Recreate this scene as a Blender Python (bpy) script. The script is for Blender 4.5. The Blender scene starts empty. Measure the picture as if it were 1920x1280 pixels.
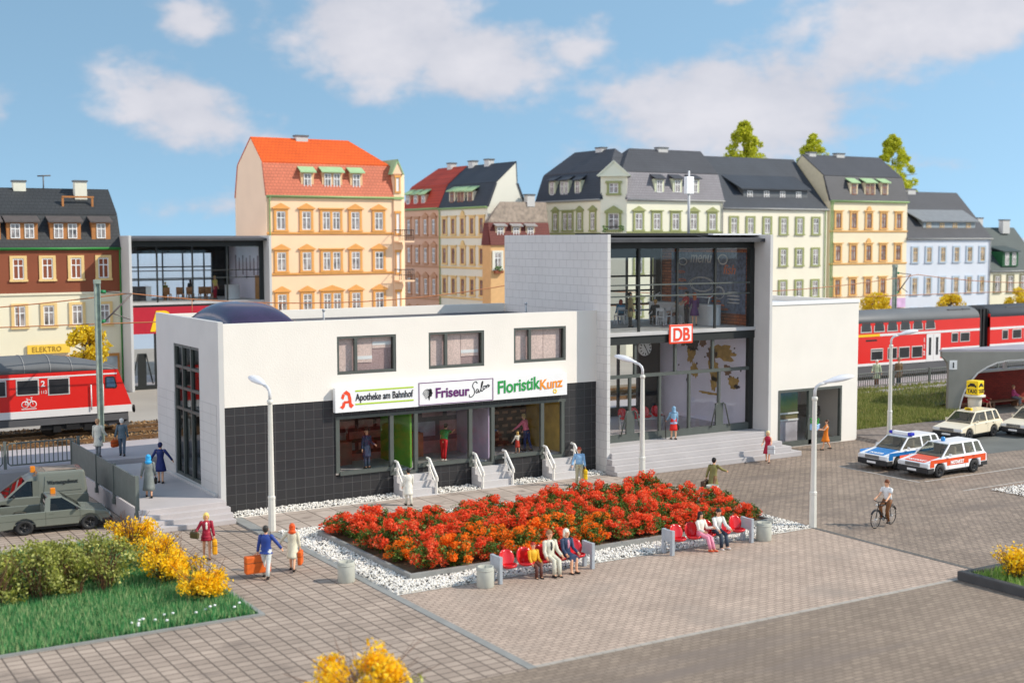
import bpy, math, random
import numpy as np
from math import sin, cos, pi, radians, sqrt, atan2
from mathutils import Vector, Matrix

C = bpy.context.scene.collection
scene = bpy.context.scene
random.seed(11)
rng = np.random.default_rng(5)

# ------------------------------------------------------------------ camera
YAW, PITCH, ROLL = 0.5516, 0.0788, -0.0024
CAM = Vector((-17.07, -49.57, 11.0))
cam_d = bpy.data.cameras.new('camera')
cam = bpy.data.objects.new('camera', cam_d); C.objects.link(cam)
fw = Vector((sin(YAW)*cos(PITCH), cos(YAW)*cos(PITCH), -sin(PITCH)))
rt = Vector((cos(YAW), -sin(YAW), 0)); up = rt.cross(fw)
r2 = rt*cos(ROLL)+up*sin(ROLL); u2 = up*cos(ROLL)-rt*sin(ROLL)
cam.matrix_world = Matrix(((r2.x, u2.x, -fw.x, CAM.x), (r2.y, u2.y, -fw.y, CAM.y), (r2.z, u2.z, -fw.z, CAM.z), (0, 0, 0, 1)))
cam_d.sensor_width = 36.0; cam_d.lens = 2429.3/1920*36
cam_d.clip_start = 0.5; cam_d.clip_end = 3000
cam_d.dof.use_dof = True; cam_d.dof.focus_distance = 58.0; cam_d.dof.aperture_fstop = 0.36
scene.camera = cam
scene.view_settings.view_transform = 'Standard'
scene.view_settings.look = 'None'
scene.view_settings.exposure = 0.32
scene.view_settings.gamma = 1.0
try:
    scene.cycles.max_bounces = 8; scene.cycles.diffuse_bounces = 6; scene.cycles.transparent_max_bounces = 24
    scene.cycles.use_denoising = True
except Exception: pass

# ------------------------------------------------------------------ sun and sky
SUN_EL, SUN_AZ = radians(38), radians(-37)          # azimuth from +x towards -y
sdir = Vector((cos(SUN_EL)*cos(SUN_AZ), cos(SUN_EL)*sin(SUN_AZ), sin(SUN_EL)))
sun_d = bpy.data.lights.new('sun', 'SUN'); sun_d.energy = 3.65; sun_d.angle = radians(0.6); sun_d.color = (1.0, 0.915, 0.80)
sun = bpy.data.objects.new('sun', sun_d); C.objects.link(sun)
sun.rotation_euler = sdir.to_track_quat('Z', 'Y').to_euler(); sun.location = (30, -40, 60)

world = bpy.data.worlds.new('World'); scene.world = world; world.use_nodes = True
wn = world.node_tree; wn.nodes.clear()
def wnode(t, **k):
    n = wn.nodes.new(t)
    for a, b in k.items(): setattr(n, a, b)
    return n
def wl(a, b): wn.links.new(a, b)
def wmath(op, a, b=None, c=None, clamp=False):
    n = wnode('ShaderNodeMath', operation=op); n.use_clamp = clamp
    for i, v in enumerate((a, b, c)):
        if v is None: continue
        if isinstance(v, (int, float)): n.inputs[i].default_value = v
        else: wl(v, n.inputs[i])
    return n.outputs[0]
w_out = wnode('ShaderNodeOutputWorld'); w_bg = wnode('ShaderNodeBackground'); w_bg.inputs['Strength'].default_value = 0.15
wl(w_bg.outputs[0], w_out.inputs[0])
w_tc = wnode('ShaderNodeTexCoord'); w_sep = wnode('ShaderNodeSeparateXYZ'); wl(w_tc.outputs['Generated'], w_sep.inputs[0])
SKYZ = 0.42
w_sky = wnode('ShaderNodeTexSky', sky_type='NISHITA'); w_sky.sun_disc = False
w_sky.sun_elevation = SUN_EL; w_sky.sun_rotation = pi/2 - SUN_AZ
w_sky.air_density = 1.0; w_sky.dust_density = 0.35; w_sky.ozone_density = 3.2
w_cmb = wnode('ShaderNodeCombineXYZ'); wl(w_sep.outputs[0], w_cmb.inputs[0]); wl(w_sep.outputs[1], w_cmb.inputs[1])
wl(wmath('MULTIPLY_ADD', wmath('MAXIMUM', w_sep.outputs[2], 0.0), 1.9, SKYZ), w_cmb.inputs[2])
w_nrm = wnode('ShaderNodeVectorMath', operation='NORMALIZE'); wl(w_cmb.outputs[0], w_nrm.inputs[0]); wl(w_nrm.outputs[0], w_sky.inputs[0])
# azimuth and elevation of the looked-at direction (fixed in the world), in degrees
w_az = wmath('MULTIPLY', wmath('ARCTAN2', w_sep.outputs[0], w_sep.outputs[1]), 180/pi)
w_el = wmath('MULTIPLY', wmath('ARCSINE', w_sep.outputs[2]), 180/pi)
w_vec = wnode('ShaderNodeCombineXYZ'); wl(w_az, w_vec.inputs[0]); wl(w_el, w_vec.inputs[1])
def wnoise(scale, detail, rough=0.55, sx=1.0, sy=1.6):
    mp = wnode('ShaderNodeMapping'); mp.inputs['Scale'].default_value = (sx, sy, 1); wl(w_vec.outputs[0], mp.inputs[0])
    n = wnode('ShaderNodeTexNoise'); n.inputs['Scale'].default_value = scale; n.inputs['Detail'].default_value = detail; n.inputs['Roughness'].default_value = rough
    wl(mp.outputs[0], n.inputs['Vector']); return n.outputs['Fac']
n1 = wnoise(0.33, 8, 0.56); n2 = wnoise(0.75, 6, 0.6); n3 = wnoise(0.16, 4, 0.5)
# cloud banks: (azimuth, elevation, half width, half height, tilt, weight)
CLOUDS = [(26.0, 8.8, 4.0, 2.3, 0.0, 1.1), (30.2, 7.7, 3.6, 1.7, -0.05, 1.05), (18.2, 9.2, 1.5, .95, .05, .85), (34.2, 8.2, 2.2, 1.2, .1, .6),
          (17.0, 5.7, 3.4, 1.7, -0.34, 1.0), (21.3, 3.9, 2.6, .8, -.4, .6), (9.2, 5.4, 1.6, .9, 0, .6), (40.8, 5.5, 5.8, 2.3, .02, 1.1), (44.5, 6.5, 3.0, 1.6, .15, .7),
          (38.0, 3.6, 4.2, 1.3, 0, .6), (49.8, 9.6, 5.4, 2.7, .12, 1.1), (46.0, 7.8, 3.2, 1.3, .3, .85), (53.0, 10.6, 5.5, 2.0, 0, .8), (41.2, 10.2, 1.0, .5, .1, .7), (42.5, 10.9, 1.6, .8, 0, .8),
          (18.5, 1.4, 2.4, .7, .1, .45), (48.0, 3.2, 3.0, .8, 0, .35), (54.0, 5.9, 1.8, .5, .2, .35), (33.5, 5.2, .9, .35, .2, .4),
          (-14, 9, 9, 3.0, 0, .9), (75, 8, 10, 3, .05, .9), (100, 14, 12, 5, 0, .9), (-60, 14, 26, 14, 0, 1.3), (-95, 30, 34, 20, 0, 1.4), (140, 10, 13, 4, 0, .9), (-125, 14, 26, 14, 0, 1.3), (180, 9, 12, 3, 0, .8), (20, 24, 16, 5, .1, .9), (70, 30, 18, 6, 0, .8)]  # the widest banks lie out of frame, added as fill for shaded walls
acc = None
for a0, e0, ha, he, tl, wt in CLOUDS:
    da = wmath('SUBTRACT', w_az, a0); de = wmath('SUBTRACT', w_el, e0)
    dx = wmath('MULTIPLY_ADD', de, tl, da); dy = wmath('MULTIPLY_ADD', da, -tl, de)
    q = wmath('ADD', wmath('POWER', wmath('MULTIPLY', dx, 1/ha), 2.0), wmath('POWER', wmath('MULTIPLY', dy, 1/he), 2.0))
    g = wmath('MULTIPLY', wmath('EXPONENT', wmath('MULTIPLY', q, -0.85)), wt)
    acc = g if acc is None else wmath('MAXIMUM', acc, g)
field = wmath('ADD', acc, wmath('MULTIPLY', wmath('SUBTRACT', n1, 0.5), 1.15))
field = wmath('ADD', field, wmath('MULTIPLY', wmath('SUBTRACT', n2, 0.5), 0.6))
mr = wnode('ShaderNodeMapRange', interpolation_type='SMOOTHSTEP'); wl(field, mr.inputs[0])
mr.inputs[1].default_value = 0.22; mr.inputs[2].default_value = 0.76
up_only = wmath('MULTIPLY', mr.outputs[0], 0.92, clamp=True)
# cloud colour: bright where thick, greyer underneath
shade = wnode('ShaderNodeMapRange'); wl(wmath('ADD', field, wmath('MULTIPLY', wmath('SUBTRACT', n3, 0.5), 1.6)), shade.inputs[0])
shade.inputs[1].default_value = 0.3; shade.inputs[2].default_value = 1.2
ccol = wnode('ShaderNodeMix', data_type='RGBA'); wl(shade.outputs[0], ccol.inputs['Factor'])
ccol.inputs[6].default_value = (3.3, 3.35, 3.75, 1); ccol.inputs[7].default_value = (4.3, 4.2, 4.45, 1)
# added out-of-frame clouds to the left are brightened as fill for left-facing walls
fill_side = wmath('ADD', wmath('MULTIPLY', w_sep.outputs[0], -0.93), wmath('MULTIPLY', w_sep.outputs[1], 0.10))
amr = wnode('ShaderNodeMapRange', interpolation_type='SMOOTHSTEP'); wl(fill_side, amr.inputs[0]); amr.inputs[1].default_value = 0.15; amr.inputs[2].default_value = 0.7; amr.inputs[3].default_value = 1.0; amr.inputs[4].default_value = 2.5
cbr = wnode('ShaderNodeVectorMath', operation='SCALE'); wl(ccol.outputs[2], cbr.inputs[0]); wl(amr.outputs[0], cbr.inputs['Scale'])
tint = wnode('ShaderNodeMix', data_type='RGBA', blend_type='MULTIPLY'); tint.inputs['Factor'].default_value = 1.0
wl(w_sky.outputs[0], tint.inputs[6]); tint.inputs[7].default_value = (1.80, 1.76, 1.34, 1)
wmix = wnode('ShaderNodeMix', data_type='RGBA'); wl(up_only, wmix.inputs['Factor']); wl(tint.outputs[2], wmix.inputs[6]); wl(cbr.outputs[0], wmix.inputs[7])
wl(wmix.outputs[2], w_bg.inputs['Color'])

# ------------------------------------------------------------------ materials
def lin(h):
    h = h.lstrip('#'); v = [int(h[i:i+2], 16)/255 for i in (0, 2, 4)]
    return tuple(x/12.92 if x <= .04045 else ((x+.055)/1.055)**2.4 for x in v)
MC = {}
def mat(name, col, rough=.55, var=.10, scale=2.5, bump=0.0, bscale=30, spec=.4, metal=0.0):
    if name in MC: return MC[name]
    if isinstance(col, str): col = lin(col)
    m = bpy.data.materials.new(name); m.use_nodes = True; nt = m.node_tree; p = nt.nodes['Principled BSDF']
    p.inputs['Roughness'].default_value = rough; p.inputs['Metallic'].default_value = metal
    p.inputs['Specular IOR Level'].default_value = spec
    tc = nt.nodes.new('ShaderNodeTexCoord')
    if var:
        n = nt.nodes.new('ShaderNodeTexNoise'); n.inputs['Scale'].default_value = scale; n.inputs['Detail'].default_value = 5
        nt.links.new(tc.outputs['Object'], n.inputs['Vector'])
        r = nt.nodes.new('ShaderNodeMapRange'); nt.links.new(n.outputs['Fac'], r.inputs[0]); r.inputs[1].default_value = .3; r.inputs[2].default_value = .7
        mx = nt.nodes.new('ShaderNodeMix'); mx.data_type = 'RGBA'; nt.links.new(r.outputs[0], mx.inputs['Factor'])
        mx.inputs[6].default_value = tuple(c*(1-var) for c in col)+(1,); mx.inputs[7].default_value = tuple(min(1, c*(1+var)) for c in col)+(1,)
        nt.links.new(mx.outputs[2], p.inputs['Base Color'])
    else: p.inputs['Base Color'].default_value = tuple(col)+(1,)
    if bump:
        b = nt.nodes.new('ShaderNodeBump'); b.inputs['Strength'].default_value = bump; b.inputs['Distance'].default_value = .02
        nb = nt.nodes.new('ShaderNodeTexNoise'); nb.inputs['Scale'].default_value = bscale; nb.inputs['Detail'].default_value = 3
        nt.links.new(tc.outputs['Object'], nb.inputs['Vector']); nt.links.new(nb.outputs['Fac'], b.inputs['Height']); nt.links.new(b.outputs[0], p.inputs['Normal'])
    MC[name] = m; return m

def brickmat(name, c1, c2, mortar, bw, bh, ms=.02, axes='xy', offset=.5, rough=.7, bump=.6, var=.25, vscale=.35, swap=False, dark=None, spec=.3, msmooth=.1):
    """tiles / pavers / roof tiles laid in object coordinates; axes tells which two coordinates span the surface"""
    if name in MC: return MC[name]
    m = bpy.data.materials.new(name); m.use_nodes = True; nt = m.node_tree; p = nt.nodes['Principled BSDF']; L = nt.links.new
    p.inputs['Roughness'].default_value = rough; p.inputs['Specular IOR Level'].default_value = spec
    tc = nt.nodes.new('ShaderNodeTexCoord'); s = nt.nodes.new('ShaderNodeSeparateXYZ'); L(tc.outputs['Object'], s.inputs[0])
    cb = nt.nodes.new('ShaderNodeCombineXYZ')
    L(s.outputs['xyz'.index(axes[0])], cb.inputs[0]); L(s.outputs['xyz'.index(axes[1])], cb.inputs[1])
    b = nt.nodes.new('ShaderNodeTexBrick'); L(cb.outputs[0], b.inputs['Vector'])
    b.offset = offset; b.squash = 1.0; b.inputs['Scale'].default_value = 1.0
    b.inputs['Brick Width'].default_value = bw; b.inputs['Row Height'].default_value = bh; b.inputs['Mortar Size'].default_value = ms; b.inputs['Mortar Smooth'].default_value = msmooth
    for i, c in enumerate((c1, c2, mortar)):
        if isinstance(c, str): c = lin(c)
        b.inputs[i+1].default_value = tuple(c)+(1,)
    n = nt.nodes.new('ShaderNodeTexNoise'); n.inputs['Scale'].default_value = vscale; n.inputs['Detail'].default_value = 6; n.inputs['Roughness'].default_value = .65
    L(tc.outputs['Object'], n.inputs['Vector'])
    r = nt.nodes.new('ShaderNodeMapRange'); L(n.outputs['Fac'], r.inputs[0]); r.inputs[1].default_value = .3; r.inputs[2].default_value = .7; r.inputs[3].default_value = 1-var; r.inputs[4].default_value = 1+var*.6
    mx = nt.nodes.new('ShaderNodeMix'); mx.data_type = 'RGBA'; mx.blend_type = 'MULTIPLY'; mx.inputs['Factor'].default_value = 1
    L(b.outputs['Color'], mx.inputs[6]); L(r.outputs[0], mx.inputs[7])
    last = mx.outputs[2]
    if dark:
        # worn, dirty streaks with a shape of their own
        mp = nt.nodes.new('ShaderNodeMapping'); mp.inputs['Scale'].default_value = dark[1]; L(tc.outputs['Object'], mp.inputs[0])
        n2 = nt.nodes.new('ShaderNodeTexNoise'); n2.inputs['Scale'].default_value = 1.0; n2.inputs['Detail'].default_value = 5; L(mp.outputs[0], n2.inputs['Vector'])
        r2_ = nt.nodes.new('ShaderNodeMapRange'); L(n2.outputs['Fac'], r2_.inputs[0]); r2_.inputs[1].default_value = dark[2]; r2_.inputs[2].default_value = dark[3]
        m2 = nt.nodes.new('ShaderNodeMix'); m2.data_type = 'RGBA'; L(r2_.outputs[0], m2.inputs['Factor']); L(last, m2.inputs[6]); m2.inputs[7].default_value = tuple(lin(dark[0]))+(1,)
        last = m2.outputs[2]
    L(last, p.inputs['Base Color'])
    bp = nt.nodes.new('ShaderNodeBump'); bp.inputs['Strength'].default_value = bump; bp.inputs['Distance'].default_value = .03
    inv = nt.nodes.new('ShaderNodeMath'); inv.operation = 'SUBTRACT'; inv.inputs[0].default_value = 1; L(b.outputs['Fac'], inv.inputs[1])
    L(inv.outputs[0], bp.inputs['Height']); L(bp.outputs[0], p.inputs['Normal'])
    MC[name] = m; return m

def leafmat(name, cols, rough=.6, trans=.25):
    """each leaf island takes its own colour between the given ones"""
    if name in MC: return MC[name]
    m = bpy.data.materials.new(name); m.use_nodes = True; nt = m.node_tree; p = nt.nodes['Principled BSDF']; L = nt.links.new
    g = nt.nodes.new('ShaderNodeNewGeometry'); cr = nt.nodes.new('ShaderNodeValToRGB'); L(g.outputs['Random Per Island'], cr.inputs[0])
    while len(cr.color_ramp.elements) < len(cols): cr.color_ramp.elements.new(.5)
    for i, c in enumerate(cols):
        e = cr.color_ramp.elements[i]; e.position = i/(len(cols)-1); e.color = tuple(lin(c))+(1,)
    L(cr.outputs[0], p.inputs['Base Color']); p.inputs['Roughness'].default_value = rough; p.inputs['Specular IOR Level'].default_value = .25
    if trans:
        t = nt.nodes.new('ShaderNodeBsdfTranslucent'); L(cr.outputs[0], t.inputs[0]); mx = nt.nodes.new('ShaderNodeMixShader'); mx.inputs[0].default_value = trans
        L(p.outputs[0], mx.inputs[1]); L(t.outputs[0], mx.inputs[2]); L(mx.outputs[0], nt.nodes['Material Output'].inputs[0])
    MC[name] = m; return m

def glass(name, tint=(.86, .88, .88), ior=1.45, rough=.01, gl=1.0):
    if name in MC: return MC[name]
    m = bpy.data.materials.new(name); m.use_nodes = True; nt = m.node_tree; L = nt.links.new
    nt.nodes.remove(nt.nodes['Principled BSDF'])
    t = nt.nodes.new('ShaderNodeBsdfTransparent'); t.inputs[0].default_value = tuple(tint)+(1,)
    g = nt.nodes.new('ShaderNodeBsdfGlossy'); g.inputs['Roughness'].default_value = rough; g.inputs[0].default_value = (gl, gl, gl, 1)
    lw = nt.nodes.new('ShaderNodeLayerWeight'); lw.inputs[0].default_value = .5; pw = nt.nodes.new('ShaderNodeMath'); pw.operation = 'POWER'; L(lw.outputs['Facing'], pw.inputs[0]); pw.inputs[1].default_value = 4.5
    r0 = ((ior-1)/(ior+1))**2; f = nt.nodes.new('ShaderNodeMath'); f.operation = 'MULTIPLY_ADD'; L(pw.outputs[0], f.inputs[0]); f.inputs[1].default_value = .55; f.inputs[2].default_value = r0*.7
    mx = nt.nodes.new('ShaderNodeMixShader'); L(f.outputs[0], mx.inputs[0]); L(t.outputs[0], mx.inputs[1]); L(g.outputs[0], mx.inputs[2])
    L(mx.outputs[0], nt.nodes['Material Output'].inputs[0]); MC[name] = m; return m

# ------------------------------------------------------------------ mesh helpers
class MB:
    def __init__(s): s.v = []; s.f = []; s.m = []; s.s = []
    def add(s, vs, fs, m=0, smooth=False):
        o = len(s.v); s.v += [tuple(v) for v in vs]
        for f in fs: s.f.append(tuple(i+o for i in f)); s.m.append(m); s.s.append(smooth)
        return s
    def box(s, x0, x1, y0, y1, z0, z1, m=0):
        if x0 > x1: x0, x1 = x1, x0
        if y0 > y1: y0, y1 = y1, y0
        if z0 > z1: z0, z1 = z1, z0
        return s.add([(x0, y0, z0), (x1, y0, z0), (x1, y1, z0), (x0, y1, z0), (x0, y0, z1), (x1, y0, z1), (x1, y1, z1), (x0, y1, z1)],
              [(3, 2, 1, 0), (4, 5, 6, 7), (0, 1, 5, 4), (1, 2, 6, 5), (2, 3, 7, 6), (3, 0, 4, 7)], m)
    def hexa(s, b, t, m=0):
        return s.add(list(b)+list(t), [(3, 2, 1, 0), (4, 5, 6, 7), (0, 1, 5, 4), (1, 2, 6, 5), (2, 3, 7, 6), (3, 0, 4, 7)], m)
    def prism(s, pts, axis, a0, a1, m=0):
        """2-D outline pushed along an axis; pts are (the two other coordinates in xyz order)"""
        def mk(p, a):
            return (a, p[0], p[1]) if axis == 'x' else (p[0], a, p[1]) if axis == 'y' else (p[0], p[1], a)
        n = len(pts); vs = [mk(p, a0) for p in pts]+[mk(p, a1) for p in pts]
        fs = [tuple(range(n)), tuple(range(2*n-1, n-1, -1))]+[(i, i+n, (i+1) % n+n, (i+1) % n) for i in range(n)]
        area = sum(pts[i][0]*pts[(i+1) % n][1]-pts[(i+1) % n][0]*pts[i][1] for i in range(n))
        flip = (area > 0) ^ (a1 < a0)
        if axis == 'y': flip = not flip
        if flip: fs = [tuple(reversed(f)) for f in fs]
        return s.add(vs, fs, m)
    def tube(s, pts, rads, n=8, m=0, cap=True, smooth=True):
        pts = [Vector(p) for p in pts]
        if not isinstance(rads, (list, tuple)): rads = [rads]*len(pts)
        vs = []; fs = []; prev = None
        for i, p in enumerate(pts):
            d = (pts[min(i+1, len(pts)-1)]-pts[max(i-1, 0)])
            if d.length < 1e-9: d = Vector((0, 0, 1))
            d.normalize()
            if prev is None:
                a = Vector((0, 0, 1)) if abs(d.z) < .9 else Vector((1, 0, 0))
                x = d.cross(a).normalized()
            else: x = (prev-d*prev.dot(d)).normalized()
            prev = x; y = d.cross(x)
            r = rads[i]; r = r if isinstance(r, (list, tuple)) else (r, r)
            for k in range(n):
                t = 2*pi*k/n; vs.append(p+x*(r[0]*cos(t))+y*(r[1]*sin(t)))
        for i in range(len(pts)-1):
            for k in range(n): fs.append((i*n+k, i*n+(k+1) % n, (i+1)*n+(k+1) % n, (i+1)*n+k))
        s.add(vs, fs, m, smooth)
        if cap:
            o = len(s.v)-len(vs)
            s.f.append(tuple(o+k for k in reversed(range(n)))); s.m.append(m); s.s.append(False)
            s.f.append(tuple(o+(len(pts)-1)*n+k for k in range(n))); s.m.append(m); s.s.append(False)
        return s
    def loft(s, rings, m=0, cap=True, smooth=True):
        n = len(rings[0]); vs = [p for r in rings for p in r]; fs = []
        for i in range(len(rings)-1):
            for k in range(n): fs.append((i*n+k, i*n+(k+1) % n, (i+1)*n+(k+1) % n, (i+1)*n+k))
        s.add(vs, fs, m, smooth)
        if cap:
            o = len(s.v)-len(vs)
            s.f.append(tuple(o+k for k in reversed(range(n)))); s.m.append(m); s.s.append(False)
            s.f.append(tuple(o+(len(rings)-1)*n+k for k in range(n))); s.m.append(m); s.s.append(False)
        return s
    def lathe(s, prof, c=(0, 0, 0), n=16, m=0, smooth=True, axis='z'):
        vs = []; fs = []
        for r, z in prof:
            for k in range(n):
                t = 2*pi*k/n; a, b = r*cos(t), r*sin(t)
                p = (a, b, z) if axis == 'z' else (z, a, b) if axis == 'x' else (b, z, a)
                vs.append((p[0]+c[0], p[1]+c[1], p[2]+c[2]))
        for i in range(len(prof)-1):
            for k in range(n): fs.append((i*n+k, i*n+(k+1) % n, (i+1)*n+(k+1) % n, (i+1)*n+k))
        return s.add(vs, fs, m, smooth)
    def ell(s, c, r, n=10, k=7, m=0, R=None):
        vs = []; fs = []
        for i in range(k+1):
            t = -pi/2+pi*i/k
            for j in range(n):
                a = 2*pi*j/n; p = Vector((r[0]*cos(t)*cos(a), r[1]*cos(t)*sin(a), r[2]*sin(t)))
                if R is not None: p = R @ p
                vs.append((p.x+c[0], p.y+c[1], p.z+c[2]))
        for i in range(k):
            for j in range(n): fs.append((i*n+j, i*n+(j+1) % n, (i+1)*n+(j+1) % n, (i+1)*n+j))
        return s.add(vs, fs, m, True)
    def xf(s, M):
        s.v = [tuple(M @ Vector(v)) for v in s.v]; return s
    def build(s, name, mats, parent=None, bevel=0, seg=2):
        if not isinstance(mats, (list, tuple)): mats = [mats]
        me = bpy.data.meshes.new(name); me.from_pydata(s.v, [], s.f)
        for m in mats: me.materials.append(m)
        me.polygons.foreach_set('material_index', s.m); me.polygons.foreach_set('use_smooth', s.s); me.update()
        o = bpy.data.objects.new(name, me); C.objects.link(o)
        if parent is not None: o.parent = parent
        if bevel:
            b = o.modifiers.new('bevel', 'BEVEL'); b.width = bevel; b.segments = seg; b.limit_method = 'ANGLE'; b.angle_limit = radians(35)
        return o

def tag(o, label=None, cat=None, group=None, kind=None):
    if label: o['label'] = label
    if cat: o['category'] = cat
    if group: o['group'] = group
    if kind: o['kind'] = kind
    return o
def thing(name, label, cat, loc=(0, 0, 0), rz=0, group=None):
    o = bpy.data.objects.new(name, None); C.objects.link(o); o.location = loc; o.rotation_euler = (0, 0, rz); o.empty_display_size = .3
    return tag(o, label, cat, group)
KIDS = {}
def copy_tree(o, parent=None):
    c = o.copy(); C.objects.link(c)
    if parent is not None: c.parent = parent
    for ch in [x for x in o.children]: copy_tree(ch, c)
    return c
def numpy_mesh(name, V, F, mats, parent=None, midx=None):
    """V (n,3) and F (m,k) arrays, all faces with k corners"""
    me = bpy.data.meshes.new(name); n, k = F.shape
    me.vertices.add(len(V)); me.vertices.foreach_set('co', np.asarray(V, np.float32).ravel())
    me.loops.add(n*k); me.loops.foreach_set('vertex_index', F.astype(np.int32).ravel())
    me.polygons.add(n); me.polygons.foreach_set('loop_start', (np.arange(n)*k).astype(np.int32))
    if not isinstance(mats, (list, tuple)): mats = [mats]
    for m in mats: me.materials.append(m)
    if midx is not None: me.polygons.foreach_set('material_index', midx.astype(np.int32))
    me.update(calc_edges=True); me.validate()
    o = bpy.data.objects.new(name, me); C.objects.link(o)
    if parent is not None: o.parent = parent
    return o
def text(name, s, size, m, parent, loc, face='-y', align='LEFT', bold=0.0, sx=1.0, shear=0.0, thick=.015, spacing=1.0, rot=0.0, fit=None):
    """lettering as a thin solid mesh; face says which way it looks"""
    cu = bpy.data.curves.new(name, 'FONT'); cu.body = s; cu.size = size; cu.align_x = align; cu.offset = bold; cu.shear = shear; cu.space_character = spacing; cu.extrude = thick/2
    t = bpy.data.objects.new(name, cu); C.objects.link(t); bpy.context.view_layer.update()
    dg = bpy.context.evaluated_depsgraph_get(); me = bpy.data.meshes.new_from_object(t.evaluated_get(dg)); bpy.data.objects.remove(t); bpy.data.curves.remove(cu)
    me.name = name
    M = {'-y': Matrix(((1, 0, 0), (0, 0, -1), (0, 1, 0))), '+y': Matrix(((-1, 0, 0), (0, 0, 1), (0, 1, 0))), '-x': Matrix(((0, 0, -1), (-1, 0, 0), (0, 1, 0))),
         '+x': Matrix(((0, 0, 1), (1, 0, 0), (0, 1, 0))), 'z': Matrix.Identity(3)}[face]
    Rm = Matrix.Rotation(rot, 3, 'Z')
    fx = fy = 1.0
    if fit:                                  # scale the word to a given width and height
        xs_ = [v.co.x for v in me.vertices]; ys_ = [v.co.y for v in me.vertices]
        if fit[0]: fx = fit[0]/(max(xs_)-min(xs_))/sx
        if len(fit) > 1 and fit[1]: fy = fit[1]/(max(ys_)-min(ys_))
    for v in me.vertices:
        p = Rm @ Vector((v.co.x*sx*fx, v.co.y*fy, v.co.z)); v.co = M @ p + Vector(loc)
    me.materials.clear(); me.materials.append(m)
    o = bpy.data.objects.new(name, me); C.objects.link(o)
    if parent is not None: o.parent = parent
    return o
# ------------------------------------------------------------------ colours
WHITE_R = mat('white_render', (.80, .755, .68), .8, .03, .6, .35, 14)
GREY_P = mat('grey_plastic', (.55, .54, .52), .6, .04, .8)
GREY_L = mat('light_grey', (.50, .51, .51), .55, .05, 1.2)
STEP_G = mat('step_grey', (.50, .48, .47), .65, .07, .9)
TERR_G = mat('terrace_grey', (.48, .44, .43), .65, .08, .6)
FRAME = mat('window_frame_grey', (.085, .095, .085), .45, .08, 3)
FRAME_D = mat('dark_frame', (.018, .02, .019), .5, .08, 3)
BLACK = mat('black', (.012, .012, .013), .5, 0)
RUBBER = mat('rubber', (.02, .02, .021), .75, .1, 8)
WHITE = mat('white_paint', (.82, .82, .81), .45, .02)
CREAM = mat('cream_paint', (.78, .74, .66), .5, .03)
LAMPW = mat('lamp_cream', (.66, .64, .57), .5, .04, 3)
BINC = mat('bin_concrete', (.42, .42, .36), .7, .08, 4)
RED_S = mat('seat_red', (.62, .012, .016), .22, .05, 3, spec=.6)
RAILING = mat('railing_grey', (.13, .145, .132), .5, .1, 3)
GLASS = glass('clear_glass', (.95, .96, .96), 1.42)
GLASS_D = glass('tinted_glass', (.66, .69, .70), 1.5)
GLASS_C = glass('car_glass', (.74, .74, .70), 1.5)
GLASS_V = glass('depot_car_glass', (.40, .41, .40), 1.55)
GLASS_T = glass('train_glass', (.28, .29, .29), 1.5)
COPPER = mat('copper_wire', (.42, .16, .06), .5, .1, 2)

# ------------------------------------------------------------------ ground, paving, tracks
def sheet(name, x0, x1, y0, y1, z, m, label=None, kind='structure'):
    o = MB().add([(x0, y0, z), (x1, y0, z), (x1, y1, z), (x0, y1, z)], [(0, 1, 2, 3)]).build(name, m); return tag(o, label, None, None, kind)
G_SOIL = mat('ground_earth', (.23, .22, .19), .9, .25, .08)
sheet('ground', -900, 1100, -500, 1500, -.03, G_SOIL, 'flat dull ground running out to the horizon')
PAVE_L = brickmat('pavers_walk', '#ad9c8d', '#9d8d7f', '#5b5048', .46, .36, .02, 'xy', 0, .8, .8, .2, .45, dark=('#6a5f57', (.5, .9, 1), .60, .80))
PAVE_C = brickmat('pavers_square', '#bda897', '#ae9b8b', '#84756a', .34, .18, .018, 'xy', .5, .8, .7, .16, .5, dark=('#93877c', (.35, .5, 1), .55, .85))
PAVE_R = brickmat('pavers_forecourt', '#a29181', '#8c7d70', '#64584e', .34, .17, .018, 'xy', .5, .8, .8, .24, .3, dark=('#74685f', (.16, .7, 1), .56, .76))
SLABS = brickmat('pavement_slabs', '#b4a69a', '#a89a8e', '#6c625a', 1.0, 1.45, .025, 'xy', 0, .8, .8, .22, .7, dark=('#544a43', (.9, 1.1, 1), .60, .78))
ROADM = brickmat('road_setts', '#968676', '#857668', '#736659', .34, .18, .02, 'xy', .5, .85, .35, .2, .25, dark=('#786c63', (.10, .8, 1), .52, .72))
ASPH = mat('asphalt', (.13, .135, .125), .9, .14, .5, .3, 40)
KERB = mat('kerb_stone', (.25, .25, .235), .8, .12, 1.5)
CURBL = mat('kerb_line', (.12, .115, .105), .85, .15, 1.5)
BRIGHT = mat('kerb_bright', (.38, .345, .30), .8, .12, 2)
tag(MB().add([(-60, -22.1, 0), (.30, -22.1, 0), (.30, -1.0, 0), (-60, -1.0, 0)], [(0, 1, 2, 3)]).build('pavement', PAVE_L), 'grid of large grey pavers left of the flower bed', kind='structure')
tag(MB().add([(-60, -22.1, -.004), (-60, -60, -.004), (90, -60, -.004), (90, -22.1, -.004)], [(0, 1, 2, 3)]).build('road', ROADM), 'worn brown grey road across the foreground', kind='structure')
tag(MB().add([(.56, -22.0, 0), (18.14, -22.0, 0), (18.14, -14.12, 0), (.56, -14.12, 0)], [(0, 1, 2, 3)]).build('plaza', PAVE_C), 'pale paved square in front of the benches', kind='structure')
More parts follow.
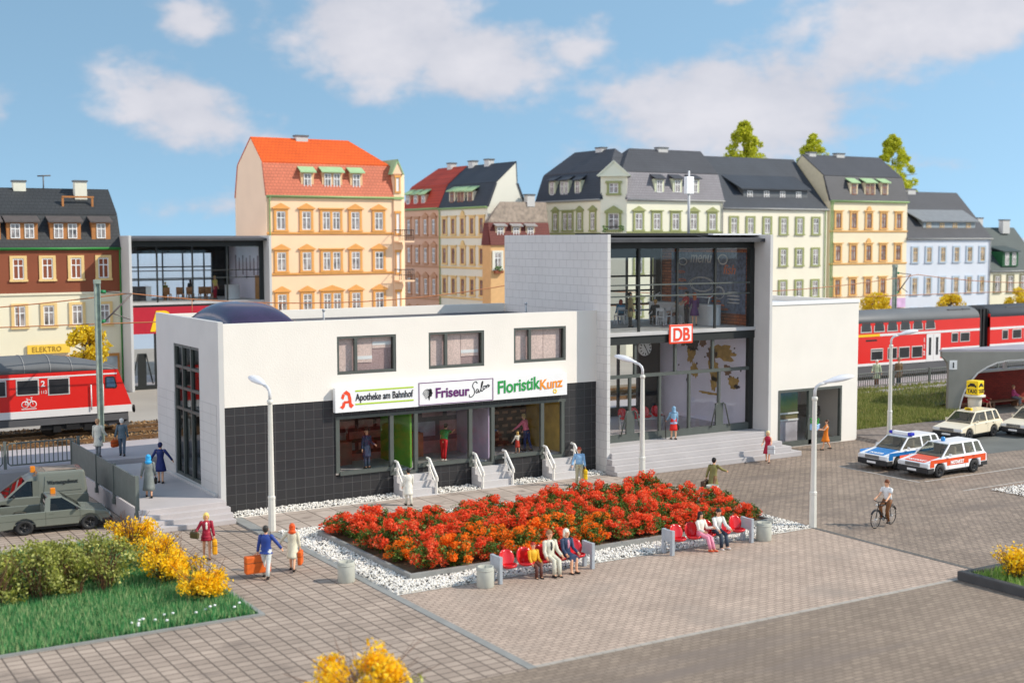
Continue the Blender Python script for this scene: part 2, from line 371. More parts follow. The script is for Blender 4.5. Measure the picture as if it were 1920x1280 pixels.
tag(MB().add([(18.32, -22.1, 0), (80, -22.1, 0), (80, 2.2, 0), (18.32, 2.2, 0)], [(0, 1, 2, 3)]).build('forecourt', PAVE_R), 'stained forecourt pavers in front of the station steps', kind='structure')
tag(MB().add([(-30, -1.0, 0), (-3.66, -1.0, 0), (-3.66, 10.2, 0), (-30, 10.2, 0)], [(0, 1, 2, 3)]).build('parking_bay', PAVE_L), 'paved parking bay beside the grey terrace', kind='structure')
tag(MB().box(.34, 18.1, -3.95, -.95, -.02, .06).build('sidewalk', SLABS), 'pavement of big square slabs before the shops', kind='structure')
tag(MB().box(.30, .56, -22.1, -3.96, -.02, .02).build('gutter', KERB), 'narrow grey gutter strip along the paved square', kind='structure')
tag(MB().box(18.14, 18.32, -22.1, 2, -.02, .012).build('gutter', CURBL), 'dark joint between square and forecourt', kind='structure')
tag(MB().box(-.15, .30, -3.95, -.95, -.02, .07).build('kerb', KERB), 'kerb at the end of the slab pavement', kind='structure')
kb = MB()
for i in range(42):
    kb.box(.56+.42*i, .56+.42*i+.40, -22.12, -21.98, -.02, .02)
tag(kb.build('kerb', BRIGHT), 'row of pale kerb blocks along the road', kind='structure')
tag(MB().add([(33.3, -6.2, .006), (80, -8.6, .006), (80, 2, .006), (36.6, -1.6, .006)], [(0, 1, 2, 3)]).build('road', ASPH), 'dark asphalt lane under the taxis', kind='structure')
lane = MB().box(29.3, 36.5, -9.95, -9.87, .001, .008).box(28.9, 29.0, -9.9, -5.0, .001, .008).box(29.0, 40, -12.3, -12.24, .001, .007)
tag(lane.build('road', mat('faded_line', (.42, .40, .37), .8, .2, 3)), 'faded pale parking bay lines', kind='structure')
raised = MB()
raised.loft([[(35.6, -1.3, 0), (60, -3.0 + 3, 0), (60, 2.3, 0), (36.0, 2.3, 0)], [(35.9, -1.0, .18), (60, -2.7 + 3, .18), (60, 2.3, .18), (36.1, 2.3, .18)]], smooth=False)
tag(raised.build('pavement', brickmat('pavers_raised', '#8d8279', '#7b7068', '#5b534c', .5, .3, .02, 'xy', .5, .85, .6, .25, .3)), 'raised dark pavement edge below the grass bank', kind='structure')
# trackbed, platform, rear street
tag(MB().box(-80, 160, 15.4, 25.5, -.02, .5).build('trackbed', mat('ballast_bed', (.20, .15, .10), .95, .35, 1.2, .6, 12)), 'brown ballast bed of the railway', kind='structure')
tag(MB().box(-80, 160, 25.5, 120, -.02, .30).build('street', mat('rear_street', (.34, .31, .27), .9, .1, .2)), 'street behind the tracks', kind='structure')
PLAT = mat('platform_grey', (.40, .37, .375), .7, .08, .5)
pl = MB().box(-80, 160, 10.1, 15.3, .0, .95); pl.box(-80, 160, 15.3, 15.45, .75, .97)
tag(pl.build('platform', PLAT), 'low mauve grey railway platform behind the station', kind='structure')
tag(MB().box(-80, -3.68, 9.98, 10.098, 0, .80).build('retaining_wall', mat('wall_mauve', (.33, .31, .31), .7, .1, .7)), 'grey retaining wall below the platform fence', kind='structure')
st = MB().box(-3.68, -.24, -.72, 10.08, 0, .73)
for k in range(1, 4): st.box(-3.70-.0*k, -.18, -.72-.31*k, -.72-.31*(k-1), 0, .73-.18*k)
tag(st.build('terrace', TERR_G, bevel=.015), 'raised grey terrace with four front steps beside the shop wall', kind='structure')
# ballast stones and track
def stones(name, pts, size, mats, frac=.06, label=None, flat=.6):
    n = len(pts); base = np.array([(1, 0, 0), (0, 1, 0), (-1, 0, 0), (0, -1, 0), (0, 0, 1), (0, 0, -.6)], float)
    a = rng.uniform(0, 2*pi, n); s = size*rng.uniform(.55, 1.25, (n, 3)); s[:, 2] *= flat
    B = base[None]*s[:, None, :]*rng.uniform(.75, 1.2, (n, 6, 1))
    tl = rng.uniform(-.6, .6, n)[:, None]
    x, y, z = B[..., 0], B[..., 1], B[..., 2]; y, z = y*np.cos(tl)-z*np.sin(tl), y*np.sin(tl)+z*np.cos(tl)
    ca, sa = np.cos(a)[:, None], np.sin(a)[:, None]
    V = np.stack((x*ca-y*sa, x*sa+y*ca, z), -1)+np.asarray(pts)[:, None, :]
    f = np.array([(0, 1, 4), (1, 2, 4), (2, 3, 4), (3, 0, 4), (1, 0, 5), (2, 1, 5), (3, 2, 5), (0, 3, 5)])
    F = (f[None]+np.arange(n)[:, None, None]*6).reshape(-1, 3)
    mi = np.repeat((rng.random(n) < frac).astype(int), 8)
    o = numpy_mesh(name, V.reshape(-1, 3), F, mats, None, mi); return tag(o, label, None, None, 'stuff')
n = 15000
stones('ballast', np.stack((rng.uniform(-14, 30, n), rng.uniform(15.6, 25.2, n), rng.uniform(.5, .57, n)), 1), .10,
       [leafmat('ballast_stone', ['#7a5a38', '#a58155', '#6d5238', '#b89a72'], .9, 0), mat('ballast_dark', (.06, .045, .03), .9, 0)], .25, 'brown ballast stones between the rails')
RAILM = mat('rail_rust', (.20, .11, .05), .5, .2, 1, metal=.2); SLEEP = mat('sleeper', (.10, .065, .04), .9, .2, 2)
for i, yc in enumerate((18.0, 22.0)):
    t = thing('railway_track', ('rusty railway track nearest the platform', 'rusty railway track under the red control car')[i], 'track', (0, yc, .5), 0, 'railway tracks')
    for s in (-1, 1): MB().box(-80, 160, s*.72-.04, s*.72+.04, .08, .22).box(-80, 160, s*.72-.09, s*.72+.09, .04, .09).build('rail', RAILM, t)
    sb = MB()
    for k in range(-60, 120): sb.box(k*.65-.12, k*.65+.12, -1.25, 1.25, -.05, .085)
    tag(sb.build('sleepers', SLEEP, t), kind='stuff')

# white gravel
WST = mat('white_gravel', (.82, .785, .72), .8, .08, 6); DST = mat('dark_gravel', (.07, .065, .06), .85, .2, 6)
GRAVB = mat('gravel_base', (.68, .655, .60), .9, .3, 9)
def gravel(rects, excl, dens, z0, label):
    P = []
    for x0, x1, y0, y1 in rects:
        k = int((x1-x0)*(y1-y0)*dens); p = np.stack((rng.uniform(x0, x1, k), rng.uniform(y0, y1, k), rng.uniform(z0, z0+.07, k)), 1)
        for a0, a1, b0, b1 in excl: p = p[~((p[:, 0] > a0) & (p[:, 0] < a1) & (p[:, 1] > b0) & (p[:, 1] < b1))]
        P.append(p)
    return stones('gravel', np.concatenate(P), .052, [WST, DST], .10, label, .8)
sheet('gravel_base', .56, 18.14, -14.12, -4.0, .012, GRAVB, 'bed of white gravel around the flowers')
BED = (1.75, 17.2, -12.75, -5.5)
gravel([(.60, 18.1, -14.08, -4.02)], [(1.8, 17.1, -12.6, -5.6)], 310, .02, 'white gravel with dark chips around the flower bed')
MB().box(.05, 18.0, -.95, -.002, .0, .075).build('gravel_base', GRAVB)['kind'] = 'structure'
gravel([(-.05, 18.0, -.92, -.03)], [(7.35, 9.25, -1, 0), (11.2, 13.0, -1, 0), (14.9, 16.7, -1, 0)], 260, .08, 'strip of white gravel along the dark shop wall')
gravel([(30.1, 36, -14.6, -12.9)], [], 200, .01, 'patch of white gravel at the right edge')
# flower bed kerb and soil
kb = MB(); x0, x1, y0, y1 = BED
kb.box(x0-.13, x1+.13, y0-.13, y0, 0, .24).box(x0-.13, x1+.13, y1, y1+.13, 0, .24).box(x0-.13, x0, y0, y1, 0, .24).box(x1, x1+.13, y0, y1, 0, .24)
tag(kb.build('flower_bed_kerb', KERB, bevel=.015), 'grey kerb framing the bed of red flowers', 'kerb')
sheet('soil', x0, x1, y0, y1, .15, mat('soil', (.10, .062, .03), .95, .4, 2.5, .9, 9), 'brown soil of the flower bed')
# ------------------------------------------------------------------ shop building
TILE_D = brickmat('dark_wall_tiles', (.030, .029, .030), (.025, .024, .026), (.085, .083, .083), .425, .40, .014, 'xz', 0, .38, 1.0, .1, .6, spec=.5, msmooth=.35)  # pale joint lines carry painted highlights of the tile edges
TILE_G = brickmat('grey_wall_tiles', (.60, .59, .57), (.585, .575, .555), (.44, .43, .42), .62, .40, .012, 'yz', .5, .6, .45, .05, .5, msmooth=.3)
TILE_E = brickmat('grey_end_tiles', (.56, .55, .53), (.545, .535, .515), (.43, .42, .41), 1.0, .40, .012, 'yz', .0, .6, .45, .05, .5, msmooth=.3)
ROOF_D = mat('roof_felt', (.09, .088, .095), .8, .12, .8)
shop = thing('shop_building', 'long white rendered shop wing with dark tiled ground floor and grey end wall', 'shop building')
SX, SD, ZT, ZB = 18.09, 8.3, 7.66, 4.33
def wall_with_holes(x0, x1, z0, z1, holes, y0, y1, m=0, mb=None):
    """plate in the xz plane with rectangular openings"""
    mb = mb or MB(); xs = sorted({x0, x1, *[h[0] for h in holes], *[h[1] for h in holes]}); zs = sorted({z0, z1, *[h[2] for h in holes], *[h[3] for h in holes]})
    for i in range(len(xs)-1):
        j = 0
        while j < len(zs)-1:
            cx = (xs[i]+xs[i+1])/2
            inside = lambda q: any(h[0] < cx < h[1] and h[2] < (zs[q]+zs[q+1])/2 < h[3] for h in holes)
            if inside(j): j += 1; continue
            k = j
            while k+1 < len(zs)-1 and not inside(k+1): k += 1
            mb.box(xs[i], xs[i+1], y0, y1, zs[j], zs[k+1], m); j = k+1
    return mb
UPW = [(4.88, 7.62, 5.37, 6.97), (9.19, 11.98, 5.38, 6.97), (13.53, 16.36, 5.41, 7.0)]
wall_with_holes(0, SX, ZB, ZT, UPW, 0, .3).build('upper_wall', WHITE_R, shop)
FR = (4.77, 16.33, 1.0, 3.62)
DOORS = [(7.44, 8.45), (11.36, 12.32), (15.16, 16.1)]
wall_with_holes(0, SX, 0, ZB, [(FR[0], FR[1], 1.1, 3.62)]+[(a-.12, b+.16, .88, 1.1) for a, b in DOORS], .035, .3).build('tiled_wall', TILE_D, shop)
# grey end wall with tall glazed door
ew = MB()
for (a0, a1, b0, b1) in ((0, 2.42, .0, 7.75), (5.85, SD+.1, .0, 7.75), (2.42, 5.85, 6.55, 7.75), (2.42, 5.85, 0, .86)):
    ew.box(-.22, 0, a0, a1, b0, b1)
ew.build('end_wall', GREY_P, shop, bevel=.012)
for (a0, a1) in ((.32, 2.42), (5.85, 8.38)): MB().box(-.235, -.221, a0, a1, .74, 4.42).build('tile_facing', TILE_E, shop)
MB().box(-.36, -.23, .32, 8.38, .735, .84).build('plinth', GREY_P, shop)
df = MB()
for y in (2.42, 3.56, 4.70, 5.73): df.box(-.19, -.03, y, y+.12, .86, 6.55)
for z in (.86, 3.72, 4.62, 5.52, 6.43): df.box(-.18, -.04, 2.42, 5.85, z, z+.12)
df.build('end_door_frame', FRAME, shop)
MB().box(-.10, -.085, 2.45, 5.8, .9, 6.5).build('end_door_glass', GLASS_D, shop)
# roof behind the parapet
MB().box(.0, SX, .3, SD, 7.15, 7.25).build('roof', ROOF_D, shop)
MB().box(0, SX, SD, SD+.3, 0, ZT).build('rear_wall', WHITE_R, shop)
MB().box(.0, SX, .3, .42, 7.25, ZT-.06).build('parapet_lining', ROOF_D, shop)
for i, (a, b, c, d) in enumerate(UPW):
    w = MB().box(a, b, .02, .14, c, c+.13).box(a, b, .02, .14, d-.10, d).box(a, a+.10, .02, .14, c+.13, d-.10).box(b-.12, b, .02, .14, c+.13, d-.10).box(a+.80, a+.93, .01, .15, c+.13, d-.10).build('window', FRAME, shop)
    MB().box(a+.1, b-.12, .085, .095, c+.1, d-.08).build('pane', GLASS, w)
    bl = MB(); seq = ((.10, .80, .0), (.93, 1.72, (.32, .0, .0)[i]), (1.72, 2.62, (.9, .34, 0.)[i]))
    for p, q, u in seq: bl.box(a+p+.01, a+q-.012, .24, .25, c+.12+u, d-.10)
    bl.build('blind', mat('blind_pink', (.74, .56, .50), .9, .16, 14), w)
    MB().box(a+.11, b-.12, .27, .28, c+.12, d-.10).build('rear_blind', mat('blind_mauve', (.42, .29, .28), .9, .16, 14), w)
    hb = MB()
    for p, q, u in seq:
        if u: hb.box(a+p+.01, a+q-.01, .232, .24, c+.12+u+.14, c+.12+u+.28)
    if hb.v: hb.build('blind_bar', WHITE, w)
# shop front: grey frame, panes, glazed doors
sf = MB(); y0, y1 = -.03, .14
sf.box(FR[0], FR[1], y0, y1, 3.50, 3.62)
for x in (4.77, 7.28, 8.45, 11.17, 12.32, 14.97, 16.10): sf.box(x, x+.17, y0, y1, 1.24 if x in (4.77,) else .92, 3.50)
for a, b in ((4.94, 7.28), (8.62, 11.17), (12.49, 14.97)): sf.box(a, b, y0-.03, y1, 1.13, 1.29)
for a, b in DOORS: sf.box(a+.01, b, y0, y1-.02, .92, 1.05)
sf.build('shopfront_frame', FRAME, shop)
for a, b in ((4.94, 7.28), (8.62, 11.17), (12.49, 14.97)): MB().box(a, b, .05, .06, 1.29, 3.5).build('shop_window', GLASS, shop)
for a, b in DOORS: MB().box(a+.01, b, .05, .06, 1.05, 3.5).build('glass_door', GLASS, shop)
MB().box(.3, SX-.3, .35, 7.9, 1.0, 1.1).build('shop_floor', mat('shop_floor', (.5, .46, .45), .5, .1, 1), shop)
MB().box(.3, SX-.3, .31, 7.9, 3.75, 3.95).build('shop_ceiling', mat('shop_ceiling', (.6, .6, .58), .8, 0), shop)
# upper room behind blinds
MB().box(.3, SX-.3, 2.2, 2.3, 4.3, 7.1).build('upper_room_wall', mat('upper_room', (.42, .33, .30), .9, .1), shop)
PRINT_A = brickmat('pharmacy_shelves', '#b8604c', '#8f8a82', '#5a3228', .9, .5, .09, 'xz', .5, .7, .1, .5, 1.2)
PRINT_B = brickmat('salon_backdrop', '#b0acb6', '#c06448', '#6c6468', 1.3, .9, .12, 'xz', .3, .7, .1, .5, 1.0)
PRINT_C = brickmat('flower_shelves', '#93775f', '#b88a66', '#4f4032', .5, .32, .10, 'xz', .5, .7, .1, .6, 2.2)
for a, b, m in ((.3, 8.4, PRINT_A), (8.5, 12.35, PRINT_B), (12.45, 17.7, PRINT_C)): MB().box(a, b, 3.2, 3.3, 1.1, 3.75).build('shop_back_panel', m, shop)
MB().box(8.38, 8.48, .3, 3.2, 1.1, 3.75).build('green_partition', mat('partition_green', (.16, .42, .05), .6, .12, 1.5), shop)
MB().box(12.34, 12.44, .3, 3.2, 1.1, 3.75).build('lilac_partition', mat('partition_lilac', (.50, .40, .55), .6, .12, 1.5), shop)
MB().box(16.2, 16.3, .3, 3.2, 1.1, 3.75).build('yellow_partition', mat('partition_ochre', (.45, .30, .05), .6, .2, 2), shop)
MB().box(5.2, 6.6, 2.4, 3.0, 1.1, 2.1).build('shop_counter', mat('counter_brown', (.25, .10, .06), .5, .2, 2), shop)
MB().box(8.7, 10.2, 2.5, 3.1, 1.1, 2.2).build('salon_counter', mat('salon_orange', (.45, .14, .07), .5, .3, 2), shop)
sb = MB()
for k in range(4): sb.box(.6, 4.6, 3.0, 3.19, 1.5+.55*k, 1.54+.55*k)
sb.build('shelf', mat('shelf_w', (.5, .48, .45), .6, 0), shop)
# barrel skylight
def dome(x0, x1, y0, y1, z, h, n=14):
    V = []; F = []
    for i in range(n+1):
        for j in range(n+1):
            u = -cos(pi*i/n); v = -cos(pi*j/n)
            hh = h*(max(0, 1-abs(u)**3.5))**.5*(max(0, 1-abs(v)**2.2))**.62
            V.append(((x0+x1)/2+u*(x1-x0)/2, (y0+y1)/2+v*(y1-y0)/2, z+hh))
    for i in range(n):
        for j in range(n): F.append((i*(n+1)+j, (i+1)*(n+1)+j, (i+1)*(n+1)+j+1, i*(n+1)+j+1))
    return V, F
SKY_P = mat('skylight_purple', (.035, .02, .055), .12, .25, 1.2, .25, 9, spec=.9)
d = MB(); V, F = dome(.6, 3.35, .75, 6.0, 7.60, .80); d.add(V, F, 0, True)
d.box(.35, 3.6, .55, 6.2, 7.24, 7.60)
sk = d.build('skylight', SKY_P, shop)
# vent pipes on the roof
for x, y in ((5.6, 3.0), (16.06, 3.0)):
    v = MB().tube([(0, 0, 0), (0, 0, .62)], .05, 8).tube([(0, 0, .62), (0, 0, .72)], .08, 8).build('vent_pipe', GREY_L)
    v.location = (x, y, 7.25); tag(v, 'thin grey vent pipe on the shop roof, %s' % ('nearer the purple skylight' if x < 10 else 'nearer the tall grey tower wall'), 'vent pipe', 'roof vent pipes')

# ---- shop signs
def sign_board(x0, x1, z0, z1, label, border=None):
    s = MB().box(x0, x1, -.30, -.06, z0, z1).build('shop_sign', WHITE); tag(s, label, 'sign', 'shop signs'); return s
YS = -.312
s1 = sign_board(4.64, 8.50, 3.83, 4.86, 'white pharmacy sign lettered Apotheke am Bahnhof with red gothic A')
GT = mat('sign_green', (.42, .60, .02), .5, 0); BK = mat('sign_black', (.015, .014, .014), .5, 0); RD = mat('sign_red', (.80, .07, .02), .5, 0)
MB().box(5.55, 8.28, YS, -.299, 4.66, 4.72).box(5.55, 8.28, YS, -.299, 4.10, 4.16).build('green_line', GT, s1)
text('lettering', 'Apotheke am Bahnhof', .40, BK, s1, (5.56, YS, 4.28), bold=.004, fit=(2.70, .40))
ga = MB()
for poly in ([(4.98, 4.62), (5.14, 4.74), (5.30, 4.62), (5.36, 4.40), (5.38, 4.18), (5.48, 4.10), (5.36, 3.98), (5.27, 4.06), (5.24, 4.30), (5.20, 4.52), (5.10, 4.58)],
             [(4.84, 4.06), (4.98, 3.96), (5.06, 4.06), (5.10, 4.20), (4.98, 4.26), (4.94, 4.12)], [(4.96, 4.60), (4.90, 4.44), (5.0, 4.36), (5.08, 4.56)], [(5.02, 4.30), (5.26, 4.30), (5.26, 4.20), (5.06, 4.20)]):
    ga.prism(poly, 'y', YS, -.299)
ga.build('red_gothic_letter', RD, s1)
s2 = sign_board(8.51, 12.27, 3.84, 4.87, 'white hair salon sign lettered Friseur Salon in a purple border')
PU = mat('sign_purple', (.12, .015, .13), .5, 0)
MB().box(8.53, 12.25, YS, -.299, 3.86, 3.89).box(8.53, 12.25, YS, -.299, 4.82, 4.85).box(8.53, 8.56, YS, -.299, 3.89, 4.82).box(12.22, 12.25, YS, -.299, 3.89, 4.82).build('border', PU, s2)
text('lettering', 'Friseur', .56, PU, s2, (9.33, YS, 4.16), bold=.012, fit=(1.68, .44))
def stroke(mb, pts, w, y0=YS, y1=-.299):
    """flat pen stroke in the xz plane"""
    sm = []
    for i in range(len(pts)-1):
        p0, p1, p2, p3 = (Vector(pts[max(i-1, 0)]), Vector(pts[i]), Vector(pts[i+1]), Vector(pts[min(i+2, len(pts)-1)]))
        for k in range(5):
            t = k/5; sm.append(.5*((2*p1)+(-p0+p2)*t+(2*p0-5*p1+4*p2-p3)*t*t+(-p0+3*p1-3*p2+p3)*t**3))
    sm.append(Vector(pts[-1])); L_ = []; R_ = []
    for i, p in enumerate(sm):
        d = sm[min(i+1, len(sm)-1)]-sm[max(i-1, 0)]; d = Vector((-d.y, d.x)).normalized()*w/2 if d.length > 1e-6 else Vector((0, w/2)); L_.append(p+d); R_.append(p-d)
    for i in range(len(sm)-1):
        q = [L_[i], L_[i+1], R_[i+1], R_[i]]; mb.hexa([(a.x, y0, a.y) for a in q], [(a.x, y1, a.y) for a in q])
sc = MB(); ox, oz = 11.02, 4.0
for st_ in ([(.42, .62), (.36, .70), (.24, .66), (.18, .52), (.26, .38), (.27, .22), (.15, .08), (.02, .08), (.02, .18)],
            [(.48, .36), (.40, .38), (.35, .28), (.40, .22), (.48, .34), (.49, .24), (.55, .26)], [(.55, .26), (.68, .56), (.70, .70), (.64, .62), (.61, .34), (.66, .28), (.74, .36)],
            [(.80, .50), (.73, .48), (.72, .38), (.79, .36), (.83, .46), (.80, .50), (.90, .50)], [(.90, .50), (.90, .40), (.93, .52), (.99, .54), (.99, .44), (1.06, .52)]):
    stroke(sc, [(ox+x, oz+z*1.05) for x, z in st_], .035)
sc.build('script_lettering', BK, s2)
hs = MB()
for k in range(6): stroke(hs, [(8.72+.03*k, 4.36-.045*k), (8.82+.035*k, 4.50-.05*k), (8.98+.02*k, 4.55-.03*k), (9.10+.01*k, 4.46-.03*k)], .022)
hs.prism([(9.06, 4.58), (9.16, 4.54), (9.18, 4.42), (9.21, 4.35), (9.17, 4.33), (9.16, 4.24), (9.08, 4.22), (9.04, 4.05), (8.98, 4.2), (9.04, 4.4)], 'y', YS, -.299)
hs.build('hair_emblem', BK, s2)
s3 = sign_board(12.28, 16.22, 3.85, 4.87, 'white florist sign lettered Floristik Kunz in green and orange')
text('lettering', 'Floristik', .60, mat('florist_green', (.02, .30, .06), .5, 0), s3, (12.46, YS, 4.13), bold=.012, shear=.05, rot=.045, fit=(2.25, .58))
text('lettering', 'Kunz', .50, mat('florist_orange', (.85, .28, .02), .5, 0), s3, (14.70, YS, 4.17), bold=.01, shear=.1, rot=.06, fit=(1.26, .46))
fl = MB()
for k in range(6): fl.ell((15.55+.08*cos(k*1.05), YS+.004, 4.05+.08*sin(k*1.05)), (.045, .008, .045), 7, 4)
fl.build('flower_emblem', mat('florist_yellow', (.9, .62, .08), .5, 0), s3)

# ---- little stairs with white handrails
HR = mat('handrail_white', (.80, .77, .70), .5, .03)
def shop_stair(x0, label):
    t = thing('shop_stair', label, 'stair', (x0, 0, 0), 0, 'little stairs to the shop doors')
    sb = MB()
    for k in range(3): sb.box(0, 1.72, -.34-.24*(2-k) if k < 3 else 0, -.03, .0 if k == 0 else .09+.27*k-.001, .09+.27*(k+1))
    sb.box(-.02, 1.74, -1.0, -.03, 0, .09)
    sb.build('steps', STEP_G, t, bevel=.012)
    for x in (.07, 1.62):
        h = MB()
        p = [(x, -.03, 1.52), (x, -.28, 1.50), (x, -.96, .80), (x, -.96, .66)]
        def bar(a, b, w=.05):
            a = Vector(a); b = Vector(b); h.tube([a, b], w, 6, smooth=False)
        bar(p[0], p[1], .055); bar(p[1], p[2], .06); bar(p[2], (x, -.96, .64), .06)
        bar((x, -.28, 1.47), (x, -.28, .88), .05); bar((x, -.9, .86), (x, -.9, .09), .05); bar((x, -.03, 1.2), (x, -.28, 1.18), .04); bar((x, -.28, 1.16), (x, -.9, .46), .045)
        h.build('handrail', HR, t)
    return t
shop_stair(7.42, 'grey shop stair with white rails under the pharmacy door')
shop_stair(11.28, 'grey shop stair with white rails at the salon door, between two others')
shop_stair(15.02, 'grey shop stair with white rails nearest the tower wall')
# ------------------------------------------------------------------ station hall (the tall glazed tower) and its twin far behind the tracks
BRICK_IN = brickmat('inner_brick', '#c87448', '#a45e3e', '#6e4632', .5, .16, .02, 'yz', .5, .8, .5, .3, 1)
BOARD = mat('chalk_board', (.15, .18, .25), .6, .5, 5); CHALK = mat('chalk', (.75, .73, .70), .8, 0); CHALK_O = mat('chalk_orange', (.75, .2, .07), .8, 0)
LILAC = mat('mural_lilac', (.82, .78, .88), .7, .04, 1)
GOLD = mat('mural_gold', (.45, .27, .06), .7, .3, 3); MDARK = mat('mural_dark', (.06, .045, .05), .7, .3, 3); MBROWN = mat('mural_brown', (.22, .11, .06), .7, .3, 3)
FLOORW = mat('hall_floor', (.55, .48, .48), .45, .1, 1)
def hall(X, Y, Z, W, H, label, z_sill, main):
    """X, Y: front left corner of the glazing plane; walls reach 1.2 m in front of it"""
    t = thing('station_hall' if main else 'glass_front_building', label, 'station hall' if main else 'building', (X, Y, 0))
    D = 7.95
    tile = TILE_G if main else GREY_P
    MB().box(0, .19, -1.2, D, Z, H).build('side_wall', tile, t, bevel=.015)
    MB().box(W-.19, W, -1.2, D, Z, H).build('side_wall', GREY_P, t, bevel=.015)
    r = MB()
    r.prism([(-.75, H-.33), (-.75, H-.20), (1.0, H-.02), (D, H+.02), (D, H-.3), (.4, H-.33)], 'x', .195, W-.195)
    r.build('roof', ROOF_D, t)
    MB().box(.2, W-.2, -.82, -.751, H-.36, H-.19).build('roof_gutter', mat('gutter_dark', (.05, .05, .055), .5, .2, 2), t)
    MB().box(.2, W-.2, .3, D-.35, H-.42, H-.345).build('ceiling', mat('bounce_ceiling', (.55, .53, .5), .8, .05), t); MB().box(.2, W-.2, .25, D-.35, 6.2, 6.34).build('ceiling', mat('bounce_ceiling', (0, 0, 0)), t)  # pale ceiling panels added to bounce light into the rooms
    if main:
        MB().box(W-3.2, W-.02, -.35, 1.2, H-.02, H+.06).build('roof_edge', mat('roof_white', (.7, .7, .71), .5, .03), t)
        MB().box(.1, W-3.4, -.2, 1.6, H-.05, H+.07).build('roof_membrane', BLACK, t)
    xs = [2.73, 5.08, 7.49, 9.9-.02]
    if not main: xs = [2.3, 4.9, 7.5, 9.85]
    zu0, zu1 = 6.52, 10.52
    f = MB()
    f.box(.19, W-.19, -.02, .22, zu1, H-.31)
    for x in xs[:-1]: f.box(x-.055, x+.055, -.05, .05, zu0, zu1)
    f.box(W-.19-.30, W-.19, -.06, .2, z_sill, zu1)
    f.box(.19, W-.19, -.12, .15, 5.95, 6.34)
    f.build('upper_frame', FRAME_D, t)
    for z in (8.78, 8.24): MB().box(.19, W-.49, -.06, .03, z-.035, z+.035).build('glazing_bar', FRAME if main else FRAME_D, t)
    MB().box(.19, W-.49, .052, .062, zu0, zu1).build('upper_glass', GLASS, t)
    MB().box(.19, W-.19, -.20, D, 6.35, 6.52).build('upper_floor', mat('slab_edge', (.5, .49, .48), .6, .1, 1), t, bevel=.01)
    # lower front
    zt = 4.48; f = MB(); doors = [2.23, 4.05, 5.89, 7.83, 9.67]
    if main:
        f.box(.19, W-.49, -.05, .12, zt-.16, zt)
        for x in (2.52, 4.99, 7.38): f.box(x-.06, x+.06, -.05, .10, zt, 5.95)
        for x in doors[:-1]: f.box(x-.06, x+.06, -.04, .10, z_sill, zt-.16)
        f.box(.19, W-.49, -.06, .12, z_sill, z_sill+.36)
        f.build('lower_frame', FRAME, t)
        MB().box(.19, W-.49, .052, .062, z_sill+.36, 5.95).build('lower_glass', GLASS, t)
        for x in (2.23, 7.83):
            dp = MB().box(x-.24, x+.24, -.055, .04, z_sill+.1, 2.72); dp.build('door_stile', FRAME, t)
            hb = MB()
            for s in (-1, 1):
                hb.tube([(x+s*.18, -.1, 2.74), (x+s*.30, -.12, 2.66), (x+s*.62, -.12, z_sill+.28)], .035, 6)
            hb.build('door_handle', FRAME, t)
    else:
        MB().box(.19, W-.19, -.16, -.02, 4.3, 6.2).build('fascia', mat('fascia_red', (.45, .012, .03), .5, .05), t)
        text('fascia_lettering', 'Rosso', 2.0, mat('letter_yellow', (.9, .55, .01), .5, 0), t, (1.55, -.18, 4.50), bold=.05, shear=.25, fit=(6.2, 1.5))
        for x in (2.05, 4.7, 7.4): f.box(x-.07, x+.07, -.05, .1, Z, 4.3)
        f.box(.19, W-.49, -.06, .1, Z, Z+.3)
        f.build('lower_frame', FRAME_D, t)
        for x in (1.05, 3.3):
            MB().box(x-.3, x+.3, -.05, .04, Z+.3, 2.9).build('door_stile', FRAME_D, t)
            hb = MB().tube([(x-.28, -.1, 2.9), (x-.75, -.1, Z+.4)], .05, 6).tube([(x+.28, -.1, 2.9), (x+.75, -.1, Z+.4)], .05, 6); hb.build('door_handle', FRAME_D, t)
        MB().box(.19, W-.49, .052, .062, Z, 4.3).build('lower_glass', GLASS, t)
    # back wall with glazing upstairs, dark panels downstairs
    b = MB(); yb = D-.3
    for x in ([1.6, 3.0, 3.3, 4.7, 6.1, 6.4, 7.75, 8.45, 9.45] if main else [1.2, 3.1, 5.0, 6.6, 8.3]): b.box(x-.05, x+.05, yb, yb+.12, zu0, 9.95)
    for z in (7.4, 8.15, 8.95) if main else (7.9, 8.9): b.box(.19, W-.3, yb+.01, yb+.11, z-.05, z+.05)
    b.box(.19, W-.19, yb, yb+.2, 9.95, H-.3)
    b.box(W-.55 if main else W-1.6, W-.19, yb-.02, yb+.22, zu0, H-.3)
    b.build('rear_frame', FRAME_D, t)
    MB().box(.19, W-.3, yb+.125, yb+.13, zu0, 9.95).build('rear_glass', GLASS, t)
    if main:
        b = MB().box(W-1.72, W-.19, yb, yb+.2, Z, 5.95).box(.19, W-1.72, yb, yb+.2, 5.3, 5.95).box(.19, W-1.72, yb, yb+.2, Z, 1.7)
        for x in (1.8, 3.6, 5.4, 7.2): b.box(x-.06, x+.06, yb, yb+.15, 1.7, 5.3)
        b.build('rear_panel', mat('rear_dark', (.035, .034, .037), .6, .1, 2), t)
        MB().box(.19, W-.19, .0, D, Z, z_sill-.002).build('hall_floor', FLOORW, t)
    else:
        MB().box(.19, W-.49, .05, D, Z, Z+.2).build('hall_floor', FLOORW, t)
    # inner face of the right wall
    xi = W-.19
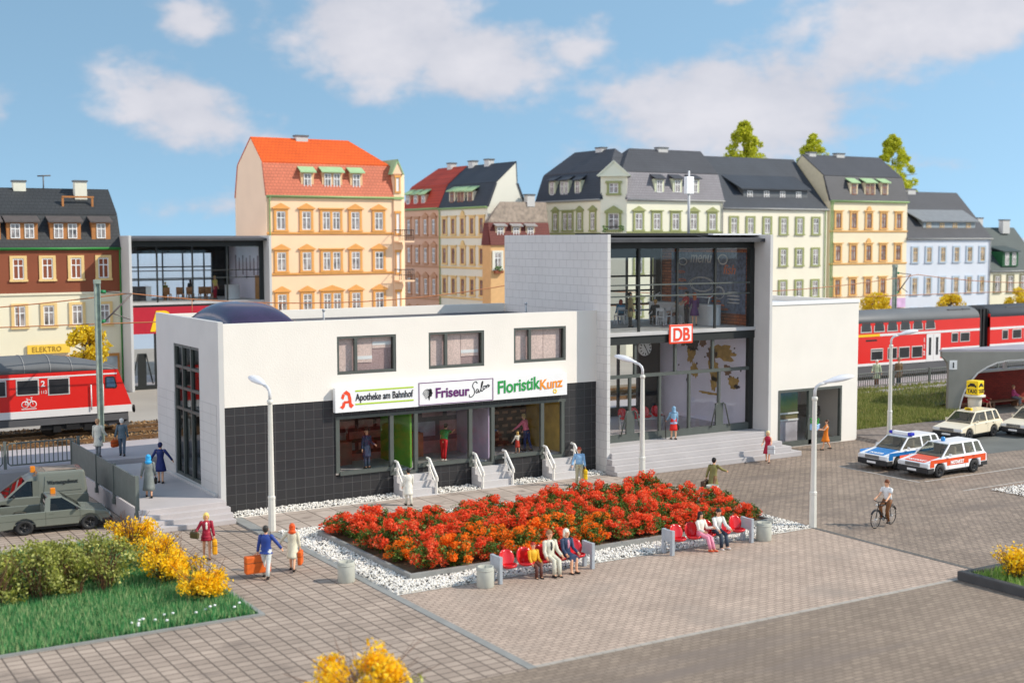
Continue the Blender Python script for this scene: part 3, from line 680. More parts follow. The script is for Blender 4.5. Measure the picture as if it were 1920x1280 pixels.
    if main:
        MB().box(xi-.03, xi-.005, .3, 7.5, 6.52, 10.45).build('brick_lining', BRICK_IN, t)
        bd = MB().box(xi-.07, xi-.032, .55, 6.6, 7.1, 10.28).build('menu_board', BOARD, t)
        text('chalk_menu', 'menu', 1.0, CHALK, bd, (xi-.08, 5.0, 9.72), face='-x', shear=.25, fit=(1.75, .42))
        text('chalk_fish', 'fish', .75, CHALK_O, bd, (xi-.08, 2.3, 9.15), face='-x', shear=.25, fit=(.95, .5))
        ck = MB(); co = MB()
        def scrib(mb, cy, cz, a, b, n=26, turns=2.0, ph=0.):
            pts = [(xi-.085, cy+a*cos(ph+turns*2*pi*k/n)*(1-.25*k/n), cz+b*sin(ph+turns*2*pi*k/n)*(1-.2*k/n)) for k in range(n+1)]
            mb.tube(pts, .018, 4, smooth=False)
        scrib(ck, 4.0, 8.55, 1.1, .42); scrib(ck, 2.3, 9.9, .4, .28); scrib(ck, 2.6, 8.15, .5, .35, 20, 1.5); scrib(ck, 5.6, 9.75, .4, .2)
        for k in range(4): scrib(co, 5.8-.1*k, 9.2-.45*k, .45, .06, 16, 3); scrib(co, 3.1-.3*k, 7.9-.2*k, .4, .05, 16, 3); scrib(ck, 1.4, 8.2-.18*k, .5, .02, 10, 1)
        ck.build('chalk_drawing', CHALK, bd); co.build('chalk_writing', CHALK_O, bd)
        wm = MB().box(xi-.03, xi-.005, .3, 7.6, z_sill, 5.95).build('mural_wall', LILAC, t)
        def blob(m, cy, cz, a, b, n=26, jag=.3):
            mb = MB(); pts = []
            for k in range(n):
                q = 2*pi*k/n; r = 1+random.uniform(-jag, jag); pts.append((cy+a*r*cos(q), cz+b*r*sin(q)))
            mb.prism(pts, 'x', xi-.045, xi-.031); mb.build('mural_shape', m, wm)
        for m, cy, cz, a, b in ((GOLD, 2.3, 5.0, .95, .42), (GOLD, 4.9, 4.75, .35, .45), (MDARK, 4.75, 5.25, .55, .35), (MBROWN, 3.9, 5.45, .28, .28), (MBROWN, 3.15, 4.8, .4, .35), (GOLD, 3.0, 4.05, .5, .55),
                                (GOLD, 3.0, 3.35, .22, .4), (MBROWN, 1.9, 4.1, .35, .25), (GOLD, 1.45, 3.5, .4, .3), (MDARK, 1.15, 3.3, .25, .12), (GOLD, 3.3, 2.75, .85, .07), (MBROWN, 5.6, 5.4, .18, .25), (GOLD, 4.6, 3.9, .3, .4), (MDARK, 5.1, 3.3, .15, .3)): blob(m, cy, cz, a, b)
        for k in range(16): blob(MDARK, random.uniform(.8, 6.5), random.uniform(3.3, 5.7), .06, .05, 9)
    else:
        MB().box(xi-.03, xi-.005, .3, 7.5, 6.52, 10.45).build('mural_wall', LILAC, t)
        wp = MB()
        for k in range(7): wp.box(xi-.05, xi-.031, 1.0+.8*k, 1.25+.8*k, 8.0+.3*(k % 3), 9.8-.2*(k % 2))
        wp.build('mural_shape', mat('mural_grey', (.32, .26, .32), .7, .3, 2), t)
        MB().box(xi-.1, xi-.031, .5, 1.6, 6.52, 8.3).build('inner_door', mat('door_ochre', (.45, .20, .03), .6, .15, 2), t)
    return t
hall(18.09, .35, 0, 10.25, 11.19, 'tall grey station tower with full height glass front above broad steps', 1.25, True)
hall(7.71, 43, .3, 10.52, 11.3, 'grey glass fronted building with red fascia between brown and orange houses', .6, False)

# entrance steps
es = MB()
for k in range(5):
    xa = (18.02, 18.05, 18.10, 18.285, 18.285)[k]; xb = (29.6, 29.15, 28.75, 28.15, 28.15)[k]
    es.box(xa, xb, -1.78+.26*k, .33 if k > 2 else -.86, .25*k if k > 0 else 0, .25*(k+1))
tag(es.build('entrance_steps', mat('step_grey2', (.45, .425, .42), .6, .06, .6), bevel=.02), 'broad light grey steps up to the station tower', 'steps')

# white side block
wb = thing('side_building', 'white rendered side block with glazed double door right of the tower', 'side building', (28.345, .5, 0))
bw, bz = 7.55, 7.68
m = wall_with_holes(0, bw, 0, bz, [(1.76, 6.36, .05, 3.07)], 0, .3); m.build('front_wall', WHITE_R, wb)
MB().box(bw-.3, bw, .3, 7.4, 0, bz).box(0, bw, 7.4, 7.7, 0, bz).box(0, .2, .3, 7.4, 0, bz).build('outer_wall', WHITE_R, wb)
MB().box(.2, bw-.3, .3, 7.4, 7.3, 7.4).build('roof', mat('roof_pale', (.55, .56, .58), .7, .05), wb)
MB().box(.02, bw+.03, -.05, .32, bz-.14, bz+.03).build('coping', WHITE, wb)
f = MB().box(1.76, 6.36, -.03, .16, 2.93, 3.07).box(1.76, 1.88, -.03, .16, .05, 2.93).box(6.24, 6.36, -.03, .16, .05, 2.93).box(3.92, 4.2, -.03, .16, .05, 2.93).box(1.88, 6.24, -.03, .14, .05, .32).box(4.22, 4.3, -.02, .12, .32, 2.93)
f.build('door_frame', FRAME, wb)
MB().box(1.88, 3.92, .05, .06, .32, 2.93).build('glass_door', GLASS, wb); MB().box(4.2, 6.24, .05, .06, .32, 2.93).build('glass_door', GLASS, wb)
hb = MB()
for s in (-1, 1): hb.tube([(4.06+s*.16, -.08, 1.62), (4.06+s*.22, -.1, 1.55), (4.06+s*.46, -.1, .4)], .035, 6)
hb.build('door_handle', FRAME, wb); MB().box(3.86, 4.26, -.05, .0, .32, 1.62).build('door_stile', FRAME, wb)
MB().box(.2, bw-.3, 4.0, 4.1, 0, 3.4).build('inner_wall', mat('inner_grey', (.55, .52, .54), .6, .2, 1), wb)
pm = bpy.data.materials.new('picture_landscape'); pm.use_nodes = True; nt = pm.node_tree; tcn = nt.nodes.new('ShaderNodeTexCoord'); spn = nt.nodes.new('ShaderNodeSeparateXYZ'); nt.links.new(tcn.outputs['Object'], spn.inputs[0])
nn_ = nt.nodes.new('ShaderNodeTexNoise'); nn_.inputs['Scale'].default_value = 1.6; nn_.inputs['Detail'].default_value = 4; nt.links.new(tcn.outputs['Object'], nn_.inputs['Vector'])
ma = nt.nodes.new('ShaderNodeMath'); ma.operation = 'MULTIPLY_ADD'; nt.links.new(nn_.outputs['Fac'], ma.inputs[0]); ma.inputs[1].default_value = 1.1; nt.links.new(spn.outputs[2], ma.inputs[2])
mrn = nt.nodes.new('ShaderNodeMapRange'); nt.links.new(ma.outputs[0], mrn.inputs[0]); mrn.inputs[1].default_value = 1.9; mrn.inputs[2].default_value = 3.6
crn = nt.nodes.new('ShaderNodeValToRGB'); nt.links.new(mrn.outputs[0], crn.inputs[0])
while len(crn.color_ramp.elements) < 4: crn.color_ramp.elements.new(.5)
for e_, (p_, c_) in zip(crn.color_ramp.elements, ((0, '#7d6a4a'), (.35, '#6f8a40'), (.6, '#2f7a5a'), (1, '#4a86b0'))): e_.position = p_; e_.color = tuple(lin(c_))+(1,)
nt.links.new(crn.outputs[0], nt.nodes['Principled BSDF'].inputs['Base Color'])
MB().box(1.3, 4.05, .95, 1.0, 1.35, 3.2).build('wall_picture', pm, wb)
MB().box(1.3, 4.05, .88, .94, 1.62, 1.70).box(1.3, 4.05, .88, 1.0, 1.26, 1.34).build('picture_rail', WHITE, wb)
MB().box(1.3, 4.05, .95, 1.0, .06, 1.26).build('picture_base', mat('picture_base', (.5, .46, .5), .4, .3, 1.2), wb)
MB().lathe([(0, 0), (.75, 0), (.8, .25), (.75, .5), (0, .5)], (5.3, 1.6, 1.35), 20).build('round_counter', BLACK, wb)
MB().box(.2, bw-.3, .3, 4.0, -.0, .06).build('inner_floor', mat('inner_floor', (.6, .55, .52), .5, .1, 1), wb)
MB().box(.2, bw-.3, .3, 4.1, 3.3, 3.4).build('inner_ceiling', mat('inner_ceil', (.5, .5, .5), .8, 0), wb)

# red and white rail emblem sign hung on the slab
db = thing('emblem_sign', 'red framed white sign lettered DB on the tower front', 'sign', (22.5, .09, 5.87))
MB().box(0, 1.48, 0, .06, 0, .94).build('sign_frame', mat('db_red', (.80, .06, .02), .4, 0), db, bevel=.03)
MB().box(.10, 1.38, -.008, .0, .10, .84).build('sign_face', WHITE, db, bevel=.003)
text('lettering', 'DB', .88, mat('db_red', (0, 0, 0)), db, (.74, -.014, .16), align='CENTER', bold=.022, sx=.93)

# clock hanging in the hall
ck = thing('station_clock', 'round white station clock hanging behind the lower glass', 'clock', (24.0, 4.0, 5.35))
MB().lathe([(0, -.06), (.40, -.06), (.42, 0), (.40, .06), (0, .06)], axis='y', n=28).build('clock_face', WHITE, ck)
hd = MB()
for k in range(12):
    a = k*pi/6; hd.hexa([(x, -.075, z) for x, z in [(sin(a)*r+cos(a)*w, cos(a)*r-sin(a)*w) for r, w in ((.27, -.025), (.27, .025), (.37, .025), (.37, -.025))]], [(x, -.062, z) for x, z in [(sin(a)*r+cos(a)*w, cos(a)*r-sin(a)*w) for r, w in ((.27, -.025), (.27, .025), (.37, .025), (.37, -.025))]])
for a, l, w in ((-.55, .24, .025), (2.6, .34, .018)):
    p = [(-cos(a)*w, sin(a)*w), (cos(a)*w, -sin(a)*w), (sin(a)*l+cos(a)*w, cos(a)*l-sin(a)*w), (sin(a)*l-cos(a)*w, cos(a)*l+sin(a)*w)]
    hd.hexa([(x, -.085, z) for x, z in p], [(x, -.076, z) for x, z in p])
hd.build('clock_hands', BLACK, ck); MB().box(-.03, .03, -.03, .03, .4, .62).build('hanger', BLACK, ck)

# antenna mast on the tower roof
am = thing('antenna_mast', 'white panel antenna on a thin mast above the tower roof', 'antenna', (26.2, 3.2, 11.2))
MB().tube([(0, 0, 0), (0, 0, 2.5)], .07, 8).tube([(.02, .0, 0), (.1, .1, 1.6)], .02, 6).build('mast', GREY_L, am)
MB().box(-.25, .25, -.12, .12, 2.1, 3.0).tube([(0, 0, 3.0), (0, 0, 3.3)], .06, 6).build('antenna_panel', WHITE, am, bevel=.04)

# ---- furniture inside the hall
def cafe_chair(x, y, z, rz, label):
    t = thing('cafe_chair', label, 'chair', (x, y, z), rz, 'white cafe chairs upstairs')
    m = mat('chair_white', (.78, .74, .74), .5, 0)
    MB().box(-.22, .22, -.22, .22, .42, .47).build('seat', m, t)
    bk = MB().box(-.22, .22, .18, .22, .75, .9).box(-.22, -.17, .18, .22, .47, .9).box(.17, .22, .18, .22, .47, .9); bk.build('backrest', m, t)
    for sx in (-1, 1):
        for sy in (-1, 1): MB().box(sx*.2-.025, sx*.2+.025, sy*.2-.025, sy*.2+.025, 0, .42).build('leg', m, t)
    return t
ZF = 6.52
for i, (x, y, a) in enumerate(((23.55, 5.6, 2.9), (24.2, 5.9, .6), (24.75, 3.6, 2.2), (25.3, 3.9, -1.4), (26.0, 3.9, 1.9))):
    cafe_chair(x, y, ZF, a, ('white cafe chair under the red haired guest', 'white cafe chair beside the standing beige coat', 'white cafe chair turned sideways behind the glass bar', 'white cafe chair left of the grey haired guest', 'white cafe chair nearest the purple dress')[i])
ct = thing('cafe_counter', 'long white cafe counter with rounded end and glass top upstairs', 'counter', (27.0, 1.9, ZF))
MB().box(-.35, .45, .3, 5.2, 0, 1.0).lathe([(.4, 0), (.4, 1.0), (0, 1.0)], (.05, .3, 0), 16).build('counter_body', mat('counter_white', (.68, .67, .66), .4, .03), ct)
MB().box(-.4, .5, .2, 5.3, 1.0, 1.05).build('counter_top', WHITE, ct)
MB().tube([(-.3, .3, 1.05), (-.2, .3, 1.42), (.1, .3, 1.55)], .025, 6).tube([(-.3, 4.8, 1.05), (-.2, 4.8, 1.42), (.1, 4.8, 1.55)], .025, 6).tube([(-.2, .3, 1.44), (-.2, 4.8, 1.44)], .03, 6).build('glass_rail', WHITE, ct)
tb = thing('cafe_table', 'dark grey long table among the white chairs upstairs', 'table', (24.6, 4.9, ZF))
MB().box(-1.3, 2.0, -.35, .35, .72, .77).build('tabletop', mat('table_grey', (.22, .25, .28), .4, .1), tb)
for x in (-1.1, 1.8): MB().tube([(x, 0, 0), (x, 0, .72)], .05, 8).build('leg', GREY_L, tb)
def red_seat(x, y, z, rz, label, group):
    t = thing('waiting_seat', label, 'seat', (x, y, z), rz, group); shell_seat(t, (0, 0, 0)); MB().tube([(0, .1, 0), (0, .1, .42)], .09, 10).build('seat_post', GREY_L, t); return t
def shell_seat(t, o, name='seat'):
    mb = MB(); n = 14; V = []; F = []
    rings = [(.0, .42, 0), (.16, .43, .0), (.25, .47, .02), (.27, .53, .05)]
    for r, z, dy in rings:
        for k in range(n):
            q = 2*pi*k/n; V.append((o[0]+r*cos(q), o[1]+r*.92*sin(q), o[2]+z+(.03 if sin(q) > 0 else -.0)*r))
    for i in range(3):
        for k in range(n): F.append((i*n+k, i*n+(k+1) % n, (i+1)*n+(k+1) % n, (i+1)*n+k))
    mb.add(V, F, 0, True)
    V = []; F = []; m = 9
    for i in range(m):
        s = i/(m-1); zz = .46+.50*s; w = .285*sqrt(max(0, 1-(abs(s-.48)/.56)**2.2))
        for k in range(7):
            q = (k/6-.5)*2; V.append((o[0]+w*q, o[1]+.20+.10*s-.10*q*q*w/.28, o[2]+zz))
    for i in range(m-1):
        for k in range(6): F.append((i*7+k, i*7+k+1, (i+1)*7+k+1, (i+1)*7+k))
    mb.add(V, F, 0, True)
    ob = mb.build(name, RED_S, t); so = ob.modifiers.new('shell', 'SOLIDIFY'); so.thickness = .03; so.offset = 0; return ob
wb2 = thing('waiting_bench', 'row of red shell seats waiting behind the lower glass', 'bench', (22.4, 3.6, 1.25))
for k in range(4): shell_seat(wb2, (.72*k, 0, .1))
MB().box(-.3, 2.5, .0, .08, .40, .48).tube([(-.25, .05, 0), (-.25, .05, .75)], .06, 8).tube([(2.45, .05, 0), (2.45, .05, .75)], .06, 8).build('bench_frame', GREY_L, wb2)

# ------------------------------------------------------------------ fences
def panel_fence():
    t = thing('panel_fence', 'dark grey solid panel fence along the left edge of the terrace', 'fence', (-3.70, 0, 0))
    ys = [-.55, 2.72, 5.5, 9.9]
    for i in range(3): MB().box(-.035, .035, ys[i]+.08, ys[i+1]-.08, .84, 2.0).build('panel', RAILING, t, bevel=.01)
    for y in ys: MB().box(-.07, .07, y-.06, y+.06, .42, 2.06).box(-.10, -.0, y-.09, y+.09, .42, .62).build('post', RAILING, t)
panel_fence()
def bar_fence(name, label, x0, n, y, z, step, h=1.12, dx=.19):
    t = thing(name, label, 'fence', (0, y, z))
    for i in range(n+1): MB().box(x0+step*i-.06, x0+step*i+.06, -.06, .06, 0, h+.10).build('post', RAILING, t)
    for i in range(n):
        a, b = x0+step*i+.12, x0+step*(i+1)-.12; g = MB()
        g.tube([(a, 0, .25), (a, 0, h-.1), (a+.1, 0, h), (b-.1, 0, h), (b, 0, h-.1), (b, 0, .25), (b-.1, 0, .15), (a+.1, 0, .15), (a, 0, .25)], .035, 6)
        k = int((b-a)/dx)
        for j in range(1, k): g.box(a+(b-a)*j/k-.02, a+(b-a)*j/k+.02, -.02, .02, .15, h)
        g.build('panel', RAILING, t)
bar_fence('bar_fence', 'dark grey barred fence on the platform edge behind the grey van', -15.95, 4, 10.22, .95, 3.15)
bar_fence('bar_fence', 'long dark barred fence on top of the grass bank', 36.2, 11, 11.2, 1.02, 3.6, 1.0, .21)

# ------------------------------------------------------------------ street lamps
def lamp(loc, az, label):
    t = thing('street_lamp', label, 'street lamp', loc, az, 'street lamps')
    MB().lathe([(.15, 0), (.138, 1.25), (.148, 1.28), (.148, 1.36), (.118, 1.40), (.088, 4.90)], n=8, smooth=False).build('pole', LAMPW, t)
    MB().lathe([(.088, 4.86), (.118, 4.90), (.118, 5.0), (.06, 5.03)], n=8).build('collar', LAMPW, t)
    MB().tube([(0, 0, 5.0), (0, 0, 5.25), (.05, 0, 5.38), (.18, 0, 5.48), (.42, 0, 5.55)], [.065, .062, .06, .06, .07], 8).build('arm', mat('lamp_arm', (.62, .62, .62), .35, 0), t)
    R = Matrix.Rotation(-.20, 3, 'Y'); hd = MB(); rings = []
    for x, w, hh in ((.34, .06, .06), (.5, .10, .085), (.75, .19, .14), (1.05, .235, .165), (1.32, .20, .13), (1.50, .12, .07), (1.55, .02, .02)):
        rings.append([tuple(R @ Vector((x, w*cos(2*pi*k/12), hh*sin(2*pi*k/12)*(1.0 if sin(2*pi*k/12) > 0 else .55)))+Vector((.0, 0, 5.47))) for k in range(12)])
    hd.loft(rings); hd.build('lamp_head', mat('lamp_head', (.74, .74, .76), .25, 0, spec=.6), t)
lamp((.47, -3.75, 0), radians(98), 'cream street lamp at the corner of the slab pavement, leftmost')
lamp((17.6, -4.2, 0), radians(108), 'cream street lamp in front of the tower steps')
lamp((18.3, -14.0, 0), -.45, 'cream street lamp at the right tip of the white gravel')
lamp((37.7, -.2, .17), -.45, 'cream street lamp before the grass bank, behind the police car')

# ------------------------------------------------------------------ litter bins
def bin_(x, y, label):
    t = thing('litter_bin', label, 'litter bin', (x, y, 0), 0, 'round concrete litter bins')
    MB().lathe([(0, .0), (.27, 0), (.28, .02), (.28, .56), (.26, .60), (.265, .66), (.235, .66), (.23, .3), (0, .28)], n=20).build('bin_body', BINC, t)
    MB().lathe([(.288, .54), (.292, .56), (.288, .58), (.278, .56)], n=20).build('bin_band', BINC, t)
bin_(-.1, -11.75, 'round concrete litter bin left of the gravel corner')
bin_(3.38, -14.68, 'round concrete litter bin beside the bench with three sitters')
bin_(18.33, -8.1, 'round concrete litter bin hiding the feet of the man in olive coat')
bin_(15.25, -14.6, 'round concrete litter bin at the far end of the second bench')

# ------------------------------------------------------------------ benches
def bench(x0, x1, y, label):
    t = thing('bench', label, 'bench', (x0, y, 0), 0, 'benches of red shell seats'); L = x1-x0
    fr = mat('bench_grey', (.36, .39, .42), .5, .08, 3)
    for x in (0, L): MB().box(x-.06, x+.06, -.30, -.16, 0, .88).box(x-.06, x+.06, .16, .30, 0, .88).box(x-.055, x+.055, -.16, .16, .46, .87).build('end_frame', fr, t, bevel=.012)
    MB().box(.06, L-.06, .05, .13, .34, .42).build('beam', fr, t)
    for k in range(5): shell_seat(t, (.46+(L-.92)*k/4, -.02, 0))
    return t
bench(3.95, 7.55, -14.42, 'red seat bench with a family of three sitting on it')
bench(10.95, 14.6, -14.42, 'red seat bench with a couple in white tops, to the right')
# ------------------------------------------------------------------ people
SKIN = mat('skin', (.78, .42, .25), .5, .04, 4); EYE = mat('eye', (.03, .02, .02), .3, 0); LIPS = mat('lips', (.5, .12, .08), .5, 0)
SHOE = mat('shoe_black', (.015, .013, .012), .4, 0)
def cmat(c):
    n = 'cloth_'+(c if isinstance(c, str) else '%.2f_%.2f_%.2f' % c); return mat(n.replace('#', ''), c, .6, .14, 7, .25, 16)
def person(label, loc, heading, top, legs, hair, H=1.75, armL=(5, 8, 12), armR=(5, 8, 12), legL=(0, 0), legR=(0, 0), lean=0, sit=False, group=None, shoe=None, front=None):
    """top: (kind, colour, sleeve); legs: (kind, colour); hair: (style, colour); arms (swing, out, elbow), legs (swing, knee), degrees"""
    t = thing('person', label, 'person', loc, radians(heading-90), group); s = H/1.75; rd = radians
    def leg(side, sw, kn):
        sw, kn = rd(sw), rd(kn); hip = Vector((side*.088, 0, 0)); knee = hip+Vector((side*.012, sin(sw), -cos(sw)))*.43; an = knee+Vector((0, sin(sw-kn), -cos(sw-kn)))*.42
        return hip, knee, an
    lg = {-1: leg(-1, *legL), 1: leg(1, *legR)}
    hz = .55 if sit else max(-lg[k][2].z for k in lg)+.085
    up_ = Vector((0, 0, hz)); cl, sl = cos(rd(lean)), sin(rd(lean))
    def T(x, y, z): return Vector((x, y*cl+z*sl, z*cl-y*sl))+up_
    LG = {k: [p+up_ for p in v] for k, v in lg.items()}
    AR = {}
    for side, (sw, out, el) in ((-1, armL), (1, armR)):
        sw, out, el = rd(sw+lean*.3), rd(out), rd(el); sh = T(side*.172, 0, .465)
        d1 = Vector((side*sin(out), sin(sw)*cos(out), -cos(sw)*cos(out))); e = sh+d1*.285
        d2 = Vector((side*sin(out)*.75, sin(sw+el)*cos(out), -cos(sw+el)*cos(out))).normalized(); w = e+d2*.25
        AR[side] = (sh, e, w, w+d2*.075, d2)
    # --- body: one skinned surface grown on the skeleton
    V = []; R = []; E = []
    def nv(p, r, par=None):
        V.append(tuple(p*s)); R.append(r*s)
        if par is not None: E.append((par, len(V)-1))
        return len(V)-1
    pel = nv(T(0, 0, .02), .115); wa = nv(T(0, .0, .17), .105, pel); chs = nv(T(0, .0, .36), .115, wa); nb = nv(T(0, -.005, .50), .060, chs); nk = nv(T(0, .0, .555), .052, nb)
    hl = nv(T(0, .012, .615), .072, nk); hm = nv(T(0, .006, .70), .094, hl); ht = nv(T(0, -.004, .765), .072, hm)
    for side in (-1, 1):
        sh, e, w, pm, d2 = AR[side]
        a = nv(sh, .056, chs); b = nv(e, .042, a); c = nv(w, .030, b); nv(pm, .034, c)
        hip, kn, an = LG[side]
        a = nv(hip+Vector((0, 0, -.04)), .088, pel); b = nv(kn, .056, a); m_ = nv(kn.lerp(an, .35)+Vector((0, -.012, 0)), .054, b); c = nv(an, .036, m_); nv(an+Vector((side*.015, .14, -.045)), .032, c)
    me = bpy.data.meshes.new('body'); me.from_pydata(V, E, []); o = bpy.data.objects.new('body', me); C.objects.link(o)
    sk = o.modifiers.new('skin', 'SKIN'); sk.use_smooth_shade = True
    for i, r in enumerate(R): me.skin_vertices[0].data[i].radius = (r, r)
    me.skin_vertices[0].data[0].use_root = True
    o.modifiers.new('sub', 'SUBSURF').levels = 1
    bpy.context.view_layer.update(); ev = bpy.data.meshes.new_from_object(o.evaluated_get(bpy.context.evaluated_depsgraph_get()))
    bpy.data.objects.remove(o); bpy.data.meshes.remove(me)
    mb = MB(); mb.add([v.co for v in ev.vertices], [tuple(p.vertices) for p in ev.polygons], 0, True); bpy.data.meshes.remove(ev)
    def S(p): return Vector(p)*s
    mb.loft([[S(T(-.012, .085, .675)), S(T(.012, .085, .675)), S(T(0, .09, .715))], [S(T(-.004, .122, .672)), S(T(.004, .122, .672)), S(T(0, .112, .69))]], 0)
    for sd in (-1, 1):
        mb.ell(S(T(sd*.034, .088, .712)), (.013*s, .008*s, .009*s), 6, 4, 1); mb.ell(S(T(sd*.093, -.005, .69)), (.014*s, .028*s, .036*s), 6, 4, 0)
    mb.ell(S(T(0, .088, .632)), (.026*s, .01*s, .009*s), 6, 4, 2)
    for side in (-1, 1):
        sh, e, w, pm, d2 = AR[side]; fx = d2.cross(Vector((1, 0, 0)));
        fx = fx.normalized() if fx.length > .1 else Vector((0, 1, 0)); inn = Vector((-side, 0, 0))
        for q, ln in zip((-.027, -.009, .009, .027), (.062, .078, .074, .056)):
            b0 = pm+fx*q; mb.tube([S(b0), S(b0+d2*ln*.55), S(b0+d2*ln*.9+inn*.025)], [.0095*s, .009*s, .007*s], 5, 0)
        b0 = w+d2*.045+fx*.022; mb.tube([S(b0), S(b0+fx*.028+d2*.03), S(b0+fx*.03+d2*.06+inn*.012)], [.011*s, .010*s, .007*s], 5, 0)
    mb.build('body', [SKIN, EYE, LIPS], t)
    # --- clothes
    n = 14
    def ring(z, wx, wy, yo=0, T_=T): return [S(T_(wx*cos(2*pi*k/n), yo+wy*sin(2*pi*k/n), z)) for k in range(n)]
    def legspan(dz):
        ys = []
        for k in LG:
            hip, kn, an = LG[k]
            for a, b in ((hip, kn), (kn, an)):
                z = hip.z-dz
                if min(a.z, b.z) <= z <= max(a.z, b.z) and abs(a.z-b.z) > 1e-4: ys.append(a.y+(b.y-a.y)*(a.z-z)/(a.z-b.z))
        if not ys: ys = [0]
        return min(ys), max(ys)
    kind, tc, sleeve = top; c = MB()
    hems = {'coat': -.42, 'longcoat': -.62, 'jacket': -.10, 'shirt': .02, 'dress': -.42, 'blouse': .02, 'top': .02}; hem = hems[kind]
    fem = kind in ('dress', 'blouse') or legs[0] == 'skirt'
    wst = .135 if fem else .158; shw = .165 if fem else .185
    rings = [ring(.535, .062, .058), ring(.505, .12, .075), ring(.47, shw, .095), ring(.38, shw+.005, .128 if not fem else .135), ring(.28, (shw+wst)/2+.005, .12), ring(.16, wst, .11), ring(.05, wst+.022, .125), ring(.0, wst+.03, .13)]
    if hem > 0: rings = rings[:-1]
    if sit and hem < -.12: hem = -.03
    if hem < 0 and not sit:
        k = 5
        for i in range(1, k+1):
            dz = -hem*i/k; a, b = legspan(dz); fl = .15+.03*i/k+(.045*i/k if kind in ('longcoat', 'dress') else .02*i/k)
            rings.append([S(Vector((fl*1.12*cos(2*pi*q/n), (a+b)/2+((b-a)/2+.115+.02*i/k+.006*sin(q*2.4))*sin(2*pi*q/n), hz-dz))) for q in range(n)])
    c.loft(rings)
    if front:
        fb = MB(); fb.ell(S(T(0, .098, .34)), (.05*s, .045*s, .15*s), 8, 6); fb.build(front[0], cmat(front[1]), t)
    if sleeve != 'none':
        for side in (-1, 1):
            sh, e, w, pm, d2 = AR[side]; ins = T(side*.13, 0, .475)
            if sleeve == 'long': c.tube([S(ins), S(sh+Vector((side*.01, 0, .0))), S(sh.lerp(e, .5)), S(e), S(e.lerp(w, .6)), S(w)], [.066*s, .072*s, .063*s, .056*s, .05*s, .047*s], 9)
            else: c.tube([S(ins), S(sh+Vector((side*.01, 0, .0))), S(sh.lerp(e, .65))], [.064*s, .07*s, .066*s], 9)
    c.build({'coat': 'coat', 'longcoat': 'coat', 'jacket': 'jacket', 'shirt': 'shirt', 'dress': 'dress', 'blouse': 'blouse', 'top': 'shirt'}[kind], cmat(tc), t)
    lk, lc = legs[:2]; sl_ = legs[2] if len(legs) > 2 else .45
    if lk == 'trousers':
        c = MB()
        c.loft([ring(.14, .15, .108), ring(.05, .165, .122), ring(-.05, .17, .12)])
        for side in (-1, 1):
            hip, kn, an = LG[side]
            c.tube([S(hip+Vector((0, 0, .03))), S(hip.lerp(kn, .3)), S(kn), S(kn.lerp(an, .5)), S(an+Vector((0, 0, .0)))], [.105*s, .098*s, .072*s, .066*s, .062*s], 10)
        c.build('trousers', cmat(lc), t)
    elif lk == 'skirt':
        c = MB()
        if sit:
            kn = (LG[-1][1]+LG[1][1])/2; hp = (LG[-1][0]+LG[1][0])/2
            rr = [ring(.14, .14, .11)]
            for q in (0, .3, .7, 1.05):
                p = hp.lerp(kn, q); rr.append([S(p+Vector((.175*cos(2*pi*k/n), (.04 if q == 0 else 0)*sin(2*pi*k/n), .105*sin(2*pi*k/n)))) for k in range(n)])
            c.loft(rr)
        else:
            rr = [ring(.17, .142, .105), ring(.06, .165, .125)]
            for i in range(1, 5):
                dz = sl_*i/4; a, b = legspan(dz); rr.append([S(Vector(((.172+.012*i)*cos(2*pi*q/n), (a+b)/2+((b-a)/2+.12)*sin(2*pi*q/n), hz-dz))) for q in range(n)])
            c.loft(rr)
        c.build('skirt', cmat(lc), t)
    for side in (-1, 1):
        an = LG[side][2]; q = MB(); q.ell(S(an+Vector((side*.012, .055, -.045))), (.048*s, .135*s, .042*s), 8, 6); q.box(-.04*s+S(an).x+side*.01*s, .04*s+S(an).x+side*.01*s, S(an).y-.07*s, S(an).y+.0*s, S(an).z-.085*s, S(an).z-.03*s)
        q.build('shoe', shoe or SHOE, t)
    st, hc = hair; hb = MB(); RT = Matrix.Rotation(-rd(lean), 3, 'X')
    if st != 'bald':
        hb.ell(S(T(0, -.022, .735)), (.102*s, .102*s, .098*s), 12, 8, 0, RT); hb.ell(S(T(0, -.05, .675)), (.09*s, .066*s, .085*s), 10, 6, 0, RT)
        if st in ('bob', 'long', 'scarf', 'hood'):
            hb.ell(S(T(0, -.045, .62)), (.105*s, .075*s, .12*s), 10, 6, 0, RT)
            for sd in (-1, 1): hb.ell(S(T(sd*.085, -.005, .66)), (.03*s, .05*s, .085*s), 8, 6, 0, RT)
        if st == 'long': hb.ell(S(T(0, -.08, .50)), (.10*s, .05*s, .17*s), 10, 6, 0, RT)
        if st == 'bun': hb.ell(S(T(0, -.13, .72)), (.045*s, .04*s, .045*s), 8, 6, 0, RT)
        if st in ('scarf', 'hood'): hb.ell(S(T(0, -.05, .52)), (.14*s, .10*s, .10*s), 10, 6, 0, RT)
    nm = {'cap': 'cap', 'hat': 'hat', 'scarf': 'headscarf', 'hood': 'hood', 'beret': 'cap'}.get(st, 'hair')
    if st == 'cap': hb.ell(S(T(0, .09, .765)), (.075*s, .075*s, .012*s), 10, 4, 0, RT)
    if st == 'beret': hb.ell(S(T(0, -.01, .80)), (.125*s, .125*s, .045*s), 12, 6, 0, RT)
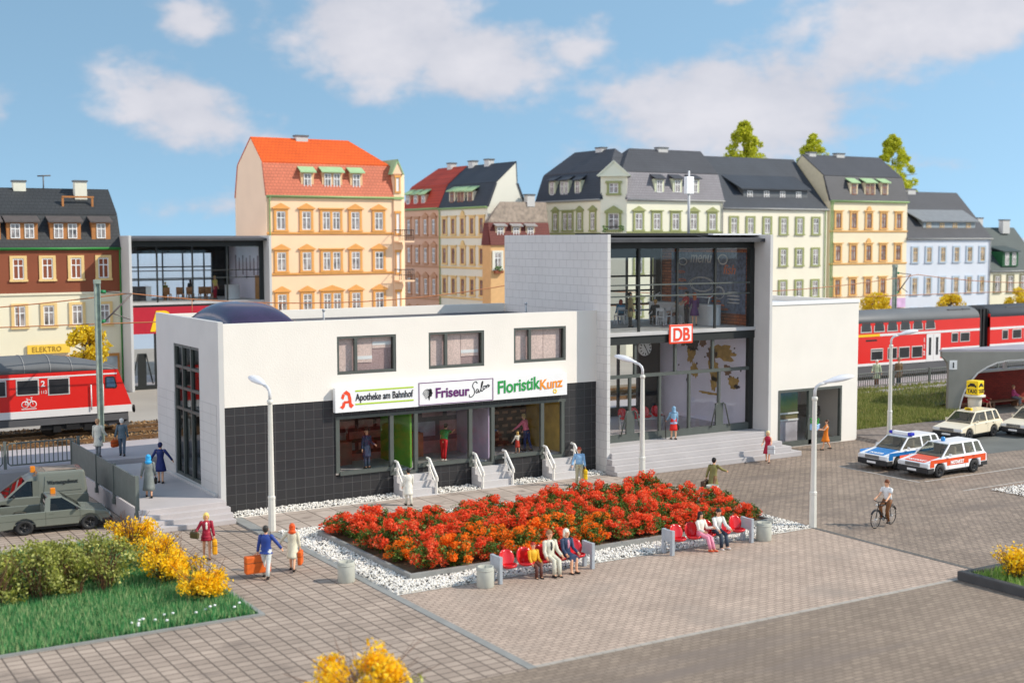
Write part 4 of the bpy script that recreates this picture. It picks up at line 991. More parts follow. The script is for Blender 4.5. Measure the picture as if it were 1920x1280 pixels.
    if st == 'hat':
        hb.v, hb.f, hb.m, hb.s = [], [], [], []
        hb.lathe([(0, .17*s), (.075*s, .165*s), (.10*s, .13*s), (.108*s, .05*s), (.185*s, .035*s), (.185*s, .025*s), (.1*s, .02*s)], (0, 0, 0), 16)
        hb.v = [tuple(RT @ Vector(v)+S(T(0, -.005, .735))) for v in hb.v]
    if hb.v: hb.build(nm, cmat(hc), t)
    M = Matrix.Translation(Vector(loc)) @ Matrix.Rotation(radians(heading-90), 4, 'Z')
    t_hand = {k: M @ (AR[k][3]*s) for k in AR}
    return t, t_hand
def suitcase(label, hand, heading, w, h, d, col, cat='suitcase', name='suitcase', rnd=.04):
    t = thing(name, label, cat, (hand.x, hand.y, hand.z-.06-h), radians(heading-90))
    MB().box(-d/2, d/2, -w/2, w/2, 0, h).build('case_body' if name == 'suitcase' else 'bag_body', cmat(col), t, bevel=rnd)
    MB().tube([(0, -.09, h-.01), (0, -.08, h+.055), (0, .08, h+.055), (0, .09, h-.01)], .014, 6).build('handle', cmat(col), t)
    MB().box(-d/2-.004, d/2+.004, -w/2-.004, w/2+.004, h*.62, h*.65).build('seam', mat('seam', (.12, .05, .02), .6, 0), t); return t
A = 58   # heading straight away from the viewer
W1 = 'people walking on the pavement'
_, h1 = person('person in blue jacket and white trousers walking away with a big orange suitcase', (-2.13, -9.96, 0), A, ('jacket', '#24408a', 'long'), ('trousers', '#c8ccc8'), ('short', '#33312e'), 1.75, (4, 14, 6), (10, 38, 10), (14, 8), (-16, 8))
suitcase('big orange suitcase carried by the person in blue jacket', h1[-1], A-60, .85, .58, .26, '#d3601a')
_, h2 = person('person with orange headscarf in a cream coat holding hands on the left pavement', (-1.05, -9.55, 0), A, ('coat', '#d9d2b8', 'long'), ('bare', 0), ('scarf', '#e0561a'), 1.62, (10, 40, 8), (4, 10, 8), (16, 8), (-16, 14))
suitcase('slim orange handbag carried by the person in cream coat', h2[1], A, .42, .46, .14, '#d65f18', 'handbag', 'handbag')
_, h3 = person('blonde person in a short crimson jacket and skirt carrying a yellow case', (-2.95, -6.43, 0), -105, ('jacket', '#9c1230', 'long'), ('skirt', '#a01430', .22), ('bob', '#e6c56a'), 1.62, front=('blouse_front', '#e8e2d4'), armL=(6, 12, 10), armR=(-10, 30, 70), legL=(12, 4), legR=(-8, 10), shoe=cmat('#5c4420'))
suitcase('yellow carrying case held by the person in crimson', h3[-1], -105, .38, .50, .16, '#e9a312')
suitcase('olive brown shoulder bag under the arm of the person in crimson', h3[1]+Vector((0, 0, .16)), -60, .36, .24, .12, '#4a4426', 'handbag', 'handbag')
_, h4 = person('person in long grey coat with bright blue headscarf on the terrace', (-2.6, 1.71, .73), 72, ('longcoat', '#767c7a', 'long'), ('bare', 0), ('scarf', '#2f9fd8'), 1.74, (4, 14, 10), (2, 10, 25), (12, 6), (-8, 8))
suitcase('small black handbag of the person in long grey coat', h4[1], 72, .28, .24, .12, '#161616', 'handbag', 'handbag')
person('blonde person in navy uniform and cap with arms spread on the terrace', (-1.29, 4.53, .73), 62, ('dress', '#1c2a66', 'long'), ('bare', 0), ('cap', '#17224f'), 1.74, (6, 34, 12), (8, 38, 8), (8, 4), (-6, 4))
person('person in long cream raincoat standing on the platform by the left mast', (-2.2, 11.3, .95), 50, ('coat', '#d3cfbf', 'long'), ('trousers', '#7c8084'), ('short', '#b98f6a'), 1.8, (4, 12, 14), (14, 16, 30), (6, 2), (-6, 2))
_, h5 = person('white haired person in grey blue suit with an orange bag on the platform', (-1.15, 11.1, .95), 66, ('jacket', '#566873', 'long'), ('trousers', '#4f6070'), ('short', '#dedad2'), 1.76, (2, 18, 6), (4, 10, 10), (8, 3), (-6, 6))
suitcase('round orange travel bag on the platform in a hand', h5[-1], 20, .42, .36, .2, '#c4521a', 'handbag', 'handbag', .09)
_, h6 = person('dark haired person in a white coat seen from behind at the pharmacy stair', (6.95, -2.35, .06), 80, ('coat', '#e0ddd0', 'long'), ('trousers', '#d9d5c5'), ('short', '#1d1a18'), 1.55, (6, 10, 14), (10, 10, 30), (8, 4), (-6, 4))
_, h7 = person('person in red cap and light blue sweater with a yellow bag by the stair', (15.38, -2.52, .06), -112, ('shirt', '#8db7d8', 'long'), ('trousers', '#b8b394'), ('cap', '#a03a24'), 1.72, (6, 10, 6), (-4, 22, 40), (6, 2), (-6, 4))
suitcase('yellow shoulder bag of the person in light blue sweater', h7[-1], -112, .36, .46, .14, '#e6bb10', 'handbag', 'handbag')
_, h8 = person('person in light blue hooded jacket and red skirt at the tower doors', (22.45, -.35, 1.25), 75, ('jacket', '#86adc8', 'long'), ('skirt', '#d4221a'), ('hood', '#7ea6c2'), 1.62, (30, 10, 20), (6, 10, 16), (4, 2), (-4, 2))
suitcase('black handbag hanging by the red skirt at the tower doors', h8[1], 75, .32, .26, .14, '#141414', 'handbag', 'handbag')
cn = thing('walking_stick', 'dark walking stick held by the person in light blue hood', 'walking stick', tuple(h8[-1])); zz = h8[-1].z-1.25
MB().tube([(0, 0, -zz), (-.08, .0, .25)], .022, 6).tube([(-.08, 0, .25), (-.32, .0, .30)], .03, 6).build('stick', mat('stick_dark', (.03, .02, .02), .5, 0), cn)
_, h9 = person('person in olive coat hurrying with a brown suitcase behind a bin', (19.0, -7.35, 0), 28, ('coat', '#7c7440', 'long'), ('trousers', '#6a4a28'), ('short', '#171513'), 1.74, (-22, 14, 10), (46, 30, 20), (34, 20), (-30, 40), lean=10)
suitcase('brown suitcase of the hurrying person in olive coat', h9[-1], 20, .62, .42, .2, '#4f3a2a')
_, h10 = person('blonde person in a crimson dress walking below the tower steps', (26.8, -2.3, 0), -140, ('dress', '#b01238', 'none'), ('bare', 0), ('bob', '#e4cf9a'), 1.58, (20, 8, 60), (14, 12, 50), (14, 4), (-12, 12), shoe=cmat('#4a2416'))
suitcase('white and black handbag of the person in crimson dress', h10[-1], -60, .36, .42, .16, '#cfcfcf', 'handbag', 'handbag')
_, h11 = person('person in orange dress carrying a blue planter past the side door', (31.97, -1.08, 0), 150, ('dress', '#e07a12', 'none'), ('bare', 0), ('short', '#4a2a14'), 1.6, (40, 6, 60), (40, 6, 60), (16, 6), (-14, 16), lean=-4)
pb = thing('planter_box', 'blue planter box with green leaves in the arms of the orange dress', 'planter', ((h11[-1].x+h11[1].x)/2-.12, (h11[-1].y+h11[1].y)/2+.08, h11[1].z-.04), .5)
MB().box(-.26, .26, -.2, .2, 0, .30).build('box', cmat('#8fb6dc'), pb, bevel=.02)
lf = MB()
for k in range(26): lf.ell((random.uniform(-.22, .22), random.uniform(-.18, .18), random.uniform(.30, .58)), (.07, .07, .05), 5, 3)
lf.build('leaves', cmat('#1f8a2c'), pb)
BN = 'people sitting on the benches'
person('child in yellow top and brown trousers on the front bench', (5.35, -14.42, 0), -90, ('shirt', '#e0a820', 'long'), ('trousers', '#5a3026'), ('short', '#a02c1c'), 1.45, (14, 6, 40), (14, 6, 40), (82, 80), (78, 84), sit=True, group=BN)
person('person in cream suit with dark tie on the front bench', (5.98, -14.44, 0), -92, ('jacket', '#cfcbb8', 'long'), ('trousers', '#c9c5b2'), ('short', '#8d6a4a'), 1.86, (16, 12, 40), (16, 12, 40), (80, 78), (84, 82), sit=True, group=BN, front=('tie', '#2a2a30'))
person('white haired person in navy suit and skirt on the front bench', (6.66, -14.42, 0), -88, ('jacket', '#2c3c58', 'long'), ('skirt', '#2c3c58'), ('bob', '#e4dcc8'), 1.82, (18, 6, 46), (18, 6, 46), (84, 84), (80, 82), sit=True, group=BN, front=('blouse_front', '#d890a0'))
person('dark haired person in white top and pink skirt on the right bench', (12.4, -14.42, 0), -80, ('blouse', '#ded8cc', 'long'), ('trousers', '#d98aa0'), ('long', '#1c1614'), 1.72, (30, 6, 70), (24, 6, 60), (80, 60), (84, 66), sit=True, group=BN, shoe=cmat('#d8562a'))
person('person in white sweater and dark blue trousers on the right bench', (13.15, -14.42, 0), -96, ('shirt', '#dcdad2', 'long'), ('trousers', '#2a3848'), ('short', '#2a2624'), 1.8, (34, 8, 30), (34, 8, 30), (84, 70), (80, 78), lean=10, sit=True, group=BN, shoe=cmat('#d8d4cc'))
person('person in white cap and pale green coat behind the bank fence', (50.1, 12.2, .95), -130, ('coat', '#b9c4a0', 'long'), ('trousers', '#7a4a30'), ('cap', '#e6e2da'), 1.8, (4, 14, 10), (10, 20, 40))
person('person in brown coat and hat behind the bank fence', (51.7, 11.7, .95), 60, ('coat', '#7a6244', 'long'), ('trousers', '#3c4450'), ('hat', '#8a7458'), 1.85)
person('person in red dress sitting on the shelter bench', (52.3, 5.2, .05), -80, ('dress', '#b8121c', 'long'), ('skirt', '#b8121c'), ('short', '#2a1a14'), 1.6, (26, 10, 50), (24, 10, 50), (86, 70), (80, 96), sit=True)
person('person in pink sweater and grey trousers on the shelter bench', (55.3, 5.2, .05), -60, ('shirt', '#c84f84', 'long'), ('trousers', '#6f747a'), ('short', '#a07a5a'), 1.7, (30, 8, 30), (30, 8, 30), (82, 78), (80, 84), sit=True)
# behind the shop windows
person('person in long blue coat and brown hat inside the pharmacy window', (6.72, 1.15, 1.1), -75, ('coat', '#36425e', 'long'), ('trousers', '#3e4c62'), ('hat', '#4a3424'), 1.74, (12, 6, 60), (0, 14, 10))
person('person in green shirt and red trousers bending inside the salon window', (10.5, 1.1, 1.1), 40, ('shirt', '#2f8a48', 'short'), ('trousers', '#c4121c'), ('short', '#3c2418'), 1.7, (0, 12, 10), (60, 8, 40), (6, 4), (-6, 6), lean=26, shoe=cmat('#d8d0c4'))
person('small child in white top and red skirt inside the florist window', (14.33, 1.0, 1.1), 95, ('blouse', '#e0d6c4', 'long'), ('skirt', '#c63a22'), ('bob', '#e2b868'), 1.02, (10, 30, 10), (60, 40, 10), (6, 2), (-6, 2))
person('person in pink shirt and blue trousers leaning to a child in the florist', (15.05, 1.35, 1.1), 120, ('shirt', '#d9647e', 'long'), ('trousers', '#26305c'), ('short', '#a8925c'), 1.76, (36, 20, 10), (10, 10, 20), (6, 4), (-10, 8), lean=14)
person('person in blue clothes bending far inside the florist window', (13.35, 2.2, 1.1), 20, ('shirt', '#28527e', 'long'), ('trousers', '#2b4464'), ('short', '#2a1c14'), 1.6, (30, 8, 30), (30, 8, 30), lean=22)
# upstairs in the hall
person('person in long beige coat standing upstairs behind the tower glass', (22.6, 3.4, 6.52), -20, ('coat', '#a8956a', 'long'), ('trousers', '#4c4844'), ('short', '#15120f'), 1.78)
person('red haired person in blue sitting upstairs with back to the window', (23.55, 5.5, 6.52), 60, ('shirt', '#3c82a8', 'long'), ('trousers', '#24446a'), ('bob', '#a8381c'), 1.66, (20, 8, 40), (20, 8, 40), (84, 84), (84, 84), sit=True)
person('person in black sitting upstairs at the long grey table', (24.75, 4.1, 6.52), 70, ('shirt', '#1c1c20', 'long'), ('trousers', '#26262c'), ('short', '#b88a4a'), 1.7, (20, 8, 40), (20, 8, 40), (84, 84), (84, 84), sit=True)
person('grey haired person with blue scarf sitting upstairs near the counter', (26.0, 3.9, 6.52), 160, ('blouse', '#c8beb0', 'long'), ('trousers', '#8c6450'), ('bob', '#cfc4ae'), 1.66, (30, 8, 40), (30, 8, 40), (84, 70), (84, 84), sit=True)
person('person in purple dress standing upstairs at the white counter', (26.1, 2.55, 6.52), 60, ('dress', '#5a2c64', 'long'), ('bare', 0), ('long', '#b0582a'), 1.7, (20, 8, 30), (20, 8, 30))
person('dark haired person in red top standing upstairs behind the purple dress', (26.35, 3.5, 6.52), 170, ('blouse', '#c42c34', 'short'), ('trousers', '#3a2a34'), ('bob', '#1c1414'), 1.74, (40, 10, 30), (30, 10, 40))
MD = 'people upstairs in the far glass building'
person('person in pink top at the left edge of the far glass building', (8.5, 46.2, 6.52), 60, ('shirt', '#c87a74', 'short'), ('trousers', '#8a4a28'), ('short', '#20180f'), 1.75, group=MD)
person('person in olive jacket among the chairs in the far glass building', (11.6, 46.4, 6.52), 60, ('jacket', '#7d7a34', 'long'), ('trousers', '#7a4c24'), ('short', '#a89848'), 1.35, group=MD)
person('person in black and white by the chairs in the far glass building', (13.45, 46.2, 6.52), 90, ('shirt', '#1b1b1f', 'long'), ('trousers', '#cfcfcf'), ('long', '#2a1610'), 1.5, group=MD)
person('person in yellow top and red trousers in the far glass building', (15.35, 46.2, 6.52), -60, ('shirt', '#d8c060', 'short'), ('trousers', '#b01c34'), ('short', '#c49a58'), 1.75, group=MD)
far_m = mat('chair_brown', (.36, .15, .05), .6, .1)
for i, (x, y) in enumerate(((11.6, 45.9), (12.6, 46.0), (13.3, 45.8), (14.3, 46.0), (14.75, 45.8))):
    t = thing('wooden_chair', 'brown wooden chair upstairs in the far glass building', 'chair', (x, y, 6.52), 0, 'brown chairs in the far glass building')
    MB().box(-.24, .24, -.24, .24, .42, .48).build('seat', far_m, t); MB().box(-.24, .24, .2, .25, .48, .95).build('backrest', far_m, t)
    for sx in (-1, 1):
        for sy in (-1, 1): MB().box(sx*.21-.03, sx*.21+.03, sy*.21-.03, sy*.21+.03, 0, .42).build('leg', far_m, t)
t = thing('bar_counter', 'dark and white bar counter at the left of the far glass building', 'counter', (9.9, 46.3, 6.52)); MB().box(-.9, .1, -.4, .6, 0, 1.05).build('counter_body', mat('bar_dark', (.06, .05, .05), .5, .1), t); MB().box(.1, .5, -.4, .6, 0, 1.05).build('counter_end', WHITE, t)
t = thing('round_counter', 'white round counter at the right of the far glass building', 'counter', (16.6, 45.9, 6.52)); MB().lathe([(.55, 0), (.55, 1.0), (.58, 1.02), (.58, 1.06), (0, 1.06)], n=18).build('counter_body', WHITE, t)

# ------------------------------------------------------------------ cyclist
ang = atan2(-.24, -1.19)
bk = thing('bicycle', 'black bicycle ridden across the forecourt', 'bicycle', (20.68, -15.34, 0), ang-pi/2)
BKM = mat('bike_black', (.015, .016, .02), .4, 0)
def wheel(y):
    w = MB().lathe([(.335, -.02), (.355, 0), (.335, .02), (.318, 0), (.335, -.02)], (0, 0, 0), 26, axis='x'); o = w.build('wheel', RUBBER, bk); o.location = (0, y, .355)
    sp = MB()
    for k in range(12): sp.tube([(0, 0, 0), (0, .32*cos(k*pi/6), .32*sin(k*pi/6))], .004, 4)
    sp.tube([(-.05, 0, 0), (.05, 0, 0)], .03, 8); sp.build('spokes', GREY_L, o)
    fd = MB()
    for k in range(9):
        a = radians(35+14*k) if y > 0 else radians(25+14*k); b = a+radians(14)
        fd.hexa([(-.03, .38*cos(a), .38*sin(a)), (.03, .38*cos(a), .38*sin(a)), (.03, .38*cos(b), .38*sin(b)), (-.03, .38*cos(b), .38*sin(b))], [(-.03, .39*cos(a), .39*sin(a)), (.03, .39*cos(a), .39*sin(a)), (.03, .39*cos(b), .39*sin(b)), (-.03, .39*cos(b), .39*sin(b))])
    fd.build('mudguard', BKM, o)
wheel(.56); wheel(-.55)
fr = MB(); P = dict(bb=(0, -.1, .30), st=(0, -.26, .82), hd=(0, .38, .86), hd2=(0, .42, .70), r=(0, -.55, .355), f=(0, .56, .355))
for a, b, r in (('bb', 'st', .02), ('bb', 'hd2', .022), ('st', 'hd', .018), ('bb', 'r', .014), ('st', 'r', .012), ('hd', 'f', .018)): fr.tube([P[a], P[b]], r, 6)
fr.tube([(-.05, -.62, .78), (-.05, -.25, .78)], .012, 5).tube([(.05, -.62, .78), (.05, -.25, .78)], .012, 5).tube([(.05, -.6, .78), (.04, -.55, .36)], .01, 5)
fr.build('frame', BKM, bk); MB().ell((0, -.29, .90), (.08, .14, .04), 10, 5).build('saddle', RUBBER, bk)
MB().tube([(-.28, .22, 1.02), (-.20, .36, 1.04), (0, .40, 1.0), (.20, .36, 1.04), (.28, .22, 1.02)], .016, 6).tube([(0, .38, .84), (0, .40, 1.0)], .018, 6).build('handlebar', BKM, bk)
MB().tube([(-.14, -.06, .16), (-.1, -.1, .30), (.1, -.1, .30), (.14, -.14, .44)], .014, 6).box(-.2, -.1, -.12, .0, .14, .17).box(.1, .2, -.2, -.08, .43, .46).build('pedals', BKM, bk)
MB().lathe([(.0, -.01), (.10, -.01), (.10, .01), (0, .01)], (.05, -.1, .30), 14, axis='x').build('chain_wheel', GREY_L, bk)
MB().ell((0, .50, .90), (.04, .05, .04), 8, 5).build('headlamp', GREY_L, bk)
M_ = Matrix.Translation((20.68, -15.34, 0)) @ Matrix.Rotation(ang-pi/2, 4, 'Z'); sp_ = M_ @ Vector((0, -.29, .43))
person('person in white shirt and brown trousers riding the black bicycle', tuple(sp_), math.degrees(ang), ('shirt', '#d4d6d6', 'short'), ('trousers', '#6e431c'), ('short', '#6b3a1c'), 1.74, (34, 8, 26), (34, 8, 26), (28, 42), (60, 72), lean=8, sit=True)
# ------------------------------------------------------------------ cars (front towards +y of the thing)
CHROME = mat('chrome_grey', (.42, .43, .44), .25, .05, 4, metal=.6); LAMPG = mat('lamp_glass', (.68, .70, .72), .15, 0, spec=.8); BUMP = mat('bumper_black', (.025, .025, .027), .6, .1, 4)
TAIL = mat('tail_red', (.5, .02, .02), .3, 0); SEATC = mat('car_seat', (.45, .38, .32), .8, .1, 3); PLATE = mat('plate_white', (.75, .75, .74), .4, 0)
def arc(cy, cz, r, a0, a1, n=9): return [(cy+r*cos(radians(a0+(a1-a0)*k/n)), cz+r*sin(radians(a0+(a1-a0)*k/n))) for k in range(n+1)]
def wheel_at(t, x, y, r, side, spokes=6):
    o = MB().lathe([(r*.60, -.09), (r*.94, -.095), (r, -.06), (r, .06), (r*.94, .095), (r*.60, .09), (r*.60, -.09)], axis='x', n=26).build('wheel', RUBBER, t); o.location = (x, y, r)
    rm = MB().lathe([(r*.62, -.07), (r*.62, .075), (r*.55, .085), (r*.52, .03), (0, .03)], axis='x', n=22)
    for k in range(spokes):
        a = 2*pi*k/spokes; d = Vector((0, cos(a), sin(a))); e = Vector((0, -sin(a), cos(a)))
        rm.hexa([tuple(d*r*.1+e*r*.09+Vector((.03, 0, 0))), tuple(d*r*.1-e*r*.09+Vector((.03, 0, 0))), tuple(d*r*.56-e*r*.06+Vector((.04, 0, 0))), tuple(d*r*.56+e*r*.06+Vector((.04, 0, 0)))],
                [tuple(d*r*.1+e*r*.07+Vector((.075, 0, 0))), tuple(d*r*.1-e*r*.07+Vector((.075, 0, 0))), tuple(d*r*.56-e*r*.05+Vector((.08, 0, 0))), tuple(d*r*.56+e*r*.05+Vector((.08, 0, 0)))])
    rm.lathe([(r*.14, .06), (r*.13, .09), (0, .095)], axis='x', n=12)
    if side < 0: rm.v = [(-v[0], v[1], v[2]) for v in rm.v]; rm.f = [tuple(reversed(f)) for f in rm.f]
    rm.build('rim', mat('rim_grey', (.05, .05, .052), .35, .1, 4, metal=.5), o)
def quadpane(t, name, P, m, th=.012):
    """window pane spanned by four points"""
    P = [Vector(p) for p in P]; nn = (P[1]-P[0]).cross(P[3]-P[0]).normalized()*th
    return MB().hexa([tuple(p) for p in P], [tuple(p+nn) for p in P]).build(name, m, t)
def estate(label, loc, heading, paint, stripe=None, lettering=None, extra=None, group=None):
    t = thing('estate_car', label, 'car', loc, radians(heading-90), group); L, W = 4.32, 1.74; hw = W/2; r = .31; ya, yf = -1.22, 1.27
    pts = [(-2.12, .27)]+arc(ya, r, .385, 180, 0)+arc(yf, r, .385, 180, 0)+[(2.06, .25), (2.13, .34), (2.14, .60), (2.10, .72), (1.55, .81), (.98, .90), (-2.02, .93), (-2.12, .86), (-2.15, .5)]
    pts = [p for p in pts if p[1] >= .24]
    MB().prism(pts, 'x', -hw, hw).build('body', paint, t, bevel=.055, seg=3)
    MB().box(-hw+.12, hw-.12, -2.0, 2.0, .2, .40).build('underbody', BLACK, t)
    MB().box(-hw+.03, hw-.03, 2.06, 2.20, .26, .52).box(-hw-.012, -hw+.1, 1.70, 2.14, .27, .50).box(hw-.1, hw+.012, 1.70, 2.14, .27, .50).build('front_bumper', BUMP, t, bevel=.03)
    MB().box(-hw+.03, hw-.03, -2.21, -2.08, .28, .52).box(-hw-.012, -hw+.1, -2.12, -1.66, .30, .50).box(hw-.1, hw+.012, -2.12, -1.66, .30, .50).build('rear_bumper', BUMP, t, bevel=.03)
    g = MB().box(-.42, .42, 2.135, 2.165, .545, .71)
    g.build('grille', CHROME, t, bevel=.01)
    gb = MB()
    for k in range(4): gb.box(-.39, .39, 2.164, 2.172, .565+.036*k, .58+.036*k)
    gb.build('grille_bars', BUMP, t)
    for s in (-1, 1):
        MB().box(s*.44, s*.80, 2.12, 2.16, .54, .70).box(s*.79, s*.872, 2.0, 2.13, .55, .69).build('headlight', LAMPG, t, bevel=.012)
        MB().box(s*.60, s*.84, -2.175, -2.13, .58, .84).build('taillight', TAIL, t, bevel=.01)
    # cabin: roof, pillars, panes
    zb, zr = .915, 1.44; bx, rx = .80, .60; yb = [1.02, .30, -.62, -1.40, -2.0]; yr = [.30, .02, -.62, -1.34, -1.78]
    B = lambda s, i: Vector((s*bx, yb[i], zb)); Tp = lambda s, i: Vector((s*rx, yr[i], zr))
    rf = MB().hexa([(-rx-.02, yr[4]-.06, zr-.01), (rx+.02, yr[4]-.06, zr-.01), (rx+.02, yr[0]+.05, zr-.03), (-rx-.02, yr[0]+.05, zr-.03)], [(-rx+.06, yr[4], zr+.055), (rx-.06, yr[4], zr+.055), (rx-.06, yr[0]-.10, zr+.045), (-rx+.06, yr[0]-.10, zr+.045)])
    rf.build('roof', paint, t, bevel=.03)
    pl = MB()
    for s in (-1, 1):
        for i, w in ((0, .045), (2, .055), (3, .05), (4, .06)):
            j = i
            a = B(s, j); b = Tp(s, j)
            pl.hexa([(a.x-.035*s-.025, a.y-w, a.z-.02), (a.x-.035*s+.025, a.y-w, a.z-.02), (a.x-.035*s+.025, a.y+w, a.z-.02), (a.x-.035*s-.025, a.y+w, a.z-.02)], [(b.x-.025, b.y-w*.9, b.z), (b.x+.025, b.y-w*.9, b.z), (b.x+.025, b.y+w*.9, b.z), (b.x-.025, b.y+w*.9, b.z)])
        a, b = B(s, 0), B(s, 4); pl.hexa([(a.x-.06*s-.02, a.y, zb-.03), (a.x-.06*s+.03, a.y, zb-.03), (b.x-.06*s+.03, b.y, zb-.03), (b.x-.06*s-.02, b.y, zb-.03)], [(a.x-.05*s-.02, a.y, zb+.035), (a.x-.05*s+.025, a.y, zb+.035), (b.x-.05*s+.025, b.y, zb+.035), (b.x-.05*s-.02, b.y, zb+.035)])
    pl.build('pillars', paint, t)
    quadpane(t, 'windscreen', [B(-1, 0)*1+Vector((.04, 0, .0)), B(1, 0)+Vector((-.04, 0, 0)), Tp(1, 0), Tp(-1, 0)], GLASS_C)
    quadpane(t, 'rear_window', [B(1, 4)+Vector((-.04, 0, 0)), B(-1, 4)+Vector((.04, 0, 0)), Tp(-1, 4), Tp(1, 4)], GLASS_C)
    for s in (-1, 1):
        o = Vector((-s*.03, 0, 0))
        for i, j in ((0, 2), (2, 3), (3, 4)): quadpane(t, 'side_window', [B(s, i)+o, B(s, j)+o, Tp(s, j), Tp(s, i)] if s > 0 else [B(s, j)+o, B(s, i)+o, Tp(s, i), Tp(s, j)], GLASS_C)
        MB().box(s*hw-.02, s*hw+.14*s, .62, .70, .93, 1.06).build('mirror', paint, t, bevel=.02)
        for y in (-.35, -1.1): MB().box(s*hw-.01, s*(hw+.015), y-.08, y+.08, .80, .83).build('door_handle', BUMP, t)
        for y in (ya, yf): wheel_at(t, s*(hw-.10), y, r, s)
        dl = MB()
        for y in (.72, -.55, -1.32): dl.box(s*hw-.002, s*(hw+.003), y-.006, y+.006, .36 if y > -1.3 else .75, .88)
        dl.build('door_gap', mat('gap_dark', (.05, .05, .05), .8, 0), t)
    st = MB().box(-.6, -.1, -.1, .35, .5, .95).box(.1, .6, -.1, .35, .5, .95).box(-.6, -.1, -.2, -.08, .6, 1.28).box(.1, .6, -.2, -.08, .6, 1.28).box(-.62, .62, -1.3, -1.15, .6, 1.2).box(-.7, .7, .55, .95, .7, .97); st.build('seats', SEATC, t)
    st = MB().lathe([(.16, 0), (.18, .02), (.16, .04)], (-.36, .42, 1.02), 14, axis='y'); st.build('steering_wheel', BLACK, t)
    if stripe:
        for s in (-1, 1):
            sb = MB().box(s*hw-.004, s*(hw+.006), -2.02, 1.98, .69, .86)
            for a, b in ((-.76, .80), (1.70, 2.0), (-2.02, -1.66)): sb.box(s*hw-.004, s*(hw+.006), a, b, .52, .69)
            sb.build('side_stripe', stripe, t)
            text('lettering', lettering, .20, WHITE, t, (s*(hw+.012), .55*(-s) if s < 0 else -.65, .58), face='+x' if s > 0 else '-x', bold=.012, sx=1.0)
        hp = MB().hexa([(-.56, 2.02, .7365), (.56, 2.02, .7365), (.62, 1.02, .898), (-.62, 1.02, .898)], [(-.56, 2.02, .744), (.56, 2.02, .744), (.62, 1.02, .906), (-.62, 1.02, .906)]); hp.build('bonnet_panel', stripe, t)
        tx = text('lettering', lettering, .22, WHITE, t, (0, 0, 0), face='z', align='CENTER', bold=.006, thick=.01, rot=pi)
        tx.rotation_euler = (-.155, 0, 0); tx.location = (0, 1.90, .772)
    if extra: extra(t)
    MB().box(-.26, .26, -2.225, -2.21, .36, .47).build('number_plate', PLATE, t); MB().box(-.26, .26, 2.20, 2.212, .33, .43).build('number_plate', PLATE, t)
    return t
PW = mat('car_white', (.82, .82, .82), .18, .02, 2, spec=.6); PB = mat('car_blue', (.02, .18, .48), .25, .03, 3); PR = mat('car_orange_red', (.72, .085, .02), .25, .03, 3); PI = mat('car_ivory', (.80, .70, .52), .2, .02, 2, spec=.6)
BLUEL = mat('beacon_blue', (.02, .03, .45), .15, 0, spec=.8); BLUEB = mat('beacon_light_blue', (.02, .22, .55), .12, 0, spec=.8)
def ex_pol(t):
    b = MB().box(-.62, .62, -.12, .14, 1.50, 1.66); b.build('light_bar', WHITE, t, bevel=.03)
    for s in (-1, 1): MB().box(s*.44, s*.66, -.14, .16, 1.50, 1.66).build('beacon', BLUEL, t, bevel=.04)
    MB().box(-.5, .5, -.08, .1, 1.47, 1.51).build('bar_foot', BLUEL, t)
def ex_not(t):
    MB().lathe([(.10, 1.49), (.11, 1.60), (.09, 1.68), (0, 1.70)], (.02, -.02, 0), 14).build('beacon', BLUEB, t)
def ex_taxi(t):
    MB().box(-.22, .22, -.06, .06, 1.49, 1.63).build('roof_sign', mat('taxi_yellow', (.92, .62, .01), .4, .02), t, bevel=.02)
    text('lettering', 'TAXI', .12, BK, t, (0, .068, 1.515), face='+y', align='CENTER', bold=.003)
estate('white and blue police estate car with blue light bar, lettered POLIZEI', (31.75, -6.35, 0), 183, PW, PB, 'POLIZEI', ex_pol)
estate('white and orange red emergency doctor estate car lettered NOTARZT', (31.85, -8.75, 0), 182, PW, PR, 'NOTARZT', ex_not)
estate('ivory taxi estate car in front of the taxi column, fully visible', (41.85, -2.1, 0), 188, PI, None, None, ex_taxi)
estate('ivory taxi estate car at the right edge, cut off by the frame', (46.1, -3.2, 0), 186, PI, None, None, ex_taxi)

